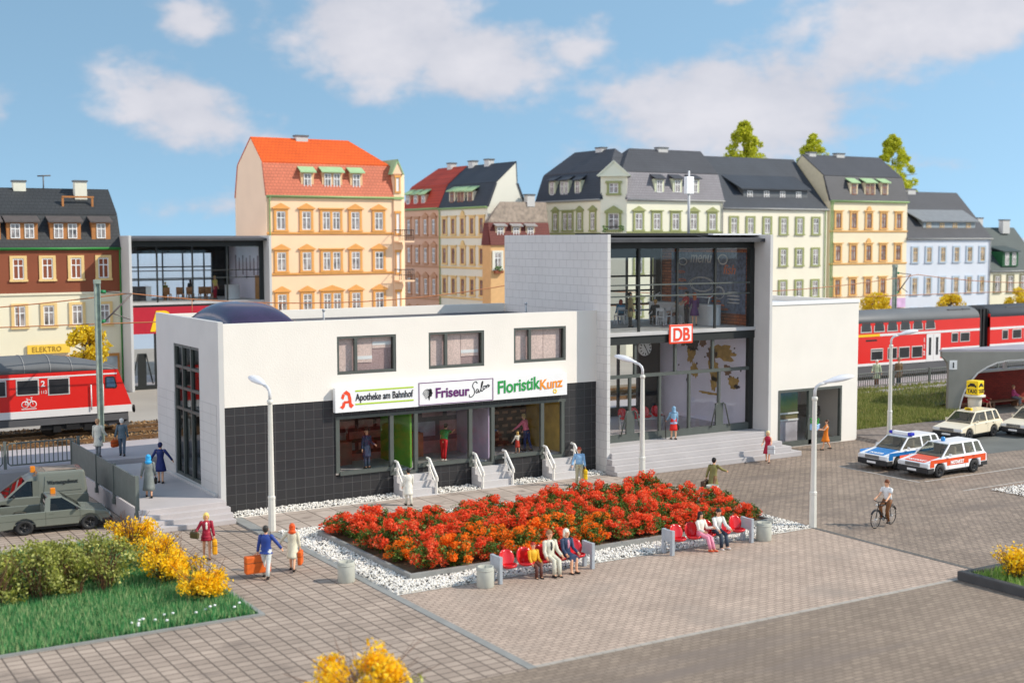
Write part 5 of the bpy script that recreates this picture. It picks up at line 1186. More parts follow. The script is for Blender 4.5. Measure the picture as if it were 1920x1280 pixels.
# pickup and van of the works depot
PG = mat('depot_green_grey', (.165, .175, .145), .2, .04, 2, spec=.5)
AMB = mat('beacon_amber', (.75, .22, .01), .2, 0, spec=.7)
def beacon(t, p): MB().box(p[0]-.09, p[0]+.09, p[1]-.09, p[1]+.09, p[2], p[2]+.26).build('beacon', AMB, t, bevel=.02)
def pickup():
    t = thing('pickup_truck', 'grey green pickup truck with open bed and amber beacon', 'pickup truck', (-6.35, 1.30, 0), radians(-5-90)); hw = .84; r = .325; ya, yf = -1.18, 1.17
    pts = [(-2.06, .27)]+arc(ya, r, .40, 180, 0)+arc(yf, r, .40, 180, 0)+[(1.86, .25), (1.92, .40), (1.92, .64), (1.86, .76), (1.3, .88), (.75, .96), (.35, .97), (-2.0, .97), (-2.10, .9), (-2.10, .45)]
    pts = [p for p in pts if p[1] >= .24]
    # body shell with an open bed: two flanks, floor, tail, front part
    b = MB()
    b.prism(pts, 'x', hw-.07, hw); b.prism(pts, 'x', -hw, -hw+.07)
    b.prism([(.05, .45), (1.86, .35), (1.92, .64), (1.86, .76), (1.3, .88), (.75, .96), (.05, .97)], 'x', -hw+.07, hw-.07)
    b.box(-hw+.07, hw-.07, -2.08, -1.98, .42, .97).box(-hw+.07, hw-.07, -2.0, .1, .42, .52)
    b.build('body', PG, t, bevel=.03)
    MB().box(-hw+.1, hw-.1, -1.9, 1.8, .2, .42).build('underbody', BLACK, t)
    MB().box(-hw+.04, hw-.04, 1.88, 2.02, .27, .50).box(-hw-.01, -hw+.1, 1.62, 1.96, .28, .48).box(hw-.1, hw+.01, 1.62, 1.96, .28, .48).build('front_bumper', BUMP, t, bevel=.03)
    yb = [.92, -.36]; yr = [.22, -.30]; zb, zr = .96, 1.50; bx, rx = .78, .62
    B = lambda s, i: Vector((s*bx, yb[i], zb)); Tp = lambda s, i: Vector((s*rx, yr[i], zr))
    MB().hexa([(-rx-.03, -.36, zr-.02), (rx+.03, -.36, zr-.02), (rx+.03, .27, zr-.03), (-rx-.03, .27, zr-.03)], [(-rx+.05, -.30, zr+.06), (rx-.05, -.30, zr+.06), (rx-.05, .15, zr+.05), (-rx+.05, .15, zr+.05)]).build('roof', PG, t, bevel=.03)
    p = MB()
    for s in (-1, 1):
        for i, w in ((0, .05), (1, .10)):
            a, q = B(s, i), Tp(s, i); p.hexa([(a.x-.03, a.y-w, a.z-.02), (a.x+.03, a.y-w, a.z-.02), (a.x+.03, a.y+w, a.z-.02), (a.x-.03, a.y+w, a.z-.02)], [(q.x-.03, q.y-w*.9, q.z), (q.x+.03, q.y-w*.9, q.z), (q.x+.03, q.y+w*.9, q.z), (q.x-.03, q.y+w*.9, q.z)])
    p.hexa([(-bx, -.46, .5), (bx, -.46, .5), (bx, -.38, .5), (-bx, -.38, .5)], [(-rx*1.1, -.44, 1.08), (rx*1.1, -.44, 1.08), (rx*1.1, -.36, 1.08), (-rx*1.1, -.36, 1.08)])
    p.build('pillars', PG, t)
    quadpane(t, 'windscreen', [B(-1, 0), B(1, 0), Tp(1, 0), Tp(-1, 0)], GLASS_V); quadpane(t, 'rear_window', [B(1, 1)*1, B(-1, 1), Tp(-1, 1), Tp(1, 1)], GLASS_V)
    for s in (-1, 1):
        quadpane(t, 'side_window', [B(s, 0), B(s, 1), Tp(s, 1), Tp(s, 0)] if s > 0 else [B(s, 1), B(s, 0), Tp(s, 0), Tp(s, 1)], GLASS_V)
        MB().box(s*hw-.02, s*(hw+.15), .66, .74, .96, 1.09).build('mirror', BUMP, t, bevel=.02)
        MB().box(s*hw-.01, s*(hw+.015), -.28, -.12, .84, .87).build('door_handle', PG, t)
        for y in (ya, yf): wheel_at(t, s*(hw-.10), y, r, s, 5)
        dl = MB()
        for y in (.82, -.42): dl.box(s*hw-.002, s*(hw+.003), y-.006, y+.006, .36, .95)
        dl.box(s*hw-.002, s*(hw+.004), -2.05, 1.85, .655, .67)
        dl.build('door_gap', mat('gap_green', (.06, .065, .05), .8, 0), t)
        MB().box(s*.5, s*.82, 1.885, 1.93, .54, .68).build('headlight', LAMPG, t, bevel=.01)
    MB().box(-.6, .6, -.3, .1, .5, .98).box(-.6, .6, -.34, -.22, .6, 1.25).build('seats', SEATC, t)
    MB().box(-hw+.08, hw-.08, -1.97, -.45, .521, .53).build('bed_floor', mat('bed_dark', (.012, .012, .011), .8, .2, 2), t)
    beacon(t, (0, -.05, 1.55)); t.scale = (.97, 1.0, .87)
pickup()
def van():
    t = thing('delivery_van', 'grey green box van lettered Wartungsdienst behind the pickup', 'van', (-6.45, 4.05, 0), radians(180-90-4)); hw = .86; r = .325; ya, yf = -1.05, 1.35
    pts = [(-1.85, .27)]+arc(ya, r, .40, 180, 0)+arc(yf, r, .40, 180, 0)+[(2.1, .25), (2.16, .40), (2.16, .64), (2.1, .76), (1.6, .90), (1.05, .98), (-1.80, .98), (-1.88, .9), (-1.88, .45)]
    pts = [p for p in pts if p[1] >= .24]
    MB().prism(pts, 'x', -hw, hw).build('body', PG, t, bevel=.05, seg=3)
    bx = MB().hexa([(-hw+.01, -1.86, .90), (hw-.01, -1.86, .90), (hw-.01, .12, .90), (-hw+.01, .12, .90)], [(-hw+.10, -1.76, 1.90), (hw-.10, -1.76, 1.90), (hw-.10, .06, 1.93), (-hw+.10, .06, 1.93)]); bx.build('cargo_box', PG, t, bevel=.09, seg=3)
    MB().box(-hw+.1, hw-.1, -1.7, 2.0, .2, .42).build('underbody', BLACK, t)
    MB().box(-hw+.03, hw-.03, 2.10, 2.24, .27, .50).build('front_bumper', BUMP, t, bevel=.03); MB().box(-hw+.03, hw-.03, -1.96, -1.82, .28, .50).build('rear_bumper', BUMP, t, bevel=.03)
    yb = [1.25, .10]; yr = [.45, .05]; zb, zr = .97, 1.60; bxx, rx = .79, .64
    B = lambda s, i: Vector((s*bxx, yb[i], zb)); Tp = lambda s, i: Vector((s*rx, yr[i], zr))
    MB().hexa([(-rx-.03, 0, zr-.02), (rx+.03, 0, zr-.02), (rx+.03, .50, zr-.03), (-rx-.03, .50, zr-.03)], [(-rx+.02, 0, zr+.22), (rx-.02, 0, zr+.22), (rx-.05, .36, zr+.06), (-rx+.05, .36, zr+.06)]).build('roof', PG, t, bevel=.03)
    p = MB()
    for s in (-1, 1):
        a, q = B(s, 0), Tp(s, 0); w = .05; p.hexa([(a.x-.03, a.y-w, a.z-.02), (a.x+.03, a.y-w, a.z-.02), (a.x+.03, a.y+w, a.z-.02), (a.x-.03, a.y+w, a.z-.02)], [(q.x-.03, q.y-w, q.z), (q.x+.03, q.y-w, q.z), (q.x+.03, q.y+w, q.z), (q.x-.03, q.y+w, q.z)])
        p.box(s*.80-.03, s*.80+.03, .02, .24, .95, 1.6)
    p.build('pillars', PG, t)
    quadpane(t, 'windscreen', [B(-1, 0), B(1, 0), Tp(1, 0), Tp(-1, 0)], GLASS_V)
    for s in (-1, 1):
        quadpane(t, 'side_window', [B(s, 0), B(s, 1), Tp(s, 1), Tp(s, 0)] if s > 0 else [B(s, 1), B(s, 0), Tp(s, 0), Tp(s, 1)], GLASS_V)
        MB().box(s*hw-.02, s*(hw+.15), .92, 1.0, .98, 1.11).build('mirror', BUMP, t, bevel=.02)
        for y in (ya, yf): wheel_at(t, s*(hw-.10), y, r, s, 5)
        MB().box(s*.5, s*.84, 2.12, 2.17, .56, .70).build('headlight', LAMPG, t, bevel=.01)
    # raised side panel with the lettering (slightly leaning like the box side)
    k = -(.09/1.0)
    pn = MB().hexa([(hw-.026, -1.62, 1.12), (hw-.026, -.18, 1.12), (hw-.075, -.24, 1.76), (hw-.075, -1.56, 1.76)], [(hw-.006, -1.62, 1.12), (hw-.006, -.18, 1.12), (hw-.058, -.24, 1.76), (hw-.058, -1.56, 1.76)]); pn.build('side_panel', PG, t, bevel=.015)
    pn = MB().hexa([(-hw+.026, -.18, 1.12), (-hw+.026, -1.62, 1.12), (-hw+.075, -1.56, 1.76), (-hw+.075, -.24, 1.76)], [(-hw+.006, -.18, 1.12), (-hw+.006, -1.62, 1.12), (-hw+.058, -1.56, 1.76), (-hw+.058, -.24, 1.76)]); pn.build('side_panel', PG, t, bevel=.015)
    tx = text('lettering', 'Wartungsdienst', .215, BK, t, (0, 0, 0), face='-x', bold=.002, fit=(1.16, .21), align='CENTER'); tx.location = (-hw+.012, -.90, 1.42); tx.rotation_euler = (0, .082, 0)
    MB().box(-.6, .6, .12, .5, .5, .98).box(-.6, .6, .06, .18, .6, 1.3).build('seats', SEATC, t)
    MB().box(-.5, .5, -1.5, -.3, 1.925, 1.935).build('roof_hatch', mat('roof_brown', (.28, .22, .17), .6, .3, 3), t)
    beacon(t, (0, .12, 1.82)); t.scale = (1, 1, .97)
van()

# ------------------------------------------------------------------ trains
TR = mat('train_red', (.68, .018, .012), .3, .03, .6, spec=.5); TW = mat('train_white', (.72, .70, .68), .4, .03); TGY = mat('train_roof_grey', (.12, .125, .13), .55, .08, .5); TD = mat('train_dark_grey', (.09, .09, .095), .6, .1, .8)
WFR = mat('train_window_frame', (.52, .50, .47), .4, 0); TIN = mat('train_interior', (.40, .33, .28), .8, .3, .8); TY = mat('train_yellow', (.85, .52, .01), .4, 0)
def twin(t, x0, x1, z0, z1, y, rnd=.05, frame=WFR, tilt=0.0):
    w = MB().box(x0, x1, y-.02, y+.03, z0, z1).build('window', frame, t, bevel=.02)
    MB().box(x0+.07, x1-.07, y-.028, y-.021, z0+.07, z1-.07).build('pane', GLASS_TP, w); return w
GLASS_TP = mat('train_pane', (.022, .021, .023), .28, .6, .9, spec=.5)
def bogie(t, x, y, z):
    b = MB().box(x-1.6, x+1.6, y-.1, y+.1, z+.35, z+.75).box(x-1.0, x-.6, y-.16, y+.1, z+.2, z+.6).box(x+.6, x+1.0, y-.16, y+.1, z+.2, z+.6).box(x-.35, x+.35, y-.2, y+.1, z+.3, z+.95)
    b.build('bogie', BLACK, t)
    for dx in (-1.1, 1.1): MB().lathe([(0, -.06), (.46, -.06), (.46, .06), (.50, .07), (.50, .1), (0, .1)], (x+dx, y+.1, z+.46), 20, axis='y').build('wheel', BLACK, t)
def control_car():
    Y0 = 20.5; Y1 = 23.4; t = thing('rail_control_car', 'red regional train control car with grey roof at the left edge', 'train car', (0, 0, 0)); x0 = -24; z0, z1, z2, z3 = 1.75, 2.16, 4.1, 4.95; zr = .72
    def shell(za, zb, xa, xb, m, nm, e=0):
        MB().hexa([(x0, Y0-e, za), (xa, Y0-e+.0, za), (xa, Y1+e, za), (x0, Y1+e, za)], [(x0, Y0-e, zb), (xb, Y0-e, zb), (xb, Y1+e, zb), (x0, Y1+e, zb)]).build(nm, m, t)
    shell(z1, z2, 1.88, 1.18, TR, 'body'); shell(1.78, z1, 1.9, 1.88, TW, 'sole_stripe', .012); MB().box(x0, 1.7, Y0+.05, Y1-.05, 1.35, 1.78).build('skirt', TD, t)
    MB().box(1.3, 1.75, Y0+.2, Y1-.2, 1.0, 1.5).build('coupler_beam', TD, t)
    rf = MB(); rings = []
    for x, zz in ((x0, z3), (-2.2, z3), (-.6, z3-.25), (.6, 4.42), (1.22, 4.18)):
        k = 12; rings.append([(x, (Y0+Y1)/2-cos(pi*i/k)*(Y1-Y0)/2, z2+.004+(zz-z2)*sin(pi*i/k)**.7) for i in range(k+1)])
    rf.loft(rings, cap=True); rf.build('roof', TGY, t)
    rb = MB()
    for x in (-5.2, -3.6, -2.3, -1.2): rb.loft([[(x+d, (Y0+Y1)/2-cos(pi*i/12)*1.462, z2+.01+((z3 if x < -2.2 else z3-.16)-z2+.02)*sin(pi*i/12)**.7) for i in range(13)] for d in (-.03, .03)], cap=True)
    rb.build('roof_rib', mat('roof_rib', (.22, .22, .22), .6, 0), t)
    MB().box(x0, 1.12, Y0-.012, Y0-.001, 3.84, 3.92).build('upper_line', TW, t)
    twin(t, -4.04, -2.89, 2.97, 3.82, Y0); twin(t, -2.46, -1.34, 2.90, 3.82, Y0); twin(t, -7.2, -6.0, 2.95, 3.82, Y0); twin(t, -5.6, -4.5, 2.95, 3.82, Y0)
    text('lettering', '2', .42, TW, t, (-2.80, Y0-.012, 3.40), sx=1.0, bold=.012); text('lettering', '112', .24, TW, t, (-2.83, Y0-.012, 3.02), sx=.9)
    cw = MB().prism([(.50, 3.12), (1.06, 3.08), (1.13, 3.18), (1.0, 3.68), (.92, 3.74), (.55, 3.74), (.50, 3.68)], 'y', Y0-.02, Y0+.02).build('cab_window', FRAME_D, t)
    MB().prism([(.56, 3.18), (1.0, 3.15), (1.05, 3.22), (.94, 3.66), (.57, 3.68)], 'y', Y0-.026, Y0-.021).build('pane', mat('cab_pane', (.04, .09, .16), .05, .3, 2, spec=.9), cw)
    for x in (-.26, .36): MB().tube([(x, Y0-.08, 2.0), (x, Y0-.08, 3.35)], .035, 6).box(x-.02, x+.02, Y0-.08, Y0, 2.1, 2.14).box(x-.02, x+.02, Y0-.08, Y0, 3.2, 3.24).build('grab_rail', TW, t)
    MB().box(-.18, .28, Y0-.004, Y0-.001, 2.2, 3.7).build('cab_door', TR, t)
    # bicycle pictogram
    bi = MB()
    for cx in (-3.62, -3.22): bi.lathe([(.145, -.006), (.185, -.006), (.185, .006), (.145, .006), (.145, -.006)], (cx, Y0-.008, 2.50), 18, axis='y')
    for a, b in (((-3.62, 2.50), (-3.52, 2.74)), ((-3.52, 2.74), (-3.30, 2.74)), ((-3.30, 2.74), (-3.42, 2.50)), ((-3.42, 2.50), (-3.62, 2.50)), ((-3.52, 2.74), (-3.42, 2.50)), ((-3.30, 2.84), (-3.22, 2.50)), ((-3.56, 2.80), (-3.46, 2.80)), ((-3.34, 2.86), (-3.24, 2.86))): bi.tube([(a[0], Y0-.008, a[1]), (b[0], Y0-.008, b[1])], .018, 4, smooth=False)
    bi.box(-3.8, -3.05, Y0-.012, Y0-.001, 2.25, 2.29); bi.build('bicycle_pictogram', TW, t)
    for y in (Y0+.55, Y1-.55): MB().tube([(1.6, y, 1.78), (2.1, y, 1.85)], .09, 10).lathe([(0, 2.10), (.2, 2.10), (.22, 2.16), (0, 2.20)], (0, y, 1.85), 14, axis='x').build('buffer', BLACK, t)
    MB().box(1.62, 1.72, Y0+.25, Y1-.25, 2.25, 2.42).build('head_lights', LAMPG, t)
    MB().hexa([(1.52, Y0+.35, 3.2), (1.50, Y0+.35, 3.2), (1.50, Y1-.35, 3.2), (1.52, Y1-.35, 3.2)], [(1.27, Y0+.35, 3.95), (1.22, Y0+.35, 3.95), (1.22, Y1-.35, 3.95), (1.27, Y1-.35, 3.95)]).build('front_window', GLASS_TP, t)
    bogie(t, -1.2, Y0+.3, zr); bogie(t, -19, Y0+.3, zr)
    pl_ = MB().hexa([(.7, Y0+.2, 1.05), (1.7, Y0+.2, 1.30), (1.7, Y1-.2, 1.30), (.7, Y1-.2, 1.05)], [(.7, Y0+.2, 1.36), (1.75, Y0+.2, 1.36), (1.75, Y1-.2, 1.36), (.7, Y1-.2, 1.36)]); pl_.build('rail_guard', TD, t)
control_car()
def deck_coach(x0, x1, label, first):
    Y0, Y1 = 15.0, 17.9; t = thing('double_deck_coach', label, 'train car', (0, 0, 0), 0, 'red double deck train'); yc = (Y0+Y1)/2
    MB().box(x0, x1, Y0, Y1, 2.0, 5.02).build('body', TR, t)
    rings = []
    for x in (x0+.05, x1-.05):
        rings.append([(x, yc-cos(pi*i/14)*1.452, 5.0+.86*sin(pi*i/14)**.75) for i in range(15)])
    MB().loft(rings, cap=True).build('roof', TGY, t)
    # the red upper deck wall leans inward below the roof edge
    MB().hexa([(x0, Y0-.004, 4.25), (x1, Y0-.004, 4.25), (x1, Y0+.5, 4.25), (x0, Y0+.5, 4.25)], [(x0, Y0+.05, 5.26), (x1, Y0+.05, 5.26), (x1, Y0+.5, 5.26), (x0, Y0+.5, 5.26)]).build('upper_wall', TR, t)
    MB().box(x0, x1, Y0-.015, Y0-.003, 1.98, 2.16).build('sole_stripe', TW, t); MB().box(x0+.2, x1-.2, Y0+.03, Y1-.03, 1.2, 1.99).build('skirt', TD, t)
    a = x0 if not first else 53.4
    MB().box(a, x1, Y0-.012, Y0-.001, 4.05, 4.22).build('deck_stripe', TW, t)
    if first: MB().box(x0, 53.39, Y0-.012, Y0-.001, 4.05, 4.22).build('deck_stripe', TY, t)
    if first:
        for x in (49.2, 50.6, 52.0, 53.32, 54.66, 55.98, 57.3, 58.62):
            w = MB().hexa([(x-.56, Y0-.03, 4.34), (x+.56, Y0-.03, 4.34), (x+.56, Y0+.02, 4.34), (x-.56, Y0+.02, 4.34)], [(x-.48, Y0+.02, 5.16), (x+.48, Y0+.02, 5.16), (x+.48, Y0+.06, 5.16), (x-.48, Y0+.06, 5.16)]).build('window', WFR, t, bevel=.01)
            MB().hexa([(x-.48, Y0-.04, 4.42), (x+.48, Y0-.04, 4.42), (x+.48, Y0-.02, 4.42), (x-.48, Y0-.02, 4.42)], [(x-.41, Y0+.005, 5.08), (x+.41, Y0+.005, 5.08), (x+.41, Y0+.02, 5.08), (x-.41, Y0+.02, 5.08)]).build('pane', GLASS_TP, w)
        w = twin(t, 52.5, 53.75, 2.33, 3.19, Y0); MB().box(52.57, 53.68, Y0-.034, Y0-.029, 2.98, 3.04).build('vent_bar', WFR, w)
        twin(t, 54.2, 55.2, 2.34, 3.2, Y0); twin(t, 55.35, 56.5, 2.34, 3.2, Y0); twin(t, 56.7, 57.85, 2.32, 3.2, Y0)
        twin(t, 60.95, 61.7, 3.27, 4.0, Y0); twin(t, 61.9, 63.0, 3.27, 4.0, Y0)
        for k in (0, 1):
            x = 58.24+.76*k; d = MB().box(x, x+.74, Y0-.03, Y0-.001, 2.0, 4.02).build('door', TW, t, bevel=.02); MB().box(x+.24, x+.5, Y0-.038, Y0-.031, 2.45, 3.75).build('pane', GLASS_TP, d, bevel=.003)
        MB().box(52.0, 53.1, Y0-.012, Y0-.001, 3.72, 3.84).build('destination_panel', BLACK, t)
        MB().box(59.9, x1, Y0-.012, Y0-.001, 2.68, 2.92).build('lower_stripe', TW, t)
        for k, s in enumerate(('1', '1', '2')): text('lettering', s, .42, TW, t, (57.92, Y0-.012, 3.45-.48*k), bold=.01, sx=.9)
        bogie(t, 62.2, Y0+.3, .72); vb = MB().box(61.0, 62.4, Y0+.35, Y0+1.2, 5.62, 5.72).box(62.6, 63.4, Y0+.35, Y0+1.2, 5.62, 5.72); vb.build('roof_vent', TD, t)
    else:
        twin(t, 66.7, 67.42, 3.24, 4.0, Y0); twin(t, 67.9, 69.0, 3.25, 4.0, Y0); twin(t, 69.3, 70.4, 3.25, 4.0, Y0); MB().box(x0, x1, Y0-.012, Y0-.001, 2.75, 2.95).build('lower_stripe', TW, t)
        for x in (71.5, 72.9, 74.3, 75.7): twin(t, x-.56, x+.56, 4.36, 5.02, Y0-.02)
        bogie(t, 68.2, Y0+.3, .72); MB().box(67.6, 70.2, Y0+.35, Y0+1.2, 5.62, 5.72).build('roof_vent', TD, t)
    return t
deck_coach(38.5, 64.1, 'red double deck coach with a white double door, in front of the blue house', True)
deck_coach(65.3, 90, 'red double deck coach behind the shelter, cut by the right edge', False)
gw = thing('coach_gangway', 'black rubber gangway between the two double deck coaches', 'gangway', (64.1, 15.2, 1.6)); g = MB()
for k in range(6): g.box(.02+.2*k, .16+.2*k, 0 if k % 2 else .06, 2.5, 0, 4.05)
g.box(0, 1.2, .12, 2.4, .05, 4.0); g.build('bellows', BLACK, gw)

# ------------------------------------------------------------------ catenary masts and wires
def mast(loc, label, side=1):
    t = thing('catenary_mast', label, 'mast', loc, 0, 'overhead line masts'); gm = mat('mast_green_grey', (.30, .36, .30), .6, .25, 4)
    MB().box(-.14, -.10, -.12, .12, 0, 8.25).box(.10, .14, -.12, .12, 0, 8.25).box(-.10, .10, -.02, .02, 0, 8.25).box(-.25, .25, -.25, .25, 0, .12).box(-.16, .16, -.14, .14, 8.25, 8.45).build('mast_post', gm, t)
    ins = mat('insulator_green', (.02, .20, .07), .3, 0)
    MB().tube([(.15, 0, 7.85), (.42, 0, 7.82)], .09, 8).build('insulator', ins, t); MB().tube([(.15, 0, 6.3), (.36, 0, 6.36)], .09, 8).build('insulator', ins, t)
    am_ = mat('mast_arm', (.14, .11, .10), .5, .1)
    MB().tube([(.42, 0, 7.82), (1.75, 0, 7.70)], .035, 6).tube([(.36, 0, 6.36), (1.75, 0, 7.70)], .045, 6).tube([(.75, .0, 6.72), (1.7, .25, 6.35)], .025, 5).build('cantilever', am_, t)
mast((-.55, 17.4, .55), 'green grey catenary mast beside the red control car')
mast((58.8, 18.6, .55), 'green grey catenary mast behind the double deck coach')
ol = thing('overhead_line', 'copper overhead line of two wires strung along the railway', 'overhead line', (0, 17.9, 0))
def sag(a, b, d, n=14): return [tuple(Vector(a).lerp(Vector(b), k/n)-Vector((0, 0, d*4*(k/n)*(1-k/n)))) for k in range(n+1)]
MX = (-31, 1.2, 24.5, 60.5, 92); SG = (.85, .8, .95, .9)
ms = []
for i in range(4): ms += sag((MX[i], 0, 8.25), (MX[i+1], 0, 8.25), SG[i])[:-1]
MB().tube(ms, .03, 5, cap=False).build('messenger_wire', COPPER, ol)
MB().tube([(-40, 0, 6.72), (95, 0, 6.72)], .03, 5, cap=False).build('contact_wire', COPPER, ol)
for x in (-8, -4.3, 4.5, 9.5, 30, 42, 52, 66, 71, 78):
    for i in range(4):
        if MX[i] <= x < MX[i+1]:
            q = (x-MX[i])/(MX[i+1]-MX[i]); MB().tube([(x, 0, 6.72), (x, 0, 8.25-SG[i]*4*q*(1-q))], .022, 5).build('dropper', COPPER, ol)

# ------------------------------------------------------------------ bus shelter and taxi column
TH = radians(-31.6)
sh = thing('bus_shelter', 'grey concrete shelter with a wide arch and number 1 plate beside the taxis', 'shelter', (47.8, 4.25, 0), TH); SHC = mat('shelter_concrete', (.25, .245, .215), .7, .12, .7)
Wd = 10.4; arc_pts = [(.66, -.02), (.68, .5), (.78, 1.0), (.98, 1.6), (1.3, 2.15), (1.75, 2.7), (2.3, 3.05), (2.9, 3.32), (3.6, 3.47), (4.5, 3.52)]
arc_all = arc_pts+[(Wd-x, z) for x, z in reversed(arc_pts)]
out = [(.0, -.02), (.0, 2.9), (-.08, 3.3), (-.28, 3.55), (-.43, 3.65), (-.45, 4.0), (Wd+.45, 4.0), (Wd+.43, 3.65), (Wd+.08, 3.3), (Wd, 2.9), (Wd, -.02)]
MB().prism(list(reversed(out))+arc_all, 'y', 0, .40).build('front_arch', SHC, sh, bevel=.02)
lip = MB()
for (a, b) in zip(arc_all[:-1], arc_all[1:]):
    lip.hexa([(a[0], -.05, a[1]), (b[0], -.05, b[1]), (b[0], .05, b[1]), (a[0], .05, a[1])], [(a[0]+(.07 if a[0] < 5.2 else -.07), -.05, a[1]-.06), (b[0]+(.07 if b[0] < 5.2 else -.07), -.05, b[1]-.06), (b[0]+(.07 if b[0] < 5.2 else -.07), .05, b[1]-.06), (a[0]+(.07 if a[0] < 5.2 else -.07), .05, a[1]-.06)])
lip.build('arch_lip', GREY_P, sh)
Rw = Matrix.Rotation(-TH, 4, 'Z') @ Matrix.Translation((-47.8, -4.25, 0))
rp = [(47.3, 4.6), (56.5, -1.05), (63, 6.25), (49.6, 6.25)]
MB().hexa([(x, y, 4.0 if i < 2 else 3.78) for i, (x, y) in enumerate(rp)], [(x, y, 4.12 if i < 2 else 3.90) for i, (x, y) in enumerate(rp)]).xf(Rw).build('roof', mat('shelter_roof', (.36, .33, .36), .5, .15, .5), sh)
for x in (51.2, 55.2): MB().box(x-.1, x+.1, 5.75, 5.95, 2.4, 3.85).xf(Rw).build('roof_post', GREY_P, sh)
pn = MB().box(.03, .50, -.02, -.001, 2.89, 3.46).build('number_plate', WHITE, sh); text('numeral', '1', .46, BK, pn, (.27, -.03, 3.0), align='CENTER', bold=.015)
wl_ = thing('brick_wall', 'red brick wall with grey coping behind the shelter bench', 'wall', (50.6, 6.0, 0))
MB().box(0, 12, 0, .25, 0, 2.25).build('brickwork', brickmat('shelter_brick', '#8e2a1c', '#7c2418', '#551c16', .42, .12, .012, 'xz', .5, .8, .5, .15, 1), wl_)
MB().box(-.05, 12, -.06, .32, 2.25, 2.40).build('coping', GREY_P, wl_)
bn = MB().box(0, 8, 0, .6, .38, .46)
tb = thing('wooden_bench', 'long brown wooden bench against the red brick wall', 'bench', (50.4, 5.0, 0)); bm_ = mat('bench_brown', (.22, .11, .06), .7, .2, 1.5); bn.build('seat', bm_, tb)
for x in (.4, 2.8, 5.2, 7.6): MB().box(x-.08, x+.08, .05, .55, 0, .38).build('leg', bm_, tb)
tc = thing('taxi_column', 'cream taxi column carrying a yellow cube lettered TAXI', 'taxi sign', (46.1, .9, 0)); TYM = mat('taxi_yellow', (.92, .62, .01), .4, .02)
MB().lathe([(.34, 0), (.30, .7), (.30, .72), (.35, .74), (.40, 1.45), (.40, 1.62), (.60, 1.66), (.60, 1.77), (0, 1.78)], n=24).build('column', mat('column_cream', (.72, .66, .54), .4, .03), tc)
cu = MB().box(-.37, .37, -.37, .37, 1.80, 2.62).build('sign_cube', TYM, tc, bevel=.03)
for face, off in (('-y', (0, -.378, 0)), ('-x', (-.378, 0, 0))):
    text('lettering', 'TAXI', .30, BK, cu, (off[0], off[1], 1.90), face=face, align='CENTER', bold=.008, fit=(.58, .24))
    c2 = MB()
    q = [(a*.78, 2.24+(b-2.28)*.85) for a, b in [(-.34, 2.28), (-.34, 2.40), (-.24, 2.44), (-.16, 2.56), (.16, 2.56), (.24, 2.44), (.34, 2.40), (.34, 2.28), (.24, 2.28), (.2, 2.34), (-.2, 2.34), (-.24, 2.28)]]
    if face == '-y': c2.prism(q, 'y', -.38, -.368)
    else: c2.prism(q, 'x', -.38, -.368)
    c2.build('car_pictogram', BK, cu)
tc.rotation_euler = (0, 0, radians(12))
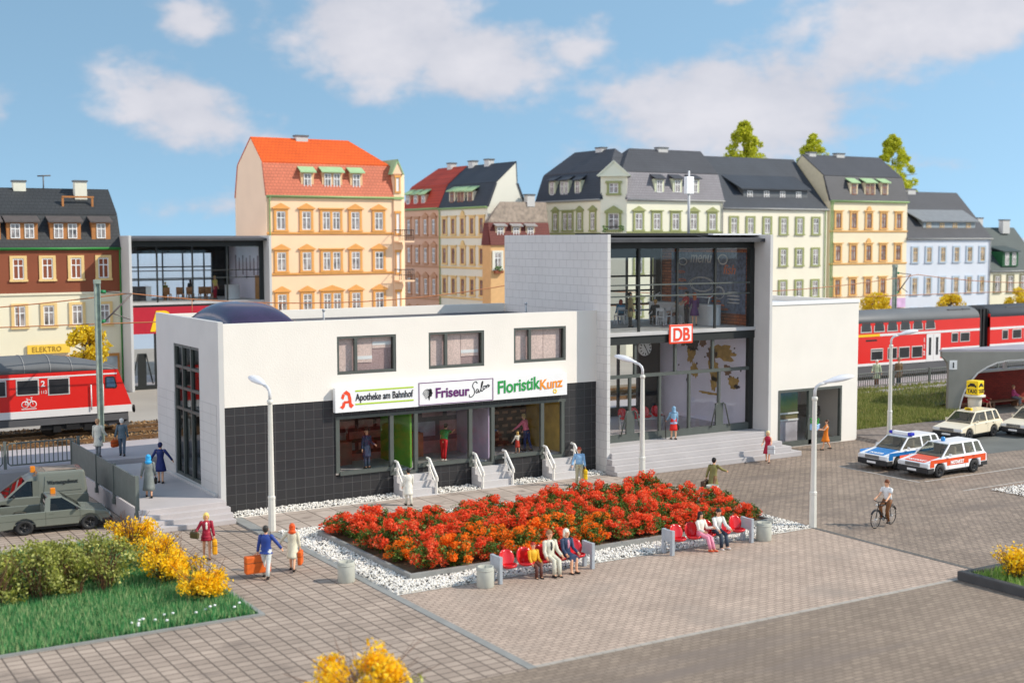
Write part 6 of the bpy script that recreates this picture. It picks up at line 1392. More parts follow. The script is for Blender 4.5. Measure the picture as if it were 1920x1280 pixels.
# ------------------------------------------------------------------ the row of town houses behind the tracks
PANE = mat('house_pane', (.27, .235, .22), .14, .85, 1.6, spec=.6); WIN_W = mat('frame_white', (.80, .79, .77), .5, 0)
def house(root, M, w, D, ze, zb, zr, bv, rv, wallm, roofm, rows, us, surr, framem, lowroof=None, hl=0, hr=0, dorm=(), dormm=None, awn=None, ped=None, ww=.74, doubles=(), base=0.0, z_base=.3, cornices=(), cornm=None, gutter=None, chim=(), chimm=None, pipe=None, sw=.20, pedstyle='tri', dframe=None, rearbv=None, lintel=False):
    def bd(mb, nm, ms, par=root, bevel=0): return mb.xf(M).build(nm, ms, par, bevel) if M is not None else mb.build(nm, ms, par, bevel)
    mans = zb-ze > .3; b0 = bv if mans else 0.0
    prof = [(0, z_base), (D, z_base), (D, ze)]+([(D-b0, zb)] if mans else [])+([(b0, zb)] if mans else [])+[(0, ze)]
    mb = MB().prism(prof, 'x', 0, w)
    tri = [(b0, zb), (D-b0, zb), (rv, zr)]
    if hl < .3: mb.prism(tri, 'x', 0, .2)
    if hr < .3: mb.prism(tri, 'x', w-.2, w)
    bd(mb, 'wall', wallm)
    e = .06; th = .09
    def slab(mb, pts): mb.hexa([tuple(p) for p in pts], [(p[0], p[1], p[2]+th) for p in pts])
    rf = MB(); xl = -e if hl < .3 else 0; xr = w+e if hr < .3 else w
    f0 = (b0, zb) if mans else (-.18, ze-.1*(zr-ze)/rv)
    slab(rf, [(xl, f0[0]-(.05 if mans else 0), f0[1]+.01), (xr, f0[0]-(.05 if mans else 0), f0[1]+.01), (xr-hr, rv, zr+.01), (xl+hl, rv, zr+.01)])
    slab(rf, [(xl+hl, rv, zr+.012), (xr-hr, rv, zr+.012), (xr, D-b0, zb+.012), (xl, D-b0, zb+.012)])
    if hr >= .3: slab(rf, [(xr-hr, rv, zr+.008), (xr, b0, zb+.008), (xr, D-b0, zb+.008), (xr-hr+.01, rv+.01, zr+.008)])
    if hl >= .3: slab(rf, [(xl+hl, rv, zr+.008), (xl+hl, rv+.01, zr+.008), (xl, D-b0, zb+.008), (xl, b0, zb+.008)])
    bd(rf, 'roof', roofm)
    if mans:
        lr = MB()
        lr.hexa([(-e, -.16, ze+.02), (w+e, -.16, ze+.02), (w+e, .1, ze+.02), (-e, .1, ze+.02)], [(-e, b0-.10, zb), (w+e, b0-.10, zb), (w+e, b0+.08, zb), (-e, b0+.08, zb)])
        lr.hexa([(-e, D-.1, ze+.02), (w+e, D-.1, ze+.02), (w+e, D+.12, ze+.02), (-e, D+.12, ze+.02)], [(-e, D-b0-.08, zb), (w+e, D-b0-.08, zb), (w+e, D-b0+.1, zb), (-e, D-b0+.1, zb)])
        if hr >= .3: lr.hexa([(w-.1, 0, ze+.02), (w+.12, 0, ze+.02), (w+.12, D, ze+.02), (w-.1, D, ze+.02)], [(w-.1, b0, zb), (w+.06, b0, zb), (w+.06, D-b0, zb), (w-.1, D-b0, zb)])
        if hl >= .3: lr.hexa([(-.12, 0, ze+.02), (.1, 0, ze+.02), (.1, D, ze+.02), (-.12, D, ze+.02)], [(-.06, b0, zb), (.1, b0, zb), (.1, D-b0, zb), (-.06, D-b0, zb)])
        bd(lr, 'lower_roof', lowroof or roofm)
    if gutter: bd(MB().tube([(-.05, -.20, ze), (w+.05, -.20, ze)], .075, 8).box(-.03, w+.03, -.14, -.001, ze-.12, ze+.02), 'gutter', gutter)
    if pipe:
        for u in pipe[1]: bd(MB().tube([(u, -.2, ze), (u, -.09, ze-.35), (u, -.09, z_base)], .055, 8), 'downpipe', pipe[0])
    for z in cornices: bd(MB().box(-.02, w+.02, -.10, -.001, z-.05, z+.08).box(-.02, w+.02, -.06, -.001, z-.11, z-.05), 'cornice', cornm)
    def win(u, z0, z1, wd, style, par=root, fm=framem, y=0.0, s=surr, nm='window'):
        mb = MB(); a, b = u-wd/2, u+wd/2
        if s is not None and style != 'none':
            mb.box(a-sw, a, y-.09, y-.001, z0-.02, z1+.02).box(b, b+sw, y-.09, y-.001, z0-.02, z1+.02).box(a-sw-.05, b+sw+.05, y-.14, y-.001, z0-.16, z0-.02).box(a-sw, b+sw, y-.09, y-.001, z1+.02, z1+.20)
            if style in ('lintel', 'tri', 'round'): mb.box(a-sw-.14, b+sw+.14, y-.17, y-.001, z1+.20, z1+.31)
            if style == 'tri': mb.prism([(a-sw-.1, z1+.31), (b+sw+.1, z1+.31), (u, z1+.66)], 'y', y-.13, y-.001)
            if style == 'round': mb.prism([(u-.30, z1+.31), (u+.30, z1+.31), (u+.28, z1+.5), (u+.16, z1+.66), (u, z1+.76), (u-.16, z1+.66), (u-.28, z1+.5)], 'y', y-.12, y-.001)
        k = .075; f = 1
        def fr(x0, x1):
            mb.box(x0, x0+k, y-.05, y-.002, z0, z1, f).box(x1-k, x1, y-.05, y-.002, z0, z1, f).box(x0+k, x1-k, y-.05, y-.002, z0, z0+k, f).box(x0+k, x1-k, y-.05, y-.002, z1-k, z1, f)
            zt = z0+(z1-z0)*.66; mb.box(x0+k, x1-k, y-.05, y-.003, zt-.035, zt+.035, f).box((x0+x1)/2-.04, (x0+x1)/2+.04, y-.052, y-.004, z0+k, zt-.035, f).box((x0+x1)/2-.03, (x0+x1)/2+.03, y-.05, y-.004, zt+.035, z1-k, f)
        if style == 'double' or wd > 1.05:
            fr(a, u-.10); fr(u+.10, b)
            if s is not None and style != 'none': mb.box(u-.10, u+.10, y-.09, y-.001, z0, z1)
        else: fr(a, b)
        o = bd(mb, nm, [s if s is not None else fm, fm], par); bd(MB().box(a+.04, b-.04, y-.022, y-.0015, z0+.03, z1-.03), 'pane', PANE, o); return o
    for ri, (z0, z1) in enumerate(rows):
        for ui, u in enumerate(us):
            st_ = 'plain'
            if ped: st_ = ped(ri, ui)
            wd = ww if ui not in doubles else 1.5
            win(u, z0, z1, wd, st_)
    for (u, dw, z0, z1) in dorm:
        d = MB(); yv = .12
        zt = z1+.12
        d.box(u-dw/2, u+dw/2, yv, b0+.5 if mans else yv+1.6, z0-.14, zt)
        o = bd(d, 'dormer', dormm or wallm)
        a = MB(); yb_ = b0+.45 if mans else yv+1.9
        zback = zb+.06 if mans else zt+.55
        a.hexa([(u-dw/2-.13, yv-.28, zt-.05), (u+dw/2+.13, yv-.28, zt-.05), (u+dw/2+.13, yb_, zback), (u-dw/2-.13, yb_, zback)], [(u-dw/2-.13, yv-.28, zt+.05), (u+dw/2+.13, yv-.28, zt+.05), (u+dw/2+.13, yb_, zback+.09), (u-dw/2-.13, yb_, zback+.09)])
        bd(a, 'dormer_roof', awn or roofm, o)
        nw = 2 if dw > 1.35 else 1
        mb = MB(); k = .06
        for q in range(nw):
            cu = u+(q-(nw-1)/2)*dw*.45; wd = min(.62, dw/nw*.66)
            a0, a1 = cu-wd/2, cu+wd/2; mb.box(a0, a0+k, yv-.05, yv-.001, z0, z1).box(a1-k, a1, yv-.05, yv-.001, z0, z1).box(a0+k, a1-k, yv-.05, yv-.001, z0, z0+k).box(a0+k, a1-k, yv-.05, yv-.001, z1-k, z1).box(cu-.03, cu+.03, yv-.05, yv-.001, z0+k, z1-k).box(a0+k, a1-k, yv-.049, yv-.002, z0+(z1-z0)*.64-.03, z0+(z1-z0)*.64+.03)
            mb.box(a0+k, a1-k, yv-.02, yv-.0015, z0+k, z1-k, 1)
        bd(mb, 'dormer_window', [dframe or framem, PANE], o)
    for (u, v, z0, z1, s_) in chim:
        o = bd(MB().box(u-s_, u+s_, v-.3, v+.3, z0, z1), 'chimney', chimm or GREY_P); bd(MB().box(u-s_-.06, u+s_+.06, v-.36, v+.36, z1, z1+.12), 'chimney_cap', TGY, o)
    return win, bd
def rooftiles(nm, c, rh=.24, axes='xz'): return brickmat(nm, c, tuple(x*.92 for x in lin(c)), tuple(x*.66 for x in lin(c)), .30, rh, .022, axes, .5, .6, .45, .12, .5)
R_SL = rooftiles('roof_slate', '#4a4b50'); R_SLB = rooftiles('roof_slate_blue', '#3f444c'); R_SLL = rooftiles('roof_slate_light', '#7d7a80'); R_BLK = rooftiles('roof_black', '#3a3c3e'); R_OR = rooftiles('roof_orange', '#df5c1c'); R_PK = rooftiles('roof_salmon', '#cf7355'); R_RD = rooftiles('roof_red', '#b8432e', .24, 'yz'); R_BL2 = rooftiles('roof_slate_side', '#424851', .24, 'yz'); R_BR = rooftiles('roof_brown', '#8a4630'); R_GN = rooftiles('roof_greenish', '#4c5654'); R_SLS = rooftiles('roof_slate_wing', '#4b4c51', .24, 'yz'); R_MAR = rooftiles('roof_maroon', '#6e332c')
GRN = mat('trim_green', (.03, .22, .045), .5, .05); GRL = mat('trim_light_green', (.28, .42, .17), .5, .05); AWN = mat('awning_green', (.34, .50, .26), .6, .08); OLIVE = mat('surround_olive', (.30, .32, .13), .6, .06); ORG = mat('surround_orange', (.72, .34, .09), .6, .06); PEACH = mat('wall_peach', (.90, .62, .40), .75, .04, .4); PEACH_LIT = mat('gable_peach_lit', (.97, .69, .48), .75, .04, .4)
TAN = mat('surround_tan', (.75, .52, .22), .6, .05); CRM = mat('wall_cream', (.76, .70, .52), .75, .04, .4); BRN = mat('wall_brown', (.235, .065, .028), .75, .1, .6); CRMG = mat('wall_pale_green', (.76, .735, .585), .75, .04, .4); CRM2 = mat('wall_cream_warm', (.80, .70, .50), .75, .04, .4); BLU = mat('wall_blue', (.61, .645, .71), .75, .04, .4); PKW = mat('wall_pink', (.62, .38, .26), .75, .05, .4); PKS = mat('surround_pink', (.50, .26, .14), .6, .06); WHC = mat('wall_white_cream', (.72, .70, .60), .75, .04, .4); BLS = mat('surround_blue', (.42, .50, .58), .6, .05); BRF = mat('frame_brown', (.28, .085, .025), .5, .08); YLF = mat('frame_tan', (.66, .45, .20), .5, .05); TANB = mat('surround_sand', (.62, .46, .24), .6, .05); GYT = mat('gutter_grey', (.33, .33, .32), .5, .05); ORB = mat('dormer_orange', (.42, .17, .05), .6, .1)
HS = 'town houses in the row behind the tracks'
def root(nm, label, x, y, rz=0): return thing(nm, label, 'house', (x, y, 0), rz, HS)
# red-brown and cream house with electrical shop
h = root('town_house', 'brown over cream house with dark roof and green gutters, leftmost of the row', -2.36, 44)
house(h, None, 10.09, 7, 10.42, 12.76, 14.59, 1.0, 3.2, CRM, R_BLK, [(8.32, 9.74), (5.08, 6.46)], [-.9+2.0, 3.1, 5.02, 6.95, 8.84], TAN, WIN_W, dorm=[(1.05, 2.0, 11.13, 12.13), (3.46, 2.05, 11.13, 12.13), (6.34, 2.1, 11.12, 12.14), (8.78, 1.3, 11.12, 12.15)], dormm=ORB, awn=mat('dormer_roof_dark', (.09, .075, .07), .8, .1), gutter=GRN, pipe=(GRN, (10.0,)), chim=[(3.92, 3.2, 14.3, 15.1, .42), (7.97, 2.5, 13.9, 15.15, .42)], chimm=mat('chimney_cream', (.72, .70, .58), .8, .05), ww=.72)
MB().box(-.01, 10.1, -.03, -.001, 7.30, 10.40).build('upper_wall_band', BRN, h); MB().box(-.03, 10.12, -.09, -.031, 7.22, 7.36).build('belt_course', CRM, h)
wk = MB().box(6.5, 8.7, 1.55, 1.75, 14.0, 14.12)
for u in (6.55, 8.6): wk.box(u-.07, u+.07, 1.58, 1.72, 13.25, 14.0)
wk.build('chimney_walkway', ORB, h)
MB().tube([(5.6, 3.2, 14.5), (5.6, 3.2, 15.6)], .05, 6).tube([(5.2, 3.2, 15.55), (6.1, 3.2, 15.6)], .06, 6).build('roof_aerial', TGY, h)
for a, b in ((.2, 3.0), (3.4, 6.3), (6.7, 9.8)):
    f = MB().box(a, b, -.08, -.001, .5, .75).box(a, b, -.08, -.001, 2.75, 2.95).box(a, a+.14, -.08, -.001, .75, 2.75).box(b-.14, b, -.08, -.001, .75, 2.75).box((a+b)/2-.06, (a+b)/2+.06, -.08, -.001, .75, 2.75).build('shop_window', mat('wood_orange', (.45, .20, .05), .5, .15, 2), h)
    MB().box(a+.14, b-.14, -.04, -.002, .75, 2.75).build('pane', mat('shop_pane', (.35, .40, .42), .15, .4, .8, spec=.7), f)
es_ = MB().box(0, 2.85, -.18, -.06, 0, .62).build('shop_sign', mat('sign_ochre', (.85, .55, .07), .5, .03)); es_.location = (-2.36+3.5, 44, 3.15); tag(es_, 'yellow sign lettered ELEKTRO on the leftmost brown house', 'sign')
text('lettering', 'ELEKTRO', .50, mat('letter_ochre', (.32, .18, .02), .5, 0), es_, (.28, -.19, .13), bold=.008, sx=.86, spacing=1.15)
# orange house
h = root('town_house', 'peach four storey house with orange roof, green dormers and corner turret', 19.51, 46)
op = lambda ri, ui: ('tri' if (ui != 2 or ri == 2) else 'lintel')
win, bd = house(h, None, 10.85, 6.94, 14.36, 16.95, 19.0, .7, 3.14, PEACH, R_OR, [(11.76, 13.18), (8.57, 10.0), (5.28, 6.72), (2.0, 3.4)], [1.14, 3.26, 5.37, 7.46, 9.54], ORG, WIN_W, lowroof=R_PK, hr=2.49, dorm=[(3.46, 1.08, 15.0, 16.15), (5.57, 1.72, 15.02, 16.2), (7.66, 1.08, 15.04, 16.2)], dormm=mat('dormer_peach', (.72, .46, .25), .7, .05), awn=AWN, ped=op, doubles=(2,), cornices=(11.5, 8.32, 5.05), cornm=ORG, gutter=GRL, pipe=(GRL, (.22,)), chim=[(4.2, 3.14, 18.7, 19.25, .5)])
MB().prism([(0, .3), (6.94, .3), (6.94, 14.36), (6.24, 16.93), (3.14, 18.98), (.7, 16.93), (0, 14.36)], 'x', -.03, -.004).build('gable_wall', PEACH_LIT, h)  # gable peach brightened, side light is put into its colour
tu = MB().prism([(10.87, -.12), (11.55, -.12), (12.15, .5), (12.15, 3.0), (10.87, 3.0)], 'z', .3, 16.3).build('turret', PEACH, h)
tt = Matrix.Translation((11.2, -.13, 0))
g = MB().prism([(10.7, 16.3), (11.72, 16.3), (11.21, 17.35)], 'y', -.2, .0).build('turret_gable', PEACH, tu); MB().hexa([(10.62, -.26, 16.25), (10.70, -.26, 16.25), (10.70, 3.0, 16.25), (10.62, 3.0, 16.25)], [(11.21, -.26, 17.5), (11.25, -.26, 17.36), (11.25, 3.0, 17.36), (11.21, 3.0, 17.5)]).hexa([(11.72, -.26, 16.25), (11.80, -.26, 16.25), (11.80, 3.0, 16.25), (11.72, 3.0, 16.25)], [(11.17, -.26, 17.36), (11.21, -.26, 17.5), (11.21, 3.0, 17.5), (11.17, 3.0, 17.36)]).build('turret_roof', AWN, tu)
MB().box(10.85, 11.75, -.22, -.121, 14.25, 14.45).build('turret_cornice', GRL, tu)
for z0, z1 in ((14.9, 16.0), (11.5, 13.1), (8.3, 9.95), (5.1, 6.7)):
    w = MB().box(10.98, 11.06, -.2, -.121, z0, z1).box(11.36, 11.44, -.2, -.121, z0, z1).box(10.92, 11.5, -.22, -.121, z1, z1+.2).box(10.95, 11.48, -.22, -.121, z0-.14, z0).build('window', ORG, tu); MB().box(11.06, 11.36, -.15, -.122, z0, z1).build('pane', WIN_W, w)
IRON = mat('iron_black', (.02, .02, .02), .5, 0)
for z in (10.9, 7.7):
    b = MB().box(10.9, 12.3, -.95, -.125, z-.15, z-.03).build('balcony', PEACH, h); r = MB()
    for k in range(9): r.tube([(10.93+.165*k, -.92, z), (10.93+.165*k, -.92, z+.85)], .025, 5)
    r.tube([(10.9, -.92, z+.85), (12.28, -.92, z+.85)], .035, 5).tube([(10.9, -.92, z+.4), (12.28, -.92, z+.4)], .02, 5).tube([(10.9, -.92, z+.85), (10.9, -.15, z+.85)], .035, 5)
    r.build('railing', IRON, b)
# side street pair, facing left
h = root('town_house', 'dusky pink house with red roof standing end-on in the side street', 41.7, 66.46, -pi/2)
house(h, None, 7.46, 4, 13.93, 16.07, 17.9, .9, 3, PKW, rooftiles('roof_red', '#b8432e'), [(11.5, 12.9), (8.75, 10.15), (5.7, 7.2), (2.6, 4.0)], [1.16, 2.87, 4.66, 6.35], PKS, WIN_W, hl=1.8, dorm=[(.75, 1.0, 14.45, 15.28), (2.4, 1.0, 14.42, 15.26), (4.0, 1.0, 14.38, 15.22)], dormm=PKW, awn=AWN, ped=lambda r, u: 'tri' if (u > 1 or r > 1) else 'lintel', cornices=(11.2, 8.4, 5.3), cornm=PKS, gutter=GRL, chim=[(4.5, 3, 17.6, 18.3, .4)], ww=.62)
h = root('town_house', 'cream house with dark slate roof and tall blank gable in the side street', 41.7, 59.0, -pi/2)
house(h, None, 8.98, 4, 13.86, 16.0, 17.86, .9, 3, WHC, R_SLB, [(11.5, 12.87), (8.77, 10.14), (5.97, 7.33), (3.0, 4.4)], [1.05, 2.75, 4.52, 6.26, 7.97], TAN, BRF, dorm=[(2.28, 1.13, 14.4, 15.33), (3.9, 1.4, 14.36, 15.28), (5.67, 1.17, 14.31, 15.23)], dormm=mat('dormer_cream', (.66, .6, .45), .7, .05), awn=AWN, ped=lambda r, u: 'round' if (u == 2 and r < 2) else 'lintel', cornices=(11.2, 8.4, 5.6), cornm=TAN, gutter=GRL, pipe=(GRL, (.15,)), chim=[(4.2, 3, 17.6, 18.3, .4), (1.2, 3, 17.6, 18.3, .4)], ww=.6)
# small brown roofed house
h = root('town_house', 'small house with brown hipped roof and three grey dormers behind the tower wall', 41.1, 48.5)
house(h, None, 6.2, 1.45, 10.45, 12.45, 14.2, .45, .72, mat('wall_ochre', (.66, .40, .18), .75, .06), R_BR, [(8.41, 9.8)], [.7, 2.6, 4.6], WHC, WIN_W, lowroof=R_MAR, hl=1.4, dorm=[(1.05, .95, 11.15, 12.03), (2.7, .95, 11.15, 12.03), (4.2, .95, 11.15, 12.04)], dormm=mat('dormer_sand', (.5, .38, .25), .7, .1), awn=mat('dormer_roof_grey', (.30, .28, .27), .7, .1), chim=[(4.6, .9, 13.9, 14.9, .4)], ww=.7)
bx_ = MB().box(.3, 1.1, -.35, -.02, 8.0, 8.25).build('flower_box', BRN, h)
lf = MB()
for k in range(24): lf.ell((random.uniform(.3, 1.1), random.uniform(-.4, -.05), random.uniform(8.2, 8.6)), (.09, .09, .07), 5, 3)
lf.build('box_plants', mat('box_green', (.10, .18, .05), .7, .3, 4), h)
# green corner house: two wings and a chamfered corner
h = root('corner_house', 'pale green corner house with grey mansard roof and gabled corner bay', 53.31, 45)
pf = lambda r, u: 'tri' if u in (0, 3, 4) else 'lintel'
house(h, None, 11.3, 6, 14.52, 17.05, 19.3, .9, 3.4, CRMG, R_SL, [(11.83, 13.3), (7.9, 9.4), (4.0, 5.4)], [1.33, 3.4, 5.59, 7.71, 10.0], OLIVE, WIN_W, lowroof=R_SLL, dorm=[(3.79, 1.05, 15.22, 16.34), (5.9, 1.07, 15.26, 16.39), (7.94, 1.09, 15.29, 16.43)], dormm=mat('dormer_pale_green', (.60, .62, .44), .7, .05), awn=R_SL, ped=pf, cornices=(11.6,), cornm=OLIVE, gutter=GYT, pipe=(GYT, (11.2,)), chim=[(6.57, 3.4, 19.0, 19.5, .55)], ww=.8, hl=2.75)
ML = Matrix.Translation((-1.83, 12.2, 0)) @ Matrix.Rotation(-pi/2, 4, 'Z')
house(h, ML, 10.71, 6, 14.55, 17.1, 19.28, .9, 3.4, CRMG, R_SLS, [(11.83, 13.4)], [1.24, 3.36, 5.43, 7.43, 9.54], OLIVE, WIN_W, lowroof=R_BL2, dorm=[(2.56, 1.12, 15.18, 16.4), (4.66, 1.5, 15.15, 16.38), (6.88, 1.05, 15.1, 16.3)], dormm=mat('dormer_pale_green', (.6, .62, .44)), awn=R_SLB, ped=lambda r, u: 'lintel' if u == 2 else 'tri', cornices=(11.5,), cornm=OLIVE, gutter=GYT, chim=[(6.0, 3.4, 19.0, 19.5, .5)], ww=.66, doubles=(2,), hl=1.6, hr=2.5)
cx = Matrix.Translation((-1.83, 1.5, 0)) @ Matrix.Rotation(-atan2(1.5, 1.83), 4, 'Z'); cl_ = sqrt(1.5**2+1.83**2)
cb = MB().box(0, cl_, 0, 3.0, .3, 16.75).xf(cx).build('corner_bay', CRMG, h)
MB().prism([(-.25, 16.75), (cl_+.25, 16.75), (cl_/2, 17.9)], 'y', -.2, 1.6).box(-.22, cl_+.22, -.26, -.0, 16.6, 16.76).xf(cx).build('bay_gable', mat('gable_pale', (.72, .74, .60), .7, .03), cb)
MB().hexa([(-.36, -.3, 16.68), (-.25, -.3, 16.62), (-.25, 1.7, 16.62), (-.36, 1.7, 16.68)], [(cl_/2, -.3, 18.06), (cl_/2+.02, -.3, 17.93), (cl_/2+.02, 1.7, 17.93), (cl_/2, 1.7, 18.06)]).hexa([(cl_+.25, -.3, 16.62), (cl_+.36, -.3, 16.68), (cl_+.36, 1.7, 16.68), (cl_+.25, 1.7, 16.62)], [(cl_/2-.02, -.3, 17.93), (cl_/2, -.3, 18.06), (cl_/2, 1.7, 18.06), (cl_/2-.02, 1.7, 17.93)]).xf(cx).build('bay_roof_edge', mat('gable_pale', (0, 0, 0)), cb)
for z0, z1, wd in ((15.1, 16.0, .8), (11.83, 13.3, .95)):
    c = cl_/2; mb = MB()
    mb.box(c-wd/2-.22, c-wd/2, -.12, -.001, z0, z1).box(c+wd/2, c+wd/2+.22, -.12, -.001, z0, z1).box(c-wd/2-.35, c+wd/2+.35, -.18, -.001, z1, z1+.2).box(c-wd/2-.3, c+wd/2+.3, -.16, -.001, z0-.18, z0)
    if z0 < 14: mb.prism([(c-wd/2-.35, z1+.2), (c+wd/2+.35, z1+.2), (c, z1+.7)], 'y', -.15, -.001)
    k = .07; a, b = c-wd/2, c+wd/2
    mb.box(a, a+k, -.06, -.002, z0, z1, 1).box(b-k, b, -.06, -.002, z0, z1, 1).box(a+k, b-k, -.06, -.002, z0, z0+k, 1).box(a+k, b-k, -.06, -.002, z1-k, z1, 1).box(c-.04, c+.04, -.06, -.003, z0+k, z1-k, 1).box(a+k, b-k, -.06, -.004, z0+(z1-z0)*.65-.03, z0+(z1-z0)*.65+.03, 1)
    w = mb.xf(cx).build('window', [OLIVE, WIN_W], cb); MB().box(a+k, b-k, -.025, -.0015, z0+k, z1-k).xf(cx).build('pane', PANE, w)
b = MB().box(.35, cl_-.35, -.8, -.002, 11.35, 11.5).xf(cx).build('balcony', CRMG, h); r = MB()
for k in range(11): r.tube([(.38+.163*k, -.77, 11.5), (.38+.163*k, -.77, 12.1)], .022, 5)
r.tube([(.35, -.77, 12.1), (cl_-.35, -.77, 12.1)], .035, 5); r.xf(cx).build('railing', IRON, b); lf = MB()
for k in range(26): lf.ell((random.choice((.45, cl_-.45))+random.uniform(-.2, .2), random.uniform(-.95, -.7), random.uniform(11.6, 12.2)), (.1, .09, .08), 5, 3)
lf.xf(cx).build('balcony_plants', mat('box_green', (.1, .18, .05)), b)
# cream house with long dormer
def shed(h, u0, u1, z0, z1, roofz, roofv, wallm, roofm, us, framem, y=1.0, over=.3):
    d = MB().box(u0, u1, y, roofv+.5, z0, z1).build('long_dormer', wallm, h)
    MB().hexa([(u0-.55, y-over, z1-.02), (u1+.25, y-over, z1-.02), (u1+.25, roofv, roofz), (u0-1.2, roofv, roofz)], [(u0-.55, y-over, z1+.1), (u1+.25, y-over, z1+.1), (u1+.25, roofv, roofz+.1), (u0-1.2, roofv, roofz+.1)]).build('dormer_roof', roofm, d)
    MB().hexa([(u0-.03, y, z0), (u0-.001, y, z0), (u0-.001, y+1.6, z0+1.6), (u0-.03, y+1.6, z0+1.6)], [(u0-.03, y, z1-.02), (u0-.001, y, z1-.02), (u0-.001, roofv, roofz), (u0-.03, roofv, roofz)]).build('dormer_cheek', wallm, d)
    for u in us:
        a, b = u-.34, u+.34; k = .07; c0, c1 = z0+.12, z1-.12; w = MB().box(a, a+k, y-.05, y-.001, c0, c1).box(b-k, b, y-.05, y-.001, c0, c1).box(a+k, b-k, y-.05, y-.001, c0, c0+k).box(a+k, b-k, y-.05, y-.001, c1-k, c1).box(u-.035, u+.035, y-.052, y-.002, c0+k, c1-k).box(a+k, b-k, y-.05, y-.003, c0+(c1-c0)*.62-.03, c0+(c1-c0)*.62+.03).build('dormer_window', framem, d)
        MB().box(a+k, b-k, y-.02, y-.0015, c0+k, c1-k).build('pane', PANE, w)
h = root('town_house', 'cream house with olive window surrounds and one long dark dormer', 64.66, 45)
house(h, None, 13.6, 8, 13.85, 13.9, 19.0, 0, 4.9, mat('wall_cream_green', (.80, .745, .60), .75, .04, .4), R_SLB, [(11.46, 12.95), (8.37, 9.9), (5.24, 6.76), (2.2, 3.6)], [1.32, 3.41, 5.57, 7.71, 9.86, 12.04], OLIVE, WIN_W, gutter=GYT, pipe=(GRL, (13.3,)), ww=.72, sw=.24)
shed(h, 3.4, 11.85, 14.5, 15.75, 17.3, 3.4, mat('dormer_slate', (.13, .14, .15), .7, .1), R_SLB, (4.2, 6.35, 8.45, 10.6), WIN_W)
# warm cream house with orange surrounds
h = root('town_house', 'warm cream house with orange window surrounds and three green dormers', 78.63, 45)
house(h, None, 11.21, 7, 14.74, 17.27, 19.5, .9, 4, CRM2, R_SL, [(12.04, 13.52), (8.73, 10.25), (5.29, 6.8), (2.3, 3.7)], [1.17, 3.36, 5.54, 7.7, 9.91], mat('surround_amber', (.74, .42, .14), .6, .05), BRF, dorm=[(3.46, 1.06, 15.42, 16.5), (5.77, 1.55, 15.46, 16.55), (7.9, 1.1, 15.49, 16.59)], dormm=mat('dormer_cream2', (.72, .62, .42), .7, .05), awn=AWN, ped=lambda r, u: 'round' if (u == 2 and r < 2) else 'lintel', cornices=(11.72, 8.42), cornm=mat('surround_amber', (0, 0, 0)), gutter=GRL, pipe=(GRL, (.12, .35)), chim=[(5.2, 4, 19.2, 19.75, .55), (1.2, 4, 19.2, 19.75, .45)], ww=.70)
MB().box(6.0, 11.0, -.2, -.02, 3.75, 4.75).build('shop_fascia', mat('fascia_lilac', (.62, .40, .62), .6, .2, 1.5), h)
MB().prism([(.3, 14.74), (6.7, 14.74), (6.1, 17.27), (4.0, 19.48), (.9, 17.27)], 'x', -.05, -.004).build('gable_wall', mat('gable_cream_shaded', (.62, .55, .38), .75, .05), h)  # wall cream darkened here, the gable's shade is painted in
# blue house
h = root('town_house', 'light blue house with dark gable roof and long tan windowed dormer', 89.84, 45)
house(h, None, 13.52, 8, 10.91, 10.95, 16.0, 0, 4.9, BLU, R_SL, [(8.5, 9.96), (5.11, 6.74), (2.0, 3.5)], [1.3, 3.44, 5.62, 7.81, 9.94, 12.05], BLS, YLF, gutter=GYT, pipe=(GYT, (13.3,)), chim=[(5.9, 4.9, 15.7, 16.3, .6)], ww=.72, sw=.22)
shed(h, 3.68, 12.02, 11.5, 12.75, 14.2, 3.3, mat('dormer_blue_grey', (.28, .33, .36), .7, .08), mat('dormer_tin', (.20, .21, .22), .5, .1), (4.5, 6.6, 8.7, 10.9), YLF)
# small green-roofed house
h = root('town_house', 'small cream house with greenish roof and dark green dormer at the right edge', 103.36, 45)
house(h, None, 9.24, 8, 7.28, 7.3, 12.1, 0, 4.2, CRM, R_GN, [(5.0, 6.75), (1.8, 3.3)], [1.17, 3.4, 5.66, 8.01], mat('surround_dark_olive', (.22, .20, .12), .6, .1), WIN_W, dorm=[(3.5, 2.7, 7.95, 9.35)], dormm=mat('dormer_dark_green', (.01, .09, .03), .6, .1), awn=R_GN, gutter=GYT, chim=[(.4, 2.6, 10.0, 12.6, .5), (2.2, 3.6, 11.5, 13.2, .5), (6.8, 3.6, 11.5, 13.0, .6)], ww=.85)

# painted sky board that closes the set behind the houses (seen through the glass building)
tag(MB().box(-140, 260, 78, 78.3, -.02, 11.0).build('sky_backdrop', mat('backdrop_blue', (.46, .56, .70), .9, .04, .05)), 'pale blue sky backdrop behind the houses', kind='structure')
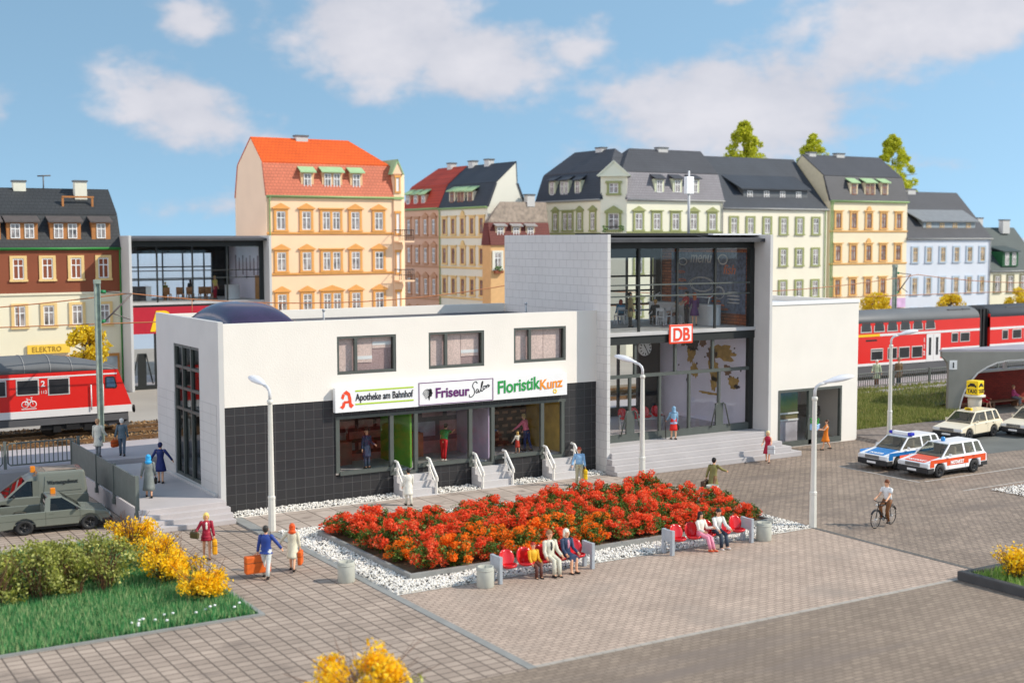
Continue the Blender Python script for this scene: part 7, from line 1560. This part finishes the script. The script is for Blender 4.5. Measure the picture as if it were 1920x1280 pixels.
# ------------------------------------------------------------------ vegetation
def quads(P, size, jit=.5, aspect=1.0, up_=None):
    """one small randomly turned leaf per point"""
    n = len(P); a = rng.normal(size=(n, 3)); a /= np.linalg.norm(a, axis=1)[:, None]
    b = rng.normal(size=(n, 3)); b -= a*(a*b).sum(1)[:, None]; b /= np.linalg.norm(b, axis=1)[:, None]
    s = (size*rng.uniform(1-jit, 1+jit, n))[:, None]; a = a*s*aspect; b = b*s
    V = np.stack((P-a*.5, P-b*.35+a*.05, P+a*.5, P+b*.35+a*.05), 1).reshape(-1, 3)
    return V, np.arange(4*n).reshape(n, 4)
def blob(n, c, r, shell=.55, zmin=None):
    d = rng.normal(size=(n, 3)); d /= np.linalg.norm(d, axis=1)[:, None]; k = (shell+(1-shell)*rng.random(n))[:, None]
    return np.asarray(c)+d*k*np.asarray(r)
def clumps(n, nc, c, r, cr, shell=.5, bias=None):
    C_ = blob(nc, c, r, .35)
    out = []
    for q in C_: out.append(blob(max(3, n//nc), q, (cr*rng.uniform(.7, 1.3),)*3, shell))
    return np.concatenate(out)
def twigs(mb, base, top_r, h, n, r=.012):
    for k in range(n):
        a = random.uniform(0, 2*pi); q = random.uniform(.2, 1)*top_r; p = Vector(base); e = p+Vector((q*cos(a), q*sin(a)*.8, h*random.uniform(.55, 1.0))); m = p.lerp(e, .5)+Vector((random.uniform(-.1, .1), random.uniform(-.1, .1), .06))
        mb.tube([p+Vector((q*.25*cos(a), q*.25*sin(a), 0)), m, e], [r*1.3, r, r*.5], 4, cap=False)
TWIG = mat('twig_brown', (.13, .06, .03), .8, .2, 3)
L_BED = leafmat('bed_leaves', ['#2a3c14', '#557428', '#3c561c', '#8aa24c'], .5); B_RED = leafmat('blossom_red', ['#e8401a', '#fb6a38', '#f25026', '#ff9468', '#ec481e', '#f86034'], .55, .4); B_ORG = leafmat('blossom_orange', ['#fa6a10', '#ff8e1e', '#ff7a18', '#ffa644'], .55, .4)
protos = []
for k in range(6):
    hh = .62; col = B_ORG if k >= 4 else B_RED
    t = thing('flowering_shrub', 'x', 'shrub', (0, 0, -50))
    cl = clumps(1300, 18, (0, 0, .48), (.64, .64, .38), .28); cl[:, 2] = np.maximum(cl[:, 2], .04)
    V, F = quads(cl, .085); numpy_mesh('foliage', V, F, L_BED, t)
    bl = np.concatenate([clumps(1950, 24, (0, 0, .48), (.74, .74, .36), .17, .6), clumps(500, 5, (0, 0, .88), (.42, .42, .16), .15, .5)]); bl = bl[bl[:, 2] > .14]
    V, F = quads(bl, .074, .45); numpy_mesh('blossoms', V, F, col, t)
    tw = MB(); twigs(tw, (0, 0, 0), .5, .6, 9); tw.build('stem', TWIG, t); protos.append(t)
used = set(); spots = []
for i in range(12):
    for j in range(6):
        x = 2.45+i*1.28+random.uniform(-.28, .28); y = -12.2+j*1.20+random.uniform(-.22, .22)
        if x > 16.9: continue
        spots.append((x, y, i, j))
for n_, (x, y, i, j) in enumerate(spots):
    org = (j <= 1 and i < 7 and random.random() < .35)
    k = random.choice((4, 5)) if org else random.choice((0, 1, 2, 3))
    o = copy_tree(protos[k]) if k in used else protos[k]; used.add(k)
    o.location = (x, y, .15); o.rotation_euler = (0, 0, random.uniform(0, 6.28)); s = random.uniform(.80, 1.18)*(1.0 if j < 5 else .88); o.scale = (s, s, s*random.uniform(.68, 1.0))
    tag(o, 'bright orange flowering shrub at the bench side of the flower bed' if org else 'orange red flowering shrub planted in the kerbed flower bed', 'shrub', 'orange flowering shrubs' if org else 'red flowering shrubs')
for k, p in enumerate(protos):
    if k not in used:
        for c in list(p.children): bpy.data.objects.remove(c)
        bpy.data.objects.remove(p)

# forsythia and green bush on the lawn
B_YEL = leafmat('blossom_yellow', ['#f2b400', '#ffd41c', '#fcc80c', '#ffe650'], .55, .3); L_GRN = leafmat('bush_leaves', ['#585c20', '#a6aa4a', '#7e8438', '#c9ca78', '#686c2a'], .5)
def forsythia(loc, r, h, n, label):
    t = thing('forsythia_shrub', label, 'shrub', loc, random.uniform(0, 6), 'yellow forsythia shrubs')
    P = clumps(int(n*1.7), 30, (0, 0, h*.58), (r*.9, r*.9, h*.42), .30, .3); P = P[P[:, 2] > .05]; V, F = quads(P, .085, .5); numpy_mesh('blossoms', V, F, B_YEL, t)
    P = clumps(n//6, 10, (0, 0, h*.35), (r*.8, r*.8, h*.25), .25); V, F = quads(P, .09); numpy_mesh('foliage', V, F, L_GRN, t)
    tw = MB(); twigs(tw, (0, 0, 0), r*1.25, h*1.25, 60, .010); tw.build('stem', TWIG, t)
forsythia((-4.9, -4.0, .05), .95, 1.15, 1500, 'yellow forsythia at the back corner of the lawn near the terrace steps')
forsythia((-4.75, -6.6, .05), .85, .95, 1100, 'yellow forsythia second from the terrace on the lawn edge')
forsythia((-5.0, -9.0, .05), 1.05, 1.05, 1700, 'yellow forsythia in the middle of the lawn edge')
forsythia((-4.75, -11.4, .05), .95, .95, 1500, 'yellow forsythia at the front corner of the lawn')
forsythia((-4.45, -22.3, 0), 1.75, 1.2, 2400, 'blurred yellow forsythia cut by the bottom edge')
forsythia((17.95, -23.3, .2), .75, .85, 800, 'yellow forsythia in the dark kerbed planter at the right')
t = thing('green_bush', 'large light green bush with brown twigs on the lawn', 'bush', (-7.9, -8.2, .03))
P = np.concatenate([clumps(10500, 80, (0, 0, .90), (2.3, 1.7, .72), .36, .3), clumps(2600, 20, (-2.4, -.4, .7), (1.4, 1.3, .5), .34, .4)]); P = P[P[:, 2] > .05]; V, F = quads(P, .092, .55); numpy_mesh('foliage', V, F, L_GRN, t)
tw = MB()
for q in range(14): twigs(tw, (random.uniform(-2.6, 1.6), random.uniform(-1.1, .9), 0), 1.0, 1.5, 16, .012)
tw.build('stem', TWIG, t)

# lawn and bank grass
def blades(name, P, h, w, m, label, lean=.5):
    n = len(P); a = rng.uniform(0, 2*pi, n); hh = h*rng.uniform(.5, 1.25, n); d = np.stack((np.cos(a), np.sin(a), np.zeros(n)), 1)*w
    l = rng.uniform(0, 2*pi, n); ll = hh*lean*rng.random(n); tip = P+np.stack((np.cos(l)*ll, np.sin(l)*ll, hh), 1)
    V = np.stack((P-d, P+d, tip), 1).reshape(-1, 3); F = np.arange(3*n).reshape(n, 3); o = numpy_mesh(name, V, F, m); return tag(o, label, None, None, 'stuff')
G_LAWN = leafmat('lawn_blades', ['#2a6a3c', '#4c9a5c', '#3d8449', '#86b878', '#bcc890', '#337a48'], .6, .3); G_BANK = leafmat('bank_blades', ['#5c6c2e', '#8c964c', '#707e38', '#b4b06c', '#4e5e28', '#c4b87c'], .7, .3)
sheet('lawn', -40, -3.84, -13.85, -2.25, .02, mat('lawn_soil', (.07, .13, .05), .95, .35, 1.2), 'green lawn beside the paved walk')
tag(MB().box(-40, -3.70, -13.98, -13.85, 0, .06).box(-3.84, -3.70, -13.85, -2.25, 0, .06).box(-40, -3.70, -2.25, -2.12, 0, .05).build('lawn_kerb', KERB), 'low grey edging around the lawn', 'kerb')
tag(MB().add([(-40, -2.12, .006), (-3.72, -2.12, .006), (-3.72, -1.02, .006), (-40, -1.02, .006)], [(0, 1, 2, 3)]).build('path', SLABS), 'strip of square slabs between lawn and parking bay', kind='structure')
n = 52000
P = np.stack((rng.uniform(-13.5, -3.88, n), rng.uniform(-13.82, -2.3, n), np.full(n, .02)), 1); blades('grass', P, .24, .018, G_LAWN, 'tousled green grass of the lawn at left')
dz = MB()
for k in range(16): dz.ell((random.uniform(-7.5, -4.0), random.uniform(-13.7, -12.9), random.uniform(.14, .26)), (.05, .05, .035), 6, 4)
tag(dz.build('daisies', WHITE), 'scattered white daisies at the front of the lawn', None, None, 'stuff')
def bank(x0, x1, y0, y1, z0, z1, name, label):
    nx, ny = 40, 12; V = []; F = []
    f = lambda x, y: z0+(z1-z0)*((y-y0)/(y1-y0))**1.0+.10*sin(x*.9+y*.6)*sin(y*.8)*min(1, (y1-y)/2)*min(1, (y-y0)/1.0)
    for i in range(nx+1):
        for j in range(ny+1):
            x = x0+(x1-x0)*i/nx; y = y0+(y1-y0)*j/ny; V.append((x, y, f(x, y)))
    for i in range(nx):
        for j in range(ny): F.append((i*(ny+1)+j, (i+1)*(ny+1)+j, (i+1)*(ny+1)+j+1, i*(ny+1)+j+1))
    o = MB().add(V, F, 0, True).build(name, mat('bank_soil', (.13, .14, .06), .95, .4, .8)); tag(o, label, kind='structure'); return f
f = bank(35.95, 48.3, 2.3, 11.1, .10, 1.0, 'grass_bank', 'grass bank rising from the kerb to the platform fence')
n = 34000; X_ = rng.uniform(35.95, 48.3, n); Y_ = 2.3+8.8*rng.random(n); Z_ = np.array([f(x, y) for x, y in zip(X_, Y_)]); blades('grass', np.stack((X_, Y_, Z_), 1), .26, .022, G_BANK, 'dry olive grass on the bank below the fence')
f = bank(48.2, 62.0, 6.35, 11.1, .35, 1.0, 'grass_bank', 'grass bank behind the red brick wall')
n = 6000; X_ = rng.uniform(48.2, 62.0, n); Y_ = rng.uniform(6.35, 11.1, n); Z_ = np.array([f(x, y) for x, y in zip(X_, Y_)]); blades('grass', np.stack((X_, Y_, Z_), 1), .26, .025, G_BANK, 'dry grass behind the red brick wall')
# planter at the right
tag(MB().box(16.72, 16.98, -40, -22.05, -.03, .30).box(16.98, 40, -22.31, -22.05, -.03, .28).build('planter_kerb', mat('kerb_dark', (.055, .055, .055), .7, .15, 1.5), bevel=.04), 'dark thick kerb of the planter at the right edge', 'kerb')
sheet('planter_soil', 16.98, 40, -40, -22.31, .15, mat('lawn_soil', (0, 0, 0)), 'grassy planter bed at the right edge')
n = 7000; P = np.stack((rng.uniform(17.0, 22.5, n), rng.uniform(-27, -22.35, n), np.full(n, .15)), 1); blades('grass', P, .22, .02, leafmat('planter_blades', ['#6a9a3c', '#9ab85c', '#57842f', '#c0cc80'], .6, .3), 'bright grass in the dark kerbed planter')

# trees
L_YG = leafmat('leaves_yellow_green', ['#a4ae1c', '#d4d434', '#b8be28', '#e8e45c', '#8c9618'], .6, .45); L_YL = leafmat('leaves_yellow', ['#c8a412', '#f0d22a', '#dcba1c', '#f6e25a', '#a88e10'], .6, .3); BARK = mat('bark', (.12, .08, .05), .9, .2, 2)
def tree(loc, zc0, zc1, r, shape, m, n, label, group, nm):
    t = thing(nm, label, 'tree', loc, random.uniform(0, 6), group); H = zc1-loc[2]; a = zc0-loc[2]; tb = MB()
    tb.tube([(0, 0, 0), (.05, 0, a), (0, .04, a+(H-a)*.75)], [.24, .17, .05], 8)
    for k in range(7):
        q = random.uniform(0, 6.28); z = a+(H-a)*random.uniform(.05, .6); tb.tube([(0, 0, z), (r*.35*cos(q), r*.35*sin(q), z+.35), (r*.7*cos(q), r*.7*sin(q), z+.55)], [.08, .05, .02], 5)
    tb.build('trunk', BARK, t); out = []
    nc = 150 if shape == 'cone' else 34
    for k in range(nc):
        u = random.random(); q = random.uniform(0, 6.28)
        if shape == 'cone': z = a+(H-a)*u; u = random.random()**.8; z = a+(H-a)*u; rr = r*(1-u)**.72*sqrt(random.uniform(.02, 1.15)); c = (rr*cos(q), rr*sin(q), z); cr = .34+.30*(1-u)
        else:
            v = random.uniform(-1, 1); w = sqrt(1-v*v)*random.uniform(.5, 1); c = (r*w*cos(q), r*w*sin(q), (a+H)/2+v*(H-a)*.42); cr = .42
        out.append(blob(n//nc, c, (cr*random.uniform(.75, 1.3),)*3, .5))
    V, F = quads(np.concatenate(out), .20, .5); numpy_mesh('crown', V, F, m, t)
TG = 'yellow green trees behind the roofs'
tree((75.2, 54, .3), 14.5, 23.0, 4.2, 'cone', L_YG, 17000, 'tall yellow green tree rising behind the long dark dormer house', TG, 'tall_tree')
tree((85.1, 54, .3), 14.5, 22.1, 3.3, 'cone', L_YG, 13000, 'yellow green treetop behind the left end of the warm cream roof', TG, 'tall_tree')
tree((97.4, 54, .3), 11.0, 22.5, 5.0, 'cone', L_YG, 20000, 'tall yellow green tree between the warm cream and the blue house', TG, 'tall_tree')
YG = 'round yellow trees along the street'
tree((3.3, 36, .3), 2.9, 5.4, 1.35, 'round', L_YL, 3200, 'round yellow tree in front of the brown electrical shop house', YG, 'round_tree')
tree((75.7, 36, .3), 3.3, 5.85, 1.5, 'round', L_YL, 3200, 'round yellow tree above the train roof by the lilac fascia', YG, 'round_tree')
tree((86.1, 36, .3), 3.2, 5.45, 1.5, 'round', L_YL, 3000, 'round yellow tree above the train roof before the blue house', YG, 'round_tree')
tree((96.8, 36, .3), 3.2, 5.8, 1.5, 'round', L_YL, 3000, 'round yellow tree above the train roof at the right edge', YG, 'round_tree')
